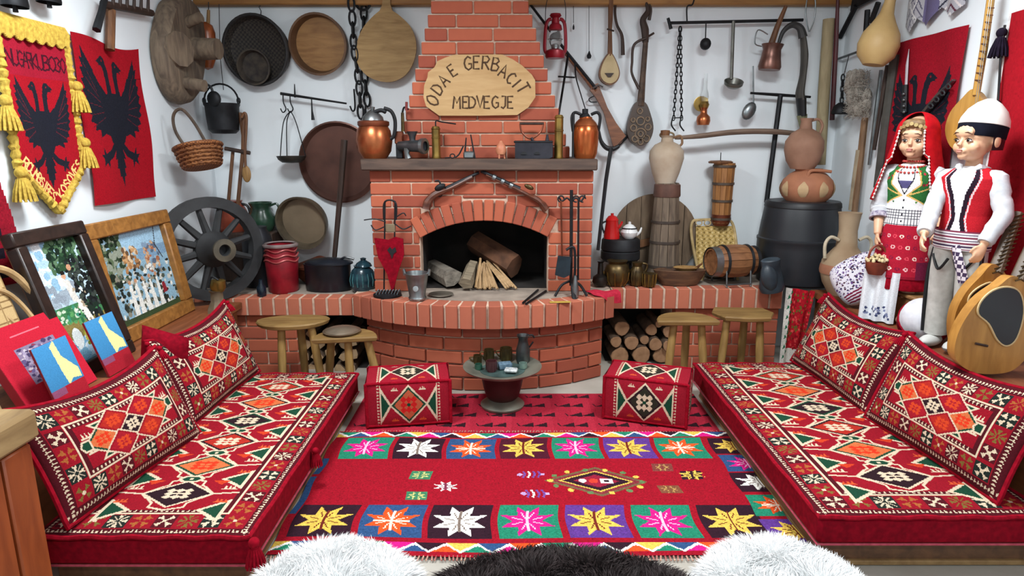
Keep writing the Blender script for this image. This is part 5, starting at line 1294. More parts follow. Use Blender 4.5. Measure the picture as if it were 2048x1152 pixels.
# iron companion stand with red pennant (left of the opening)
YT = 3.84
t = thing('iron_stand', 'wrought iron stand with a red heart-shaped pennant left of the fire', 'stand', at(775, YT, ZH))
zbse = ZH+.003
def st(px, py, Y=YT): return PY(px, py, Y)
obj('base', MB().lathe([(0, 0), (.085, 0), (.085, .01), (.03, .02), (0, .02)], at(775, YT-.02, zbse), 20), IRON, t)
for x in (768, 788): obj('post', MB().tube([at(x, YT, zbse+.01), st(x+2, 402)], .005, 6), IRON, t)
obj('top_hoop', MB().tube(smooth_pts([st(768, 440), st(768, 408), st(779, 400), st(792, 408), st(792, 440)]), .006, 6), IRON, t)
for a, b, c in (((772, 444), (750, 438), (728, 440)), ((790, 436), (806, 426), (812, 432)), ((788, 446), (806, 458), (822, 452)), ((775, 450), (752, 460), (742, 450))): obj('scroll_arm', MB().tube(smooth_pts([st(*a), st(*b), st(*c)]), .004, 6), IRON, t)
obj('tag_plate', MB().box(st(781, 456), (.06, .01, .05), None, .004), mat('noise', '#8c7c62', .6, .2, '#6a5a44', 12, .1), t)
for i in range(8): obj('coil', MB().tube(smooth_pts([at(752+6*i, YT-.05, zbse+.012), at(757+6*i, YT-.04, zbse+.04), at(760+6*i, YT-.03, zbse+.012)]), .004, 5), GI, t)
pn = [(748, 476), (764, 478), (776, 480), (790, 474), (806, 478), (808, 510), (796, 545), (785, 588), (774, 548), (756, 515)]
obj('pennant_cloth', MB().prism([(p.x, p.z) for p in wy(pn, YT-.025)], .012, Matrix.Translation((0, YT-.025, 0))), RED, t)
obj('emblem', MB().prism([(p.x, p.z) for p in wy([(774, 500), (780, 494), (784, 499), (790, 494), (793, 503), (787, 508), (784, 518), (780, 508)], YT-.03)], .004, Matrix.Translation((0, YT-.030, 0))), BLACK, t)
# tin bucket
t = thing('tin_bucket', 'small silver tin bucket with an emblem on the hearth', 'bucket', at(835, 3.72, ZH))
kb = K(3.72, ZH+.1); cb = at(835, 3.72, ZH+.003)
obj('pail', MB().lathe(sc([(0, 0), (17, 0), (18, 4), (16, 8), (22, 46), (24, 54), (23, 55), (20, 46), (0, 42)], kb), cb, 26), STEEL, t)
obj('emblem', MB().lathe([(0, 0), (.018, 0), (.016, .005), (0, .006)], cb+Vector((.0, -19.5*kb, 26*kb)), 14, (R(82), 0, 0)), mat('noise', '#c8ccce', .3, .8, '#9a9ea0', 30, .5), t)
for s in (-1, 1): obj('ear', MB().tube([cb+Vector((s*23*kb, 0, 50*kb)), cb+Vector((s*26*kb, 0, 62*kb))], [.012, .008], 8), STEEL, t)
# dish on the hearth slab
t = thing('tin_plate', 'shallow grey tin plate lying on the hearth next to the bucket', 'plate', at(882, 3.80, ZH))
obj('plate', MB().lathe([(0, 0), (.055, 0), (.075, .01), (.073, .012), (0, .005)], at(882, 3.82, ZH+.003), 24), mat('noise', '#8c8478', .4, .6, '#6a6258', 9, .1), t)
# fire irons (right of the opening)
t = thing('fire_irons', 'wrought iron fireplace tool set with shovel and tongs right of the fire', 'tool set', at(1142, 3.83, ZH))
YT = 3.84
obj('centre_post', MB().tube([at(1142, YT, ZH+.06), st(1143, 380)], .010, 8), IRON, t)
for s in (-1, 1): obj('foot', MB().tube(smooth_pts([at(1142, YT, ZH+.09), at(1142+s*18, YT-.03, ZH+.07), at(1142+s*32, YT-.05, ZH+.006)]), .008, 7), IRON, t)
obj('foot', MB().tube(smooth_pts([at(1142, YT, ZH+.09), at(1144, YT-.06, ZH+.07), at(1146, YT-.09, ZH+.006)]), .008, 7), IRON, t)
obj('scroll_bracket', MB().tube(smooth_pts([st(1118, 394), st(1124, 402), st(1134, 396), st(1142, 402), st(1152, 396), st(1162, 402), st(1170, 390)]), .006, 6), IRON, t)
for x in (1122, 1152, 1165): obj('scroll', MB().tube([st(x, 398)+Vector((.018*math.cos(a), 0, .018*math.sin(a))) for a in np.linspace(0, 5, 10)], .005, 6), IRON, t)
sh = obj('shovel_handle', MB().tube([st(1122, 402, YT-.04), st(1124, 512, YT-.04)], .006, 6), BROWNC, t)
obj('shovel_blade', MB().prism([(p.x, p.z) for p in wy([(1116, 512), (1142, 514), (1140, 550), (1128, 556), (1110, 550)], YT-.045)], .012, Matrix.Translation((0, YT-.045, 0))), mat('noise', '#3c4a54', .35, .7, '#28323a', 12, .1), t)
obj('poker', MB().tube([st(1157, 400, YT-.03), st(1156, 560, YT-.03)], .007, 6), IRON, t)
obj('tongs', MB().tube(smooth_pts([st(1132, 500, YT-.06), st(1148, 496, YT-.06), st(1150, 540, YT-.06), st(1146, 575, YT-.06), st(1150, 602, YT-.1)]), [.008]*15+[.014]*6, 7), IRON, t)
obj('brush', MB().lathe(sc([(0, 0), (7, 0), (8, 12), (5, 30), (3, 44), (0, 45)], K(3.8, .6)), at(1150, 3.775, ZH+.003), 12), STEEL, t)
# firewood in the firebox
def billet(label, a, b, r, m, sides=6):
    a, b = Vector(a), Vector(b); d = (b-a).normalized(); q = d.to_track_quat('Z', 'Y').to_matrix(); L_ = (b-a).length
    rr = [r*random.uniform(.75, 1.1) for _ in range(sides)]
    vs = [a+q@Vector((rr[i]*s*math.cos(2*math.pi*i/sides), rr[i]*s*math.sin(2*math.pi*i/sides), z)) for z, s in ((0, 1), (L_, .95)) for i in range(sides)]
    mb = MB().add(vs, [(i, (i+1)%sides, (i+1)%sides+sides, i+sides) for i in range(sides)]+[tuple(range(sides-1, -1, -1)), tuple(range(sides, 2*sides))])
    return one('firewood', label, 'firewood', mb, m, None, 20)
GW2 = mat('woodx', '#8c8478', .9, 0, '#5c564e', 9, .6)
billet('grey thick log lying left in the firebox', at(905, 3.98, ZH+.075), at(865, 4.28, ZH+.09), .065, GW2, 7)
billet('grey upright split log beside the kindling in the firebox', at(930, 3.92, ZH+.055), at(945, 4.15, ZH+.13), .05, mat('woodx', '#9a8c74', .9, 0, '#6c6050', 9, .6), 5)
billet('big brown bark log behind the kindling in the firebox', at(1030, 4.12, ZH+.12), at(950, 4.32, ZH+.25), .085, mat('noise', '#6a4630', .9, 0, '#442c1e', 14, .8), 8)
KW = mat('wood', '#c0a078', .8, 0, '#9a7a52', 8, .3)
for i in range(15):
    x0, z0 = 950+5*i+random.uniform(-1, 1), .012+random.uniform(0, .02); top = (962+1.0*i+random.uniform(-4, 4), .16+random.uniform(-.03, .03))
    a = at(x0+ (i>9)*12, 3.93+random.uniform(0, .04), ZH+z0); b = at(top[0], 4.06+.01*i, ZH+top[1]); d = (b-a).normalized()
    mb = MB(); mb.tube([a, b], [.009, .007], 4)
    one('kindling_stick', 'thin pale kindling stick in the firebox, %s from the left' % ('first second third fourth fifth sixth seventh eighth ninth tenth eleventh twelfth thirteenth fourteenth fifteenth'.split()[i]), 'kindling', mb, KW, 'kindling in the firebox', 20)
# poker fork and cloths on the hearth
t = thing('iron_tongs', 'dark iron tongs lying on the hearth before the opening', 'tongs', at(1070, 3.72, ZH))
for a, b in (((1046, 606), (1076, 580)), ((1052, 608), (1092, 582))): obj('arm', MB().tube([PZ(*a, ZH+.012), PZ(*b, ZH+.012)], .007, 6), IRON, t)
obj('yellow_strip', MB().box(PZ(1120, 604, ZH+.006), (.12, .02, .006), (0, 0, R(4))), mat('plain', '#c8a848', .6), t)
def clo(u, v):
    p = PZ(1162+u*70, 588+v*12-5*u*0, ZH+.004); return (p.x-.0, p.y-.06*v*u, ZH+.006+.012*math.sin(u*5)*math.sin(v*4+1)**2)
mb = MB()
def clo2(u, v):
    x = .455+.20*u+.03*v; y = 3.93-.14*v-.05*u*v; z = ZH+.006+.010*math.sin(u*5+v*2)**2
    edge = hy-math.sqrt(max(hr**2-(x-hx)**2, 0))
    if y < edge-.002: z -= min(.06, (edge-y)*1.2); y = edge-.006
    return (x, y, z)
one('red_cloth', 'folded red cloth lying over the right edge of the hearth', 'cloth', mb.grid(clo2, 14, 14), mat('cloth', '#c83248', .95, 0, '#a82438', 40, .2))

# ================================================================ copper brazier with coffee things
c0 = at(1005, 3.43, 0); c0.z = .009; kz = K(3.45, .15)
t = thing('brazier', 'round footed copper brazier with a wide grey rim before the hearth', 'brazier', c0)
PAT = mat('noise', '#8c8a7c', .5, .5, '#66685e', 9, .3)
zr = 80*kz*.93
obj('foot', MB().lathe(sc([(0, 0), (43, 0), (44, 4), (36, 10), (26, 16), (0, 16)], kz), c0, 36), PAT, t)
obj('bowl', MB().lathe(sc([(26, 14), (33, 22), (38, 40), (42, 60), (56, 74), (40, 72), (34, 60), (0, 58)], kz), c0, 36), mat('noise', '#4a2c2a', .5, .5, '#34201f', 8, .1), t)
obj('rim', MB().lathe(sc([(50, 70), (68, 75), (77, 81), (78, 83), (74, 83), (60, 78), (44, 74), (42, 70)], kz), c0, 44), PAT, t)
obj('tray', MB().lathe(sc([(0, 72), (44, 72), (45, 75), (0, 75)], kz), c0, 36), mat('noise', '#5a7470', .5, .5, '#3a4c4a', 10, .2), t)
ZT = c0.z+75*kz
def bz(px, py_off, Y): return at(px, Y, ZT+py_off)
def cup(px, Y, r, h, label, m, handle=True):
    p = at(px, Y, ZT); k = K(Y, ZT); t = thing('coffee_cup', label, 'cup', p, 'coffee vessels on the brazier')
    obj('body', MB().lathe(sc([(0, 0), (r*.8, 0), (r, h*.3), (r, h), (r-1.5, h), (r-2, h*.3), (0, 2)], k), p, 18), m, t)
    if handle: obj('handle', MB().tube(smooth_pts([p+Vector((-r*k, 0, h*.8*k)), p+Vector((-(r+8)*k, 0, h*.7*k)), p+Vector((-r*k, 0, h*.3*k))]), .004, 6), m, t)
    for q in range(8):
        a = 2*math.pi*q/8; obj('flute', MB().tube([p+Vector((r*k*math.cos(a), r*k*math.sin(a), h*f*k)) for f in (.15, .85)], .0025, 5), m, t)
cup(955, 3.51, 8, 20, 'small dark brass cup at the brazier left rim', DBRASS)
cup(978, 3.56, 10, 26, 'tall dark brass cup behind the red jar on the brazier', DBRASS)
cup(1012, 3.57, 12, 28, 'wide ribbed brass cup beside the pewter jug', DBRASS)
cup(983, 3.40, 11, 22, 'dark red jar with tin lid in the brazier', mat('noise', '#5a3034', .4, .3, '#3c2022', 12, .2), False)
p = at(1046, 3.54, ZT); k = K(3.54, ZT)
t = thing('pewter_jug', 'dark pewter coffee jug with spout and handle on the brazier', 'jug', p)
obj('body', MB().lathe(sc([(0, 0), (12, 0), (14, 6), (14, 28), (10, 42), (9, 50), (13, 58), (12, 58), (7, 48), (0, 46)], k), p, 22), mat('noise', '#6a6e6c', .35, .8, '#3c3e40', 10, .1), t)
obj('handle', MB().tube(smooth_pts([p+Vector((9*k, 0, 56*k)), p+Vector((18*k, 0, 58*k)), p+Vector((22*k, 0, 52*k))]), .005, 6), IRON, t)
obj('spout', MB().tube(smooth_pts([p+Vector((12*k, 0, 32*k)), p+Vector((20*k, 0, 44*k))]), .005, 6), IRON, t)
for i, (px, Y, w, h, m, lab) in enumerate(((1010, 3.44, .075, .035, mat('cloth', '#6c8494', .9, 0, '#40566a', 60, .4), 'blue grey folded packet in the brazier tray'), (1022, 3.37, .07, .016, mat('noise', '#d8dcdc', .6, 0, '#7c8284', 50, .2), 'white printed packet on the brazier rim'), (1046, 3.45, .045, .03, mat('noise', '#7c9488', .5, .3, '#58706a', 20, .2), 'small green tin below the pewter jug'), (957, 3.43, .04, .03, mat('noise', '#2c5a48', .4, .1, '#1c3c30', 20, .2), 'green glass ashtray on the brazier left side'))):
    t = thing('packet' if i < 2 else 'tin', lab, 'packet' if i < 2 else 'tin', at(px, Y, ZT)); q = at(px, Y, ZT+h/2+.002+(.008 if i == 1 else 0))
    if i < 2: obj('wrap', MB().box(q, (w, .05, h), (0, 0, R(12-20*i)), .005), m, t)
    else: obj('body', MB().lathe([(0, -h/2), (w*.5, -h/2), (w*.55, 0), (w*.5, h/2), (w*.42, h/2), (w*.4, 0), (0, -h*.2)], q, 16), m, t)
# ================================================================ back wall, right half
YB2 = YW-.03
# rifle, bayonet, strap
t = thing('rifle', 'long old rifle with brown stock hanging diagonally right of the chimney', 'rifle', PY(1240, 290, YB2))
RW = mat('woodx', '#8a5636', .45, 0, '#5c341e', 6, .15)
obj('barrel', MB().tube(wy([(1060, 8), (1130, 100), (1192, 178)], YB2-.03), [.008, .010, .013], 8), IRON, t)
obj('fore_stock', MB().tube(wy([(1128, 102), (1192, 182)], YB2-.02), [.013, .019], 8), RW, t)
bs = [(1186, 170), (1196, 166), (1215, 215), (1232, 245), (1252, 272), (1242, 286), (1228, 296), (1218, 262), (1208, 225), (1192, 195), (1180, 180)]
obj('butt_stock', wprism(bs, YB2-.035, .035), RW, t, 60)
obj('butt_plate', MB().tube(wy([(1253, 271), (1228, 297)], YB2-.018), .018, 8), IRON, t)
obj('bolt', MB().tube(wy([(1186, 176), (1198, 170), (1206, 174)], YB2-.05), .006, 6), STEEL, t)
obj('trigger_guard', MB().tube(smooth_pts(wy([(1188, 192), (1178, 198), (1182, 204), (1194, 204)], YB2-.02)), .004, 5), IRON, t)
one('iron_poker', 'dark flat iron bar crossing below the red lantern', 'bar', MB().tube(wy([(1136, 110), (1130, 150), (1118, 225)], YB2-.06), .016, 6, flat=.5), IRON)
t = thing('leather_strap', 'narrow black leather strap with buckle hanging from the rifle', 'strap', PY(1172, 225, YB2))
obj('strap', MB().tube(smooth_pts(wy([(1150, 128), (1152, 155), (1162, 190), (1172, 222)], YB2-.045)), [.016, .01, .008], 6, flat=.4), BLACK, t)
obj('buckle', MB().tube(wy([(1116, 153), (1150, 155)], YB2-.045), .006, 6), IRON, t)
one('black_stick', 'long black walking stick leaning in the gap beside the fireplace', 'stick', MB().tube([PY(1222, 296, 4.42), PY(1212, 360, 4.35), PY(1196, 500, 4.2)], [.014, .013, .011], 8), BLACK)
t = thing('crutch_top', 'curved black crutch top below the rifle butt', 'crutch', PY(1222, 300, 4.4))
obj('grip', MB().tube(smooth_pts(wy([(1198, 262), (1202, 282), (1212, 295), (1226, 298), (1238, 292)], 4.43)), [.008, .014, .018, .012], 8), BLACK, t)
# hurricane lantern
zl = PY(1110, 116, 4.36).z; kl = K(4.36, zl); c = at(1110, 4.38, zl)
t = thing('hurricane_lantern', 'red hurricane lantern hanging right of the chimney', 'lantern', c)
LRED = mat('noise', '#a01a2c', .35, .2, '#7c1020', 8, .05)
obj('tank', MB().lathe(sc([(0, 0), (18, 0), (20, 4), (19, 14), (10, 18), (0, 18)], kl), c, 20), LRED, t)
obj('globe', MB().lathe(sc([(8, 20), (13, 30), (13, 42), (9, 52)], kl), c, 18), glass(), t)
obj('burner', MB().lathe(sc([(7, 18), (7, 26), (4, 28), (0, 28)], kl), c, 12), STEEL, t)
obj('hood', MB().lathe(sc([(10, 52), (14, 54), (12, 62), (8, 66), (7, 76), (12, 80), (10, 84), (0, 85)], kl), c, 18), LRED, t)
for s in (-1, 1): obj('side_tube', MB().tube(smooth_pts([c+Vector((s*x*kl, 0, z*kl)) for x, z in ((17, 10), (21, 20), (19, 60), (14, 72), (8, 74))]), .011, 8), LRED, t)
obj('wire_guard', MB().tube([c+Vector((14.5*kl*math.cos(a), 14.5*kl*math.sin(a), 36*kl)) for a in np.linspace(0, 2*math.pi, 19)[:-1]], .002, 5, True), STEEL, t)
obj('bail', MB().tube(smooth_pts([c+Vector((-20*kl, 0, 62*kl)), c+Vector((-19*kl, 0, 100*kl)), c+Vector((-10*kl, 0, 122*kl)), c+Vector((10*kl, 0, 122*kl)), c+Vector((19*kl, 0, 100*kl)), c+Vector((20*kl, 0, 62*kl))]), .0025, 5), IRON, t)
# thin pendants
for px, py, lab in ((1147, 58, 'tiny metal hook on a thin wire right of the lantern'), (1178, 116, 'small iron bell clapper on a long thin wire')):
    t = thing('wire_pendant', lab, 'pendant', PY(px, py, YB2)); obj('wire', MB().tube(wy([(px, 6), (px, py-12)], YB2-.01), .002, 5), STRING, t)
    obj('drop', MB().lathe([(0, 0), (.012, .004), (.016, .02), (.008, .036), (.003, .05), (0, .05)] if py > 100 else [(0, 0), (.006, .005), (.006, .02), (0, .04)], PY(px, py+2, YB2-.012), 10), IRON, t)
# gusle (small pale) and carved gusle
t = thing('small_gusle', 'small pale wooden lahuta fiddle with one string on the wall', 'fiddle', PY(1220, 172, YB2))
ol = smooth_pts([(p.x, 0, p.z) for p in wy([(1216, 106), (1204, 125), (1198, 148), (1205, 164), (1220, 170), (1234, 163), (1240, 146), (1234, 124), (1224, 106)], YB2-.05)], 4, True)
obj('body', MB().prism([(p.x, p.z) for p in ol], .045, Matrix.Translation((0, YB2-.05, 0))), BROWNW, t, 50)
cc = PY(1219, 141, YB2)
obj('skin', MB().prism([(cc.x+(p.x-cc.x)*.88, cc.z+(p.z-cc.z)*.9) for p in ol], .006, Matrix.Translation((0, YB2-.055, 0))), mat('noise', '#c4b088', .7, 0, '#a8946c', 9, .1), t)
obj('neck', MB().tube(wy([(1220, 112), (1220, 60), (1222, 0)], YB2-.04), [.017, .013, .018], 8), BROWNW, t)
obj('bridge', MB().prism([(p.x, p.z) for p in wy([(1210, 146), (1228, 146), (1222, 154), (1216, 154)], YB2-.065)], .012, Matrix.Translation((0, YB2-.065, 0))), DARKW, t)
obj('peg', MB().tube(wy([(1214, 58), (1228, 62)], YB2-.05), .006, 6), DARKW, t)
one('fiddle_bow', 'curved dark wooden bow hanging right of the small lahuta', 'bow', MB().tube(smooth_pts(wy([(1232, 0), (1230, 25), (1234, 50), (1244, 72), (1246, 110)], YB2-.02)), [.009, .009, .010, .014], 7), DARKW)
t = thing('carved_gusle', 'large carved dark lahuta fiddle with ornamented round body', 'fiddle', PY(1281, 295, YB2))
ol = smooth_pts([(p.x, 0, p.z) for p in wy([(1272, 205), (1260, 232), (1254, 262), (1263, 284), (1280, 292), (1298, 283), (1307, 258), (1302, 230), (1291, 205)], YB2-.06)], 4, True)
obj('body', MB().prism([(p.x, p.z) for p in ol], .055, Matrix.Translation((0, YB2-.06, 0))), mat('noise', '#4a3a30', .5, 0, '#2c221c', 9, .2), t, 50)
CARV = mat('noise', '#8a745c', .6, 0, '#4a3a2e', 40, .6)
for (px, py, r) in ((1281, 268, 11), (1281, 268, 5), (1267, 256, 6), (1296, 254, 6), (1270, 278, 6), (1293, 277, 6), (1281, 242, 8), (1280, 222, 5), (1281, 284, 5), (1266, 240, 4), (1295, 238, 4)):
    c = PY(px, py, YB2-.062); obj('carving', MB().tube([c+Vector((r*K(4.4, 1.5)*math.cos(a), 0, r*K(4.4, 1.5)*math.sin(a))) for a in np.linspace(0, 2*math.pi, 15)[:-1]], .006, 5, True), CARV, t)
obj('neck', MB().tube(wy([(1281, 212), (1286, 150), (1292, 75)], YB2-.045), [.026, .019, .017], 8), mat('noise', '#5a4434', .6, 0, '#2c2018', 30, .5), t)
obj('head', MB().tube(smooth_pts(wy([(1291, 85), (1290, 60), (1286, 40), (1296, 22), (1292, 5)], YB2-.045)), [.02, .026, .02, .016, .008], 8), DARKW, t)
obj('horn', MB().tube(smooth_pts(wy([(1298, 40), (1302, 20), (1299, 8)], YB2-.045)), [.012, .004], 7), DARKW, t)
obj('peg', MB().tube(wy([(1288, 78), (1308, 66)], YB2-.05), .008, 6), DARKW, t)
one('carved_bow', 'crooked dark bow hanging beside the carved lahuta', 'bow', MB().tube(smooth_pts(wy([(1292, 76), (1268, 90), (1264, 125), (1264, 148), (1278, 178)], YB2-.07)), [.008, .009, .008, .01], 7), DARKW)
# iron rail with hanging things
YH = YB2-.05
t = thing('iron_rail', 'long black iron rail with a hammer-like head high on the wall', 'rail', PY(1470, 55, YH))
obj('bar', MB().tube(wy([(1340, 46), (1606, 40)], YH), .010, 8), IRON, t)
obj('head', MB().tube(wy([(1336, 36), (1342, 58)], YH), [.01, .02, .012], 8), IRON, t)
obj('hanger', MB().tube(smooth_pts(wy([(1374, 44), (1374, 14), (1384, 10), (1388, 0)], YH)), .005, 6), IRON, t)
t = thing('pot_chain', 'thin black pothook chain hanging from the rail left end', 'chain', PY(1355, 262, YH))
mb = MB()
for x0, x1 in ((1360, 1347), (1361, 1363)): chain(mb, PY(x0, 54, YH-.02), PY(x1, 240, YH-.02), .018, .008, .0035)
obj('links', mb, IRON, t)
for x in (1345, 1362): obj('hook', MB().tube(smooth_pts(wy([(x, 236), (x-2, 250), (x+6, 262)], YH-.02)), .005, 6), IRON, t)
obj('spacer', MB().tube(wy([(1344, 236), (1364, 235)], YH-.02), .004, 6), IRON, t)
t = thing('round_bell', 'small round dark iron bell hanging from the rail', 'bell', PY(1411, 100, YH))
obj('body', MB().ell(PY(1411, 88, YH-.02), (.036, .036, .038)), IRON, t); obj('loop', MB().tube(wy([(1411, 76), (1412, 46)], YH-.02), .004, 6), IRON, t)
def ladle(label, top, bot, bowl, r, hr_, m):
    t = thing('metal_ladle', label, 'ladle', PY(bowl[0], bowl[1]+14, YH)); obj('handle', MB().tube(wy([top, bot], YH-.01), hr_, 7), m, t)
    obj('bowl', MB().lathe([(0, 0), (r*.6, .006), (r*.95, .025), (r, .045), (r*.94, .045), (r*.6, .014), (0, .008)], PY(bowl[0], bowl[1]+8, YH-.03), 22, (R(28), 0, 0)), m, t); return t
PEW = mat('noise', '#7c7c76', .4, .7, '#54544e', 10, .1)
ladle('long pewter ladle hanging from the rail', (1467, 42), (1463, 158), (1465, 168), .062, .011, PEW)
t = thing('serving_spoon', 'small tilted steel spoon ladle below the long ladle', 'spoon', PY(1497, 242, YH))
obj('handle', MB().tube(wy([(1506, 132), (1507, 215)], YH-.01), .005, 6), STEEL, t)
obj('bowl', MB().ell(PY(1498, 222, YH-.02), (.042, .025, .062), (0, R(28), 0)), STEEL, t)
# copper mug holding a wooden pestle
zq = PY(1538, 140, YH-.06).z; c = at(1538, YH-.06, zq); kq = K(YH, zq)
t = thing('copper_mug', 'small hanging copper mug at the rail right end', 'mug', c)
obj('body', MB().lathe(sc([(0, 0), (20, 0), (22, 6), (19, 22), (17, 38), (21, 48), (20, 48), (15, 38), (0, 34)], kq), c, 22, (0, R(4), 0)), mat('noise', '#8c6458', .35, .7, '#5c4038', 9, .1), t)
obj('handle', MB().tube(smooth_pts([c+Vector((-18*kq, 0, 44*kq)), c+Vector((-32*kq, 0, 50*kq)), c+Vector((-28*kq, 0, 74*kq)), c+Vector((-8*kq, 0, 66*kq))]), .004, 6), STEEL, t)
t = thing('wooden_pestle', 'brown wooden pestle sticking out of the copper mug', 'pestle', PY(1545, 95, YH-.06))
obj('stick', MB().tube(wy([(1540, 96), (1554, 55), (1572, 12)], YH-.065), [.022, .018, .012], 8), BROWNW, t)
# oil lamp
zq = PY(1406, 250, YH).z; c = at(1406, YH, zq)
t = thing('oil_lamp', 'small brass oil lamp with clear glass chimney and reflector on the wall', 'lamp', c)
obj('font', MB().lathe(sc([(0, 0), (12, 0), (14, 8), (13, 16), (7, 22), (6, 30), (8, 34), (0, 34)], kq), c, 20), COPPER, t)
obj('reflector', MB().lathe([(0, 0), (.045, .006), (.05, .016), (.046, .017), (0, .008)], PY(1401, 208, YH+.03), 20, FACE), BRASS, t)
obj('burner', MB().lathe(sc([(8, 34), (10, 40), (7, 46), (0, 46)], kq), c, 16), BRASS, t)
obj('glass_chimney', MB().lathe(sc([(6, 46), (8, 54), (7, 62), (4, 72), (3.5, 100)], kq), c, 16), glass(), t)
# auger, horn paddle, whisk
t = thing('iron_auger', 'black iron auger with a long T-shaped handle beside the black barrel', 'auger', PY(1533, 400, 4.42))
obj('shaft', MB().tube([PY(1561, 190, 4.46), PY(1533, 405, 4.44)], .017, 8), IRON, t); obj('cross_handle', MB().tube(wy([(1501, 186), (1560, 190), (1621, 194)], 4.46), [.008, .011, .008], 7), IRON, t)
t = thing('bagpipe_horn', 'dark grey hooked wooden paddle hanging behind the clay jug', 'paddle', PY(1604, 255, 4.42))
obj('hook', MB().tube(smooth_pts(wy([(1556, 92), (1566, 64), (1584, 50), (1600, 56), (1606, 75)], 4.42)), [.010, .016, .022, .03], 8), mat('noise', '#3c3c3c', .6, 0, '#242424', 9, .2), t)
obj('blade', MB().tube(smooth_pts(wy([(1606, 72), (1609, 110), (1606, 150), (1600, 185), (1602, 200)], 4.42)), [.03, .040, .036, .048, .05], 10, flat=.5), mat('wood', '#4e4c46', .7, 0, '#34322e', 6, .2), t)
obj('sleeve', MB().tube(wy([(1602, 196), (1604, 232)], 4.42), [.05, .042], 10, flat=.6), BLACK, t)
obj('tip', MB().tube(wy([(1604, 230), (1607, 262)], 4.42), [.035, .02], 8), mat('noise', '#8a8a68', .7, 0, '#5a5a44', 9, .2), t)
one('wire_whisk', 'thin metal loop whisk hanging at the ceiling near the pale staff', 'whisk', MB().tube(smooth_pts(wy([(1618, 64), (1612, 35), (1613, 5), (1618, -8), (1628, -8), (1631, 10), (1628, 40), (1619, 64)], 4.45)), .004, 6), STEEL)
# yoke
t = thing('wooden_yoke', 'long curved grey brown carrying yoke across the wall above the small churn', 'yoke', PY(1480, 285, 4.38))
YK = mat('woodx', '#8a7464', .7, 0, '#5e4c40', 5, .3)
obj('beam', MB().tube(smooth_pts(wy([(1350, 276), (1400, 272), (1470, 264), (1540, 263), (1600, 268), (1635, 273)], 4.38)), [.014, .024, .026, .026, .022, .012], 8, flat=.7), YK, t)
for x, y in ((1334, 270), (1622, 276)): obj('ring', MB().tube([PY(x, y, 4.36)+Vector((.045*math.cos(a), .0, .018*math.sin(a))) for a in np.linspace(0, 2*math.pi, 17)[:-1]], .007, 6, True), mat('noise', '#a08c6c', .7, 0, '#6c5a44', 12, .2), t)
# tall stave churn with a pale gourd jug on it
def staves(mb_parent, px, Y, Z, r0, r1, h, n, m, gap=.93):
    k = K(Y, Z+.2); c = at(px, Y, Z)
    for i in range(n):
        a0, a1 = 2*math.pi*(i+.5-gap/2)/n, 2*math.pi*(i+.5+gap/2)/n
        P = []
        for (r, z) in ((r0, 0), ((r0+r1)/2*1.0, h/2), (r1, h)):
            for rr in (r, r-3):
                for a in (a0, a1): P.append(c+Vector((rr*k*math.cos(a), rr*k*math.sin(a), z*k)))
        f = []
        for b in (0, 4): f += [(b, b+1, b+5, b+4), (b+3, b+2, b+6, b+7), (b+2, b, b+4, b+6), (b+1, b+3, b+7, b+5)]
        f += [(1, 0, 2, 3), (8, 9, 11, 10)]
        obj('stave', MB().add(P, f), m, mb_parent, 30)
def hoops(t, px, Y, Z, zs, rf, m):
    k = K(Y, Z+.2); c = at(px, Y, Z)
    for z in zs: r = rf(z)*k; obj('hoop', MB().lathe([(r, z*k-.008), (r+.005, z*k-.008), (r+.005, z*k+.008), (r, z*k+.008), (r, z*k-.008)], c, 24), m, t)
YC = 4.30
t = thing('butter_churn', 'tall grey stave butter churn with dark hoops on the right brick bench', 'churn', at(1325, YC, ZH))
staves(t, 1325, YC, ZH+.004, 33, 23, 192, 12, GREYW)
hoops(t, 1325, YC, ZH, (30, 78, 118, 178), lambda z: 33-10*z/192, mat('noise', '#4a3e36', .7, 0, '#302822', 12, .2))
obj('collar', pot(1325, YC, ZH, [(25, 165), (26, 168), (25, 188), (22, 190), (0, 188)]), mat('noise', '#6a4a3e', .7, 0, '#4a322a', 12, .2), t)
zg = ZH+192*K(YC, 1.0)
t = thing('clay_jug', 'whitish clay water jug standing on the tall butter churn', 'jug', at(1330, YC, zg))
CLW = mat('noise', '#c2b6a4', .8, 0, '#a08c76', 5, .2)
obj('body', pot(1330, YC, zg, [(0, 0), (18, 0), (27, 24), (34, 52), (33, 66), (24, 78), (12, 84), (11, 92), (14, 96), (0, 96)]), CLW, t)
kk = K(YC, 1.4); c = at(1330, YC, zg)
obj('handle', MB().tube(smooth_pts([c+Vector((x*kk, 0, z*kk)) for x, z in ((10, 92), (26, 96), (30, 82), (24, 76))]), .008, 7), mat('noise', '#8a6a4c', .7, 0, '#6a4c34', 9, .1), t)
obj('stopper', pot(1330, YC, zg+95*kk, [(8, 0), (9, 5), (9, 12), (0, 13)]), BROWNW, t)
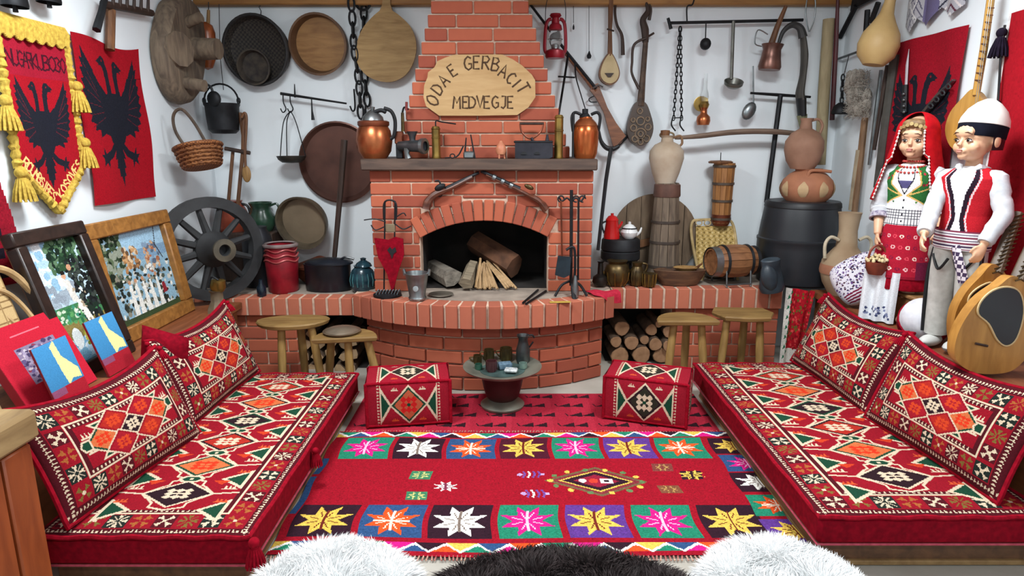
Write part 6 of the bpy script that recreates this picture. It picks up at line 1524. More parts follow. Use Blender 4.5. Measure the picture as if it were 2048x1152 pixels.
# round board table leaning on the wall
t = thing('round_table_top', 'large round plank table top leaning on the wall behind the churn', 'table top', PY(1308, 570, 4.45))
c = PY(1308, 474, 4.46); rr = 86*K(4.46, .9); npl = 6
TT = mat('wood', '#84705a', .75, 0, '#584838', 5, .4)
for i in range(npl):
    x0, x1 = -rr+2*rr*i/npl+.002, -rr+2*rr*(i+1)/npl-.002; P = []
    for x in np.linspace(x0, x1, 5): P.append((x, math.sqrt(max(rr*rr-x*x, 0))))
    P = P+[(x, -z) for x, z in P[::-1]]; P = [p for j, p in enumerate(P) if j == 0 or abs(p[0]-P[j-1][0])+abs(p[1]-P[j-1][1]) > 1e-5]
    obj('plank', MB().prism([(c.x+x, c.z+z) for x, z in P], .022+.004*(i % 2), Matrix.Translation((0, 4.45-.004*(i % 2), 0))), TT, t, 0)
obj('batten', MB().box((c.x-.12, 4.435, c.z-.05), (.24, .02, .05), (0, R(-14), 0), .003), BROWNW, t)
# hanging small churn
Yc = 4.42; zq = PY(1441, 445, Yc).z
t = thing('hanging_keg', 'slim orange brown stave keg hanging on the wall by a wire', 'keg', at(1441, Yc, zq))
staves(t, 1441, Yc, zq, 18, 21, 118, 12, mat('wood', '#a8743f', .6, 0, '#7c5028', 5, .2))
hoops(t, 1441, Yc, zq, (8, 44, 78, 112), lambda z: 18+3*z/118, mat('noise', '#5a4c40', .6, .2, '#3c322a', 12, .2))
obj('lid', pot(1441, Yc, zq+118*K(Yc, 1.2), [(23, 0), (24, 3), (20, 5), (0, 6)]), BROWNW, t)
obj('base_cap', pot(1441, Yc, zq-.005, [(0, -4), (15, -4), (18.5, 4), (19, 18), (18, 18)]), BROWNC, t)
obj('wire', MB().tube(wy([(1441, 326), (1442, 305)], Yc), .003, 5), IRON, t)
# cane chair back
t = thing('cane_chair', 'small pale cane chair behind the wine barrel', 'chair', at(1430, 4.36, ZH))
CANE = mat('noise', '#d0b684', .6, 0, '#a08858', 20, .2)
obj('back_hoop', MB().tube(smooth_pts([at(1398, 4.36, ZH+.02), PY(1384, 480, 4.4), PY(1384, 446, 4.43), PY(1400, 440, 4.44), PY(1450, 440, 4.44), PY(1466, 450, 4.43), PY(1474, 500, 4.4), at(1478, 4.36, ZH+.02)]), .010, 8), CANE, t)
cvp = Cv(.28, .3, .006, '#b89c60')
for i in range(14):
    for j in range(14): cvp.dia(.02*i+.01*(j % 2), .0215*j, .007, .008, '#7c6436' if (i+j) % 2 else '#d8c08a')
pa, pb = PY(1392, 452, 4.43), PY(1468, 545, 4.38)
weave('cane_panel', cvp.jitter(.1), lambda u, v: (pa.x+u*(pb.x-pa.x), 4.37+.06*v, pb.z+v*(pa.z-pb.z)), t)
for q in range(3): obj('scroll', MB().tube([PY(1398+q*17, 446, 4.42)+Vector((.022*math.cos(a), 0, .018*math.sin(a))) for a in np.linspace(0, 2*math.pi, 13)[:-1]], .004, 5, True), CANE, t)
obj('seat', MB().box((at(1436, 4.3, ZH).x, 4.33, ZH+.06), (.26, .16, .02), None, .005), CANE, t)
for s in (-1, 1): obj('leg', MB().tube([(at(1436, 4.3, ZH).x+s*.11, 4.26, ZH+.05), (at(1436, 4.3, ZH).x+s*.12, 4.26, ZH+.002)], .009, 6), CANE, t)
# wine barrel on its stand
Yb = 4.15; c = PY(1465, 522, Yb); kb = K(Yb, .8); ax = Euler((0, R(90), R(12))).to_matrix()
t = thing('wine_barrel', 'small brown wine barrel with steel hoop lying on a metal stand', 'barrel', (c.x, c.y, ZH))
WB = mat('woodx', '#9a6a44', .6, 0, '#6c4428', 5, .2); nS = 14
prf = [(-48, 27), (-32, 31), (-10, 33.5), (10, 33.5), (32, 31), (48, 27)]
for i in range(nS):
    a0, a1 = 2*math.pi*(i+.03)/nS, 2*math.pi*(i+.97)/nS; P = []; m = len(prf)
    for (z, r) in prf:
        for q in (0, 3):
            for a in (a0, a1): P.append(c+ax@Vector(((r-q)*kb*math.cos(a), (r-q)*kb*math.sin(a), z*kb)))
    f = [(0, 2, 3, 1)]+[((m-1)*4+0, (m-1)*4+1, (m-1)*4+3, (m-1)*4+2)]
    for b in range(0, 4*(m-1), 4): f += [(b, b+1, b+5, b+4), (b+3, b+2, b+6, b+7), (b+2, b, b+4, b+6), (b+1, b+3, b+7, b+5)]
    obj('stave', MB().add(P, f), WB, t, 30)
for z, r, w, m in ((-42, 29.5, 14, STEEL), (-24, 33, 5, IRON), (28, 32.5, 5, IRON), (44, 29, 7, IRON)): obj('hoop', MB().lathe(sc([(r-1, z-w/2), (r, z-w/2), (r+1, z+w/2), (r, z+w/2), (r-1, z-w/2)], kb), c, 28, ax), m, t)
for z in (-44, 44): obj('head', MB().lathe(sc([(0, z), (26, z), (26, z+2), (0, z+2)], kb), c, 24, ax), WB, t)
obj('tap', MB().tube([c+ax@Vector((0, 0, 46*kb)), c+ax@Vector((0, 0, 58*kb)), c+ax@Vector((8*kb, 0, 60*kb))], .007, 7), BRASS, t)
for z in (-26, 26):
    for s in (-1, 1): obj('stand_leg', MB().tube([c+ax@Vector((0, s*26*kb, z*kb))+Vector((0, 0, -14*kb)), Vector((*(c+ax@Vector((0, s*30*kb, z*kb)))[:2], ZH+.003))], .006, 6), STEEL, t)
for s in (-1, 1): obj('stand_rail', MB().tube([Vector((*(c+ax@Vector((0, s*30*kb, z*kb)))[:2], ZH+.02)) for z in (-28, 28)], .006, 6), STEEL, t)
# wooden trough with spoon
t = thing('wooden_trough', 'dark carved wooden trough on the brick bench before the churn', 'trough', at(1358, 4.14, ZH))
obj('trough', pot(1358, 4.13, ZH+.004, [(0, 0), (36, 0), (46, 14), (53, 30), (50, 31), (40, 12), (0, 8)], sy=.42), mat('woodx', '#6a4a32', .7, 0, '#40291a', 6, .3), t)
t = thing('carved_ladle', 'brown wooden ladle lying across the carved trough', 'ladle', at(1380, 4.12, ZH+.1))
kq = K(4.12, .7)
obj('bowl', pot(1372, 4.13, ZH+.095, [(0, 0), (18, 1), (26, 7), (24, 8), (0, 3)], sy=.6), TANW, t)
obj('handle', MB().tube([at(1390, 4.12, ZH+.11), at(1404, 4.08, ZH+.15)], [.008, .006], 6), BROWNW, t)
# iron stove with coffee pots, brass pots before it
t = thing('iron_stove', 'round black iron stove pot on legs carrying the two enamel pots', 'stove', at(1240, 4.26, ZH))
zs_ = PY(1240, 524, 4.22).z; ks = K(4.26, .8)
obj('drum', MB().lathe(sc([(0, 0), (34, 0), (39, 6), (39, 20), (37, 22), (39, 24), (38, 42), (35, 46), (0, 46)], ks), at(1240, 4.27, zs_), 28), mat('noise', '#26282c', .6, .4, '#17181b', 14, .4), t)
for a in (.6, 2.2, 3.8, 5.4): obj('leg', MB().tube([at(1240, 4.27, zs_+.01)+Vector((.09*math.cos(a), .09*math.sin(a), 0)), at(1240, 4.27, ZH+.003)+Vector((.1*math.cos(a), .1*math.sin(a), 0))], .009, 6), IRON, t)
zt_ = zs_+46*ks
t = thing('red_coffee_pot', 'red enamel coffee pot standing on the iron stove', 'coffee pot', at(1222, 4.25, zt_))
RE = mat('plain', '#c81c1c', .25); c = at(1223, 4.25, zt_+.001)
obj('body', MB().lathe(sc([(0, 0), (16, 0), (16, 6), (12, 34), (13, 37), (0, 37)], ks), c, 20), RE, t); obj('lid', MB().lathe(sc([(13, 37), (8, 44), (3, 46), (3, 50), (0, 50)], ks), c, 20), RE, t)
obj('spout', MB().tube(smooth_pts([c+Vector((10*ks, 0, 18*ks)), c+Vector((18*ks, 0, 28*ks)), c+Vector((20*ks, 0, 34*ks))]), [.012, .006], 7), RE, t)
obj('handle', MB().tube(smooth_pts([c+Vector((-12*ks, 0, 34*ks)), c+Vector((-20*ks, 0, 28*ks)), c+Vector((-15*ks, 0, 10*ks))]), .006, 7), BLACK, t)
t = thing('white_teapot', 'small white enamel teapot standing on the iron stove', 'teapot', at(1258, 4.24, zt_)); c = at(1258, 4.24, zt_+.001)
WE = mat('plain', '#eceeee', .2)
obj('body', MB().lathe(sc([(0, 0), (9, 0), (15, 6), (17, 13), (14, 20), (0, 21)], ks), c, 22), WE, t)
obj('lid', MB().lathe(sc([(14, 21), (8, 27), (3, 29), (3, 33), (0, 34)], ks), c, 18), WE, t); obj('rim', MB().lathe(sc([(14, 19.5), (15, 20), (15, 21.5), (14, 22)], ks), c, 18), BLACK, t)
obj('spout', MB().tube(smooth_pts([c+Vector((14*ks, 0, 7*ks)), c+Vector((21*ks, 0, 13*ks)), c+Vector((24*ks, 0, 22*ks))]), [.011, .005], 7), WE, t)
obj('handle', MB().tube(smooth_pts([c+Vector((-14*ks, 0, 19*ks)), c+Vector((-22*ks, 0, 17*ks)), c+Vector((-15*ks, 0, 6*ks))]), .004, 6), BLACK, t)
for px, Y, prof, lab, nm in ((1233, 4.11, [(0, 0), (16, 0), (24, 12), (26, 28), (22, 40), (17, 44), (21, 50), (0, 50)], 'ribbed dark brass pot standing under the iron stove', 'brass_pot'), (1273, 4.11, [(0, 0), (12, 0), (16, 14), (14, 30), (9, 38), (11, 46), (0, 46)], 'slender dark brass jug right of the ribbed brass pot', 'brass_jug'), (1298, 4.07, [(0, 0), (11, 0), (13, 8), (14, 26), (11, 26), (0, 20)], 'small fluted brass cup at the bench edge', 'brass_cup'), (1200, 4.09, [(0, 0), (12, 0), (16, 8), (14, 18), (6, 24), (5, 46), (8, 50), (0, 50)], 'small round dark kettle next to the fireplace corner', 'dark_kettle')):
    t = thing(nm, lab, 'pot' if nm != 'brass_cup' else 'cup', at(px, Y, ZH)); c = at(px, Y, ZH+.006); k = K(Y, .65)
    obj('body', MB().lathe(sc(prof, k), c, 22), DBRASS if nm != 'dark_kettle' else mat('noise', '#3c3630', .35, .6, '#1c1a18', 10, .1), t)
    rmx = max(r for r, z in prof)
    if nm != 'dark_kettle':
        for i in range(10):
            a = 2*math.pi*i/10; obj('flute', MB().tube([c+Vector((r*k*1.01*math.cos(a), r*k*1.01*math.sin(a), z*k)) for r, z in prof[1:4]], .005, 5), BRASS if nm != 'brass_jug' else DBRASS, t)
    if nm == 'brass_jug': obj('handle', MB().tube(smooth_pts([c+Vector((9*k, 0, 44*k)), c+Vector((20*k, 0, 40*k)), c+Vector((14*k, 0, 20*k))]), .006, 6), DBRASS, t)
# black barrel with clay pots
Yk = 4.24
t = thing('black_barrel', 'large black plastic barrel in the right corner', 'barrel', at(1590, Yk, ZH))
BP = mat('noise', '#24282e', .45, 0, '#1c1f24', 3, .05)
obj('drum', pot(1590, Yk, ZH+.003, [(0, 0), (70, 0), (74, 4), (77, 40), (78, 70), (78, 82), (79, 84), (79, 88), (76.5, 90), (73, 120), (69, 148), (67, 155), (67, 160), (0, 160)], n=40), BP, t)
obj('rim_band', pot(1590, Yk, ZH, [(68.5, 148), (70, 150), (69, 158), (66, 161)], n=40), BLACK, t)
zt_ = ZH+.003+160*K(Yk, 1.0)+.002
CLAY = mat('noise', '#b87a58', .75, 0, '#946046', 6, .2)
t = thing('clay_pot', 'wide orange clay pot with pale painted bands on the black barrel', 'pot', at(1610, Yk, zt_))
obj('body', pot(1611, Yk, zt_, [(0, 0), (34, 0), (46, 12), (50, 28), (46, 44), (34, 56), (24, 62), (26, 66), (0, 66)]), CLAY, t)
kk = K(Yk, 1.3); c = at(1611, Yk, zt_)
for i in range(8):
    a = 2*math.pi*(i+.3)/8; obj('painted_petal', MB().tube([c+Vector((r*kk*math.cos(a), r*kk*math.sin(a), z*kk)) for r, z in ((44, 10), (47.5, 15), (50, 22), (50.8, 28), (50, 34), (47, 43))], [.003, .02, .03, .032, .028, .004], 8, flat=.12, up=(math.cos(a), math.sin(a), 0)), mat('noise', '#cdb088', .8, 0, '#a88a64', 12, .1), t)
obj('handle', MB().tube(smooth_pts([c+Vector((x*kk, -32*kk, z*kk)) for x, z in ((-14, 40), (-12, 62), (10, 64), (30, 62))]), .010, 7), CLAY, t)
zt2 = zt_+66*kk
t = thing('clay_water_jug', 'round brown clay jug stacked on the painted clay pot', 'jug', at(1604, Yk, zt2))
CLB = mat('noise', '#a8806a', .75, 0, '#84604c', 6, .2); c = at(1604, Yk, zt2)
obj('body', pot(1604, Yk, zt2+.001, [(0, 0), (22, 0), (32, 16), (37, 36), (36, 54), (26, 70), (12, 78), (10, 92), (13, 98), (0, 98)]), CLB, t)
obj('handle', MB().tube(smooth_pts([c+Vector((x*kk, 0, z*kk)) for x, z in ((10, 94), (24, 96), (32, 84), (28, 68))]), .009, 7), CLB, t)
# staff and sticks at the corner
one('pale_staff', 'thick pale wooden staff leaning in the right corner', 'staff', MB().tube([PY(1658, 38, 4.44), PY(1648, 180, 4.44), PY(1640, 330, 4.42)], [.036, .037, .034], 10), mat('wood', '#a89a78', .7, 0, '#86785a', 5, .2))
one('red_staff', 'thin dark red stick with a black foot beside the pale staff', 'stick', MB().tube([PY(1676, -10, 4.40), PY(1672, 90, 4.42), PY(1664, 240, 4.46)], [.010, .015, .016], 8), mat('noise', '#5c2028', .5, 0, '#34161a', 9, .1))
# ================================================================ right wall
def wr(pts, X): return [PX(x, y, X) for x, y in pts]
X3 = XR-.04
t = thing('iron_trivet', 'black iron trivet hanging at the ceiling above the wool', 'trivet', PX(1730, 30, X3))
obj('top', MB().prism([(0, 0), (.3, .02), (.24, .14), (.02, .12)], .02, Matrix.Translation(PX(1700, 22, X3))@Matrix.Rotation(R(-90), 4, 'Z')), IRON, t)
for a, b in (((1712, 12), (1680, 75)), ((1735, 20), (1730, 90)), ((1757, 5), (1742, 45))): obj('leg', MB().tube(wr([a, b], X3), .016, 7), IRON, t)
one('wall_rod', 'thin grey rod fixed horizontally under the iron trivet', 'rod', MB().tube(wr([(1676, 118), (1726, 100)], X3), .008, 6), STEEL)
t = thing('sheep_bell', 'dark iron sheep bell on a chain hanging beside the raw wool', 'bell', PX(1680, 232, X3))
p = PX(1681, 228, X3-.03)
obj('bell_body', MB().lathe([(.055, 0), (.058, .01), (.045, .05), (.02, .07), (0, .072)], p, 18), IRON, t)
mb = MB(); chain(mb, p+Vector((0, 0, .07)), PX(1686, 150, X3-.03), .022, .010, .005); obj('chain_links', mb, IRON, t)
obj('wires', MB().tube(wr([(1688, 150), (1698, 110)], X3-.03), .003, 5), STRING, t)
t = thing('raw_wool', 'bundle of grey raw sheep wool hanging on the right wall', 'wool', PX(1717, 235, X3))
mb = MB(); g2 = random.Random(4)
for i in range(26):
    x, y = g2.uniform(1698, 1736), g2.uniform(150, 222); p = PX(x, y, X3-.03); s = g2.uniform(.03, .05); mb.ell(p, (s*.6, s, s*1.2), (g2.uniform(-1, 1), 0, g2.uniform(-1, 1)), 8, 6)
for i in range(900):
    x, y = g2.uniform(1692, 1740), g2.uniform(142, 236); p = PX(x, y, X3-.05+g2.uniform(-.02, .01)); d = Vector((g2.gauss(-.3, .5), g2.gauss(0, 1), g2.gauss(0, 1))).normalized()
    mb.tube([p, p+d*.025], .0012, 3)
o = obj('tufts', mb, mat('noise', '#a8a298', .95, 0, '#857e74', 12, .3), t); o['kind'] = 'stuff'
for i, (a, b, r, m, nm, lab) in enumerate((((1762, 140), (1738, 330), .010, STEEL, 'thin_pole', 'thin grey pole hanging under the gourd, leftmost of three'), ((1790, 110), (1755, 375), .026, mat('noise', '#4c4a44', .7, 0, '#34322e', 12, .2), 'dark_pole', 'thick dark grey pole left of the red eagle flag'), ((1775, 130), (1748, 300), .012, DARKW, 'dark_stick', 'dark slim stick between the grey poles under the gourd'), ((1730, 235), (1708, 430), .020, mat('wood', '#8a6a4c', .7, 0, '#5e4530', 6, .2), 'wooden_distaff', 'brown wooden distaff hanging below the raw wool'), ((1718, 300), (1702, 420), .018, mat('noise', '#a89a80', .8, 0, '#7c705c', 9, .3), 'bone_spindle', 'pale wool-wound spindle beside the wooden distaff'))):
    one(nm, lab, 'pole' if 'pole' in nm else ('stick' if 'stick' in nm else 'spindle'), MB().tube(wr([a, ((a[0]+b[0])/2, (a[1]+b[1])/2), b], X3+.02-.012*i), [r, r*1.05, r*.9], 8), m)
t = thing('dried_gourd', 'large pale dried gourd hanging at the top of the right wall', 'gourd', PX(1758, 135, X3-.1))
p = PX(1758, 86, X3-.13); kg = .00275
obj('gourd', MB().lathe(sc([(0, -46), (20, -43), (35, -26), (39, -4), (34, 18), (22, 38), (13, 56), (10, 78), (12, 100), (0, 104)], kg), p, 26, (0, R(9), 0)), mat('noise', '#c8ab74', .55, 0, '#ac8c58', 5, .1), t)
obj('stem', MB().tube([p+Vector((.028, 0, .2)), p+Vector((.02, 0, .29))], .012, 7), DARKW, t)
# woven socks and belts under the ceiling
cv = Cv(.62, .3, .005, '#b0b0b8'); g = np.random.default_rng(11)
for i in range(26): cv.line([(g.uniform(0, .2), g.uniform(0, .3)), (g.uniform(0, .2), g.uniform(0, .3))], .008, ['#8c8c94', '#d8d8d8', '#5c5c70'][i % 3])
cv.rect(.2, 0, .38, .3, '#6a6488'); 
for i in range(18): cv.line([(.2+.01*i, 0), (.2+.01*i, .3)], .004, ['#8c88a8', '#3c3858'][i % 2])
for i in range(14): cv.line([(.38, .04*i-.2), (.5, .04*i-.12), (.62, .04*i-.2)], .012, ['#e4e4e4', '#5c3040', '#d8d0d0', '#383848'][i % 4])
ysk = (PX(1815, 20, XR-.02).y, PX(1932, 20, XR-.02).y); zsk = PX(1870, 52, XR-.02).z
cv.mask = cv.inside([(0, .04), (.1, 0), (.16, .06), (.26, .01), (.4, .08), (.5, .02), (.62, .06), (.62, .3), (0, .3)])
o = weave('woven_belts', cv, lambda u, v: (XR-.02-.02*np.abs(np.sin(u*9)), ysk[0]+u*(ysk[1]-ysk[0]), zsk+v*.3), None)
tag(o, 'grey and purple woven socks and belts hanging above the right eagle flag', 'textile')
# eagle flag right
fy0, fy1, fz0, fz1 = 3.90, 3.30, 1.20, 2.0
cv = Cv(.60, .80, .0045, '#940c20'); eagle(cv, .29, .02, .50, .62, EK); cv.jitter(.1)
o = weave('eagle_flag', cv, lambda u, v: (XR-.016-.012*np.sin(u*6+v*3)**2, fy0+u*(fy1-fy0), fz0+v*(fz1-fz0)), None); tag(o, 'dark red eagle flag behind the girl mannequin', 'flag')
# big red cloth at the right edge
cv = Cv(.9, 1.0, .008, '#9c0c1c'); cv.rect(0, 0, .02, 1, '#e0d8d8'); cv.jitter(.06)
ry_ = PX(1992, 200, XR-.02).y; zr0, zr1 = PX(2020, 480, XR-.02).z-.25, PX(2030, 25, XR-.02).z
o = weave('red_hanging', cv, lambda u, v: (XR-.02-.014*np.sin(u*11), ry_-u*.9, zr0+v*(zr1-zr0)-.10*(1-v)*0), None); tag(o, 'large plain red cloth hanging at the right edge behind the boy mannequin', 'hanging')
t = thing('tassel_cord', 'black tasselled cord hanging between lute and red cloth', 'cord', PX(1992, 240, XR-.05))
obj('cord', MB().tube(wr([(2010, 50), (2003, 90), (1996, 205)], XR-.05), .005, 6), BLACK, t)
for (x, y, s) in ((2004, 62, 1.2), (1994, 205, .9)): tassel(t, PX(x, y, XR-.05), s, mat('cloth', '#241c2c', .9, 0, '#14101a', 40, .2))
# dagger and silver scabbard pinned on the right flag
t = thing('dagger', 'white bladed dagger pinned upright on the right eagle flag', 'dagger', PX(1814, 172, XR-.04))
obj('blade', MB().tube(wr([(1818, 98), (1814, 130), (1812, 170)], XR-.035), [.002, .013, .012], 6, flat=.3), mat('plain', '#d8d0d8', .4), t)
obj('hilt', MB().tube(wr([(1811, 170), (1808, 225)], XR-.035), [.015, .02], 8), BLACK, t)
for i in range(4): obj('stud', MB().ell(PX(1807+i*.3, 188+i*12, XR-.055), (.008, .01, .008), None, 8, 6), STEEL, t)
t = thing('silver_scabbard', 'ornate silver scabbard slanting across the right eagle flag', 'scabbard', PX(1878, 190, XR-.04))
obj('sheath', MB().tube(wr([(1850, 225), (1880, 190), (1908, 160)], XR-.04), [.022, .024, .012], 8, flat=.5), STEEL, t)
for f in (.2, .4, .6, .8): obj('ornament', MB().tube([PX(1850+58*f+3*math.cos(a)*1.5, 225-65*f+5*math.sin(a), XR-.062) for a in np.linspace(0, 2*math.pi, 9)[:-1]], .004, 5, True), mat('noise', '#5c6468', .4, .7, '#34383a', 20, .2), t)
# hanging cifteli
YEL = mat('wood', '#c89a4c', .4, 0, '#a87a34', 5, .1)
t = thing('cifteli', 'yellow wooden long-necked lute hanging on the right wall', 'lute', PX(1925, 300, XR-.06))
def lute_body(P, X, t_, m, parent, name='body'):
    q = smooth_pts([(0, p.y, p.z) for p in P], 4, True); n = len(q); cy = sum(p.y for p in q)/n; cz = sum(p.z for p in q)/n
    vs = []
    for (dx, s) in ((0, 1), (t_*.5, .93), (t_, .55), (t_*1.02, .0)): vs += [(X+dx, cy+(p.y-cy)*s, cz+(p.z-cz)*s) for p in q]
    fs = [(a*n+i, a*n+(i+1) % n, (a+1)*n+(i+1) % n, (a+1)*n+i) for a in range(3) for i in range(n)]+[tuple(range(n-1, -1, -1))]
    return obj(name, MB().add(vs, fs), m, parent, 40)
lute_body(wr([(1945, 178), (1925, 195), (1900, 225), (1890, 260), (1900, 292), (1925, 306), (1952, 296), (1972, 262), (1972, 225), (1962, 195)], XR-.09), XR-.09, .07, YEL, t)
obj('neck', MB().tube(wr([(1952, 190), (1968, 95), (1984, -20)], XR-.085), .016, 8), YEL, t)
for i in range(11): obj('fret', MB().tube(wr([(1950+i*2.6, 160-i*14.5), (1962+i*2.6, 161-i*14.5)], XR-.101), .003, 5), BROWNW, t)
for x in (1953, 1957): obj('string', MB().tube(wr([(x-14, 290), (x+29, -20)], XR-.105), .0012, 4), STEEL, t)
# two large lutes in the right foreground
BKS = mat('noise', '#1c1e24', .35, 0, '#12141a', 6, .05)
LUT = mat('wood', '#c08c44', .4, 0, '#a06e30', 5, .1)
def big_lute(label, out, Y, patch, neck, spots):
    t = thing('big_lute', label, 'lute', PY(1980, 745, Y), 'large lutes by the right cushion')
    q = smooth_pts([(p.x, 0, p.z) for p in wy(out, Y)], 4, True); n = len(q); cx = sum(p.x for p in q)/n; cz = sum(p.z for p in q)/n
    vs = []
    for (dy, s) in ((0, 1), (.05, .98), (.09, .7), (.1, .0)): vs += [(cx+(p.x-cx)*s, Y+dy, cz+(p.z-cz)*s) for p in q]
    ar = sum(q[i].x*q[(i+1)%n].z-q[(i+1)%n].x*q[i].z for i in range(n))
    fs = [(a*n+i, a*n+(i+1) % n, (a+1)*n+(i+1) % n, (a+1)*n+i) for a in range(3) for i in range(n)]+[tuple(range(n))]
    if ar > 0: fs = [f if len(f) > 4 else f[::-1] for f in fs]
    else: fs = [f[::-1] if len(f) > 4 else f for f in fs]
    obj('body', MB().add(vs, fs), LUT, t, 40)
    q2 = smooth_pts([(p.x, 0, p.z) for p in wy(patch, Y-.006)], 4, True)
    obj('black_inlay', MB().prism([(p.x, p.z) for p in q2], .008, Matrix.Translation((0, Y-.006, 0))), BKS, t)
    obj('inlay_edge', MB().tube([(p.x, Y-.004, p.z) for p in q2], .004, 5, True), mat('plain', '#d8bc88', .5), t)
    a, b = PY(*neck[0], Y+.01), PY(*neck[1], Y+.10); obj('neck', MB().tube([a, b], [.028, .02], 8, flat=.6), mat('noise', '#6a5642', .5, 0, '#463628', 12, .2), t)
    for i in range(14):
        p = a+(b-a)*(i+.5)/14; obj('fret', MB().tube([p+Vector((-.026, -.02, -.008)), p+Vector((.026, -.02, .008))], .003, 5), DBRASS, t)
    for (x, y, w) in spots: obj('bridge', MB().tube(wy([(x-w, y-3), (x+w, y+2)], Y-.004), .005, 6), DARKW, t)
    return t
big_lute('yellow lute with a black inlay, standing behind the larger one', [(1990, 528), (1962, 552), (1932, 585), (1912, 625), (1908, 668), (1918, 706), (1950, 722), (1995, 700), (2020, 640), (2022, 570)], 2.56, [(1985, 566), (1960, 574), (1940, 592), (1938, 612), (1950, 624), (1975, 615), (1992, 590)], ((1990, 545), (2035, 425)), ())
big_lute('large yellow lute with a big black inlay nearest the right cushion', [(2030, 552), (1998, 572), (1958, 602), (1925, 648), (1910, 690), (1914, 722), (1945, 744), (1990, 748), (2030, 738), (2062, 700), (2078, 640), (2070, 580)], 2.42, [(2015, 574), (1985, 582), (1962, 604), (1957, 628), (1978, 648), (1995, 680), (2014, 692), (2034, 676), (2048, 625), (2040, 585)], ((2035, 560), (2090, 430)), ((1963, 690, 12),))
# ================================================================ right corner bench
Yq = 3.86
t = thing('clay_amphora', 'pale clay amphora with two rope handles beside the black barrel', 'amphora', at(1682, Yq, BR_Z))
AMP = mat('noise', '#b09c80', .8, 0, '#8e7458', 5, .3); c = at(1682, Yq, BR_Z+.002); k = K(Yq, .8)
obj('body', MB().lathe(sc([(0, 0), (24, 0), (38, 24), (45, 50), (42, 70), (28, 88), (20, 98), (17, 130), (20, 160), (22, 166), (18, 166), (0, 158)], k), c, 28), AMP, t)
for s in (-1, 1): obj('rope_handle', MB().tube(smooth_pts([c+Vector((s*x*k, -.02, z*k)) for x, z in ((20, 112), (36, 118), (46, 104), (44, 76))]), .010, 8), mat('noise', '#ccc0a8', .9, 0, '#a89c84', 40, .5), t)
obj('painted_band', MB().lathe(sc([(44.5, 44), (45.6, 50), (44.8, 58), (43.6, 63)], k), c, 28), mat('noise', '#b07a5c', .8, 0, '#94624a', 9, .1), t)
t = thing('dark_boots', 'dark blue grey leather shoe standing before the black barrel', 'shoe', at(1610, 3.94, BR_Z))
c = at(1610, 3.95, ZH); c.x = min(c.x, xre-.1); k = K(3.95, .6)
SHO = mat('noise', '#3c4a54', .45, 0, '#1e262e', 8, .2)
obj('upper', MB().lathe(sc([(0, 0), (22, 0), (26, 10), (22, 30), (18, 50), (19, 66), (16, 68), (0, 64)], k), c, 18, (R(6), R(-10), 0), sy=.7), SHO, t)
obj('toe', MB().ell(c+Vector((-.04, -.035, .093)), (.05, .045, .09), (0, R(-16), 0)), SHO, t)
# embroidered white cushion
cv = Cv(.36, .30, .0034, '#d8d4dc'); g = np.random.default_rng(3)
for i in range(420): cv.disc(g.uniform(0, .36), g.uniform(.08, .30), g.uniform(.003, .007), ['#3a3558', '#6a4a80', '#a8a0b8', '#503040'][i % 4])
for i in range(4): cv.line([(.02, .02+.018*i), (.15, .03+.018*i), (.34, .07+.018*i)], .010, '#7c1c3c')
for i in range(60): cv.disc(g.uniform(.2, .36), g.uniform(0, .06), .006, ['#7c3ca0', '#e4e0e8', '#2c2c5c'][i % 3])
t = thing('embroidered_cushion', 'white cushion with fine purple embroidery and red stripes by the girl', 'cushion', PX(1700, 620, 1.98))
cc_ = Vector((1.96, 3.56, BR_Z+.165)); rt = Euler((R(-28), R(-30), R(-14))).to_matrix()
def cus(sgn):
    def fn(u, v):
        a, b = 2*u-1, 2*v-1; th = sgn*.075*np.sqrt(np.clip(1-np.abs(a)**3, 0, 1)*np.clip(1-np.abs(b)**3, 0, 1))
        rr_ = np.sqrt(1-.34*np.minimum(np.abs(a), np.abs(b))**2*np.maximum(np.abs(a), np.abs(b))); x, y, z = a*.155*rr_, th, b*.135*rr_; return [rt[i][0]*x+rt[i][1]*y+rt[i][2]*z+cc_[i] for i in range(3)]
    return fn
weave('embroidered_face', cv, cus(-1), t)
obj('back', MB().grid(lambda u, v: tuple(float(q) for q in cus(1)(np.array(1-u), np.array(v))), 14, 12), WHITEC, t)
# red embroidered towel at the end of the brick bench
cv = Cv(.30, .5, .005, '#d8d4cc'); g = np.random.default_rng(8)
cv.rect(.06, .1, .30, .5, '#a81424'); 
for i in range(260): cv.disc(g.uniform(.06, .30), g.uniform(.1, .5), .009, ['#c81c28', '#8c101c', '#d84848', '#6a5a28', '#b01824'][i % 5])
for i in range(14): cv.poly([(.02+.03*(i % 2), .03+.033*i), (.05+.03*(i % 2), .045+.033*i), (.03+.03*(i % 2), .065+.033*i)], '#1c6a48')
tx0, tx1 = xre+.008, 1.86
o = weave('embroidered_towel', cv.jitter(.1), lambda u, v: (tx0+u*(tx1-tx0), 4.0-.012*np.sin(u*12)-.12*u*v, .06+v*.5), None); tag(o, 'white towel with red and green embroidery hanging at the brick bench end', 'towel')
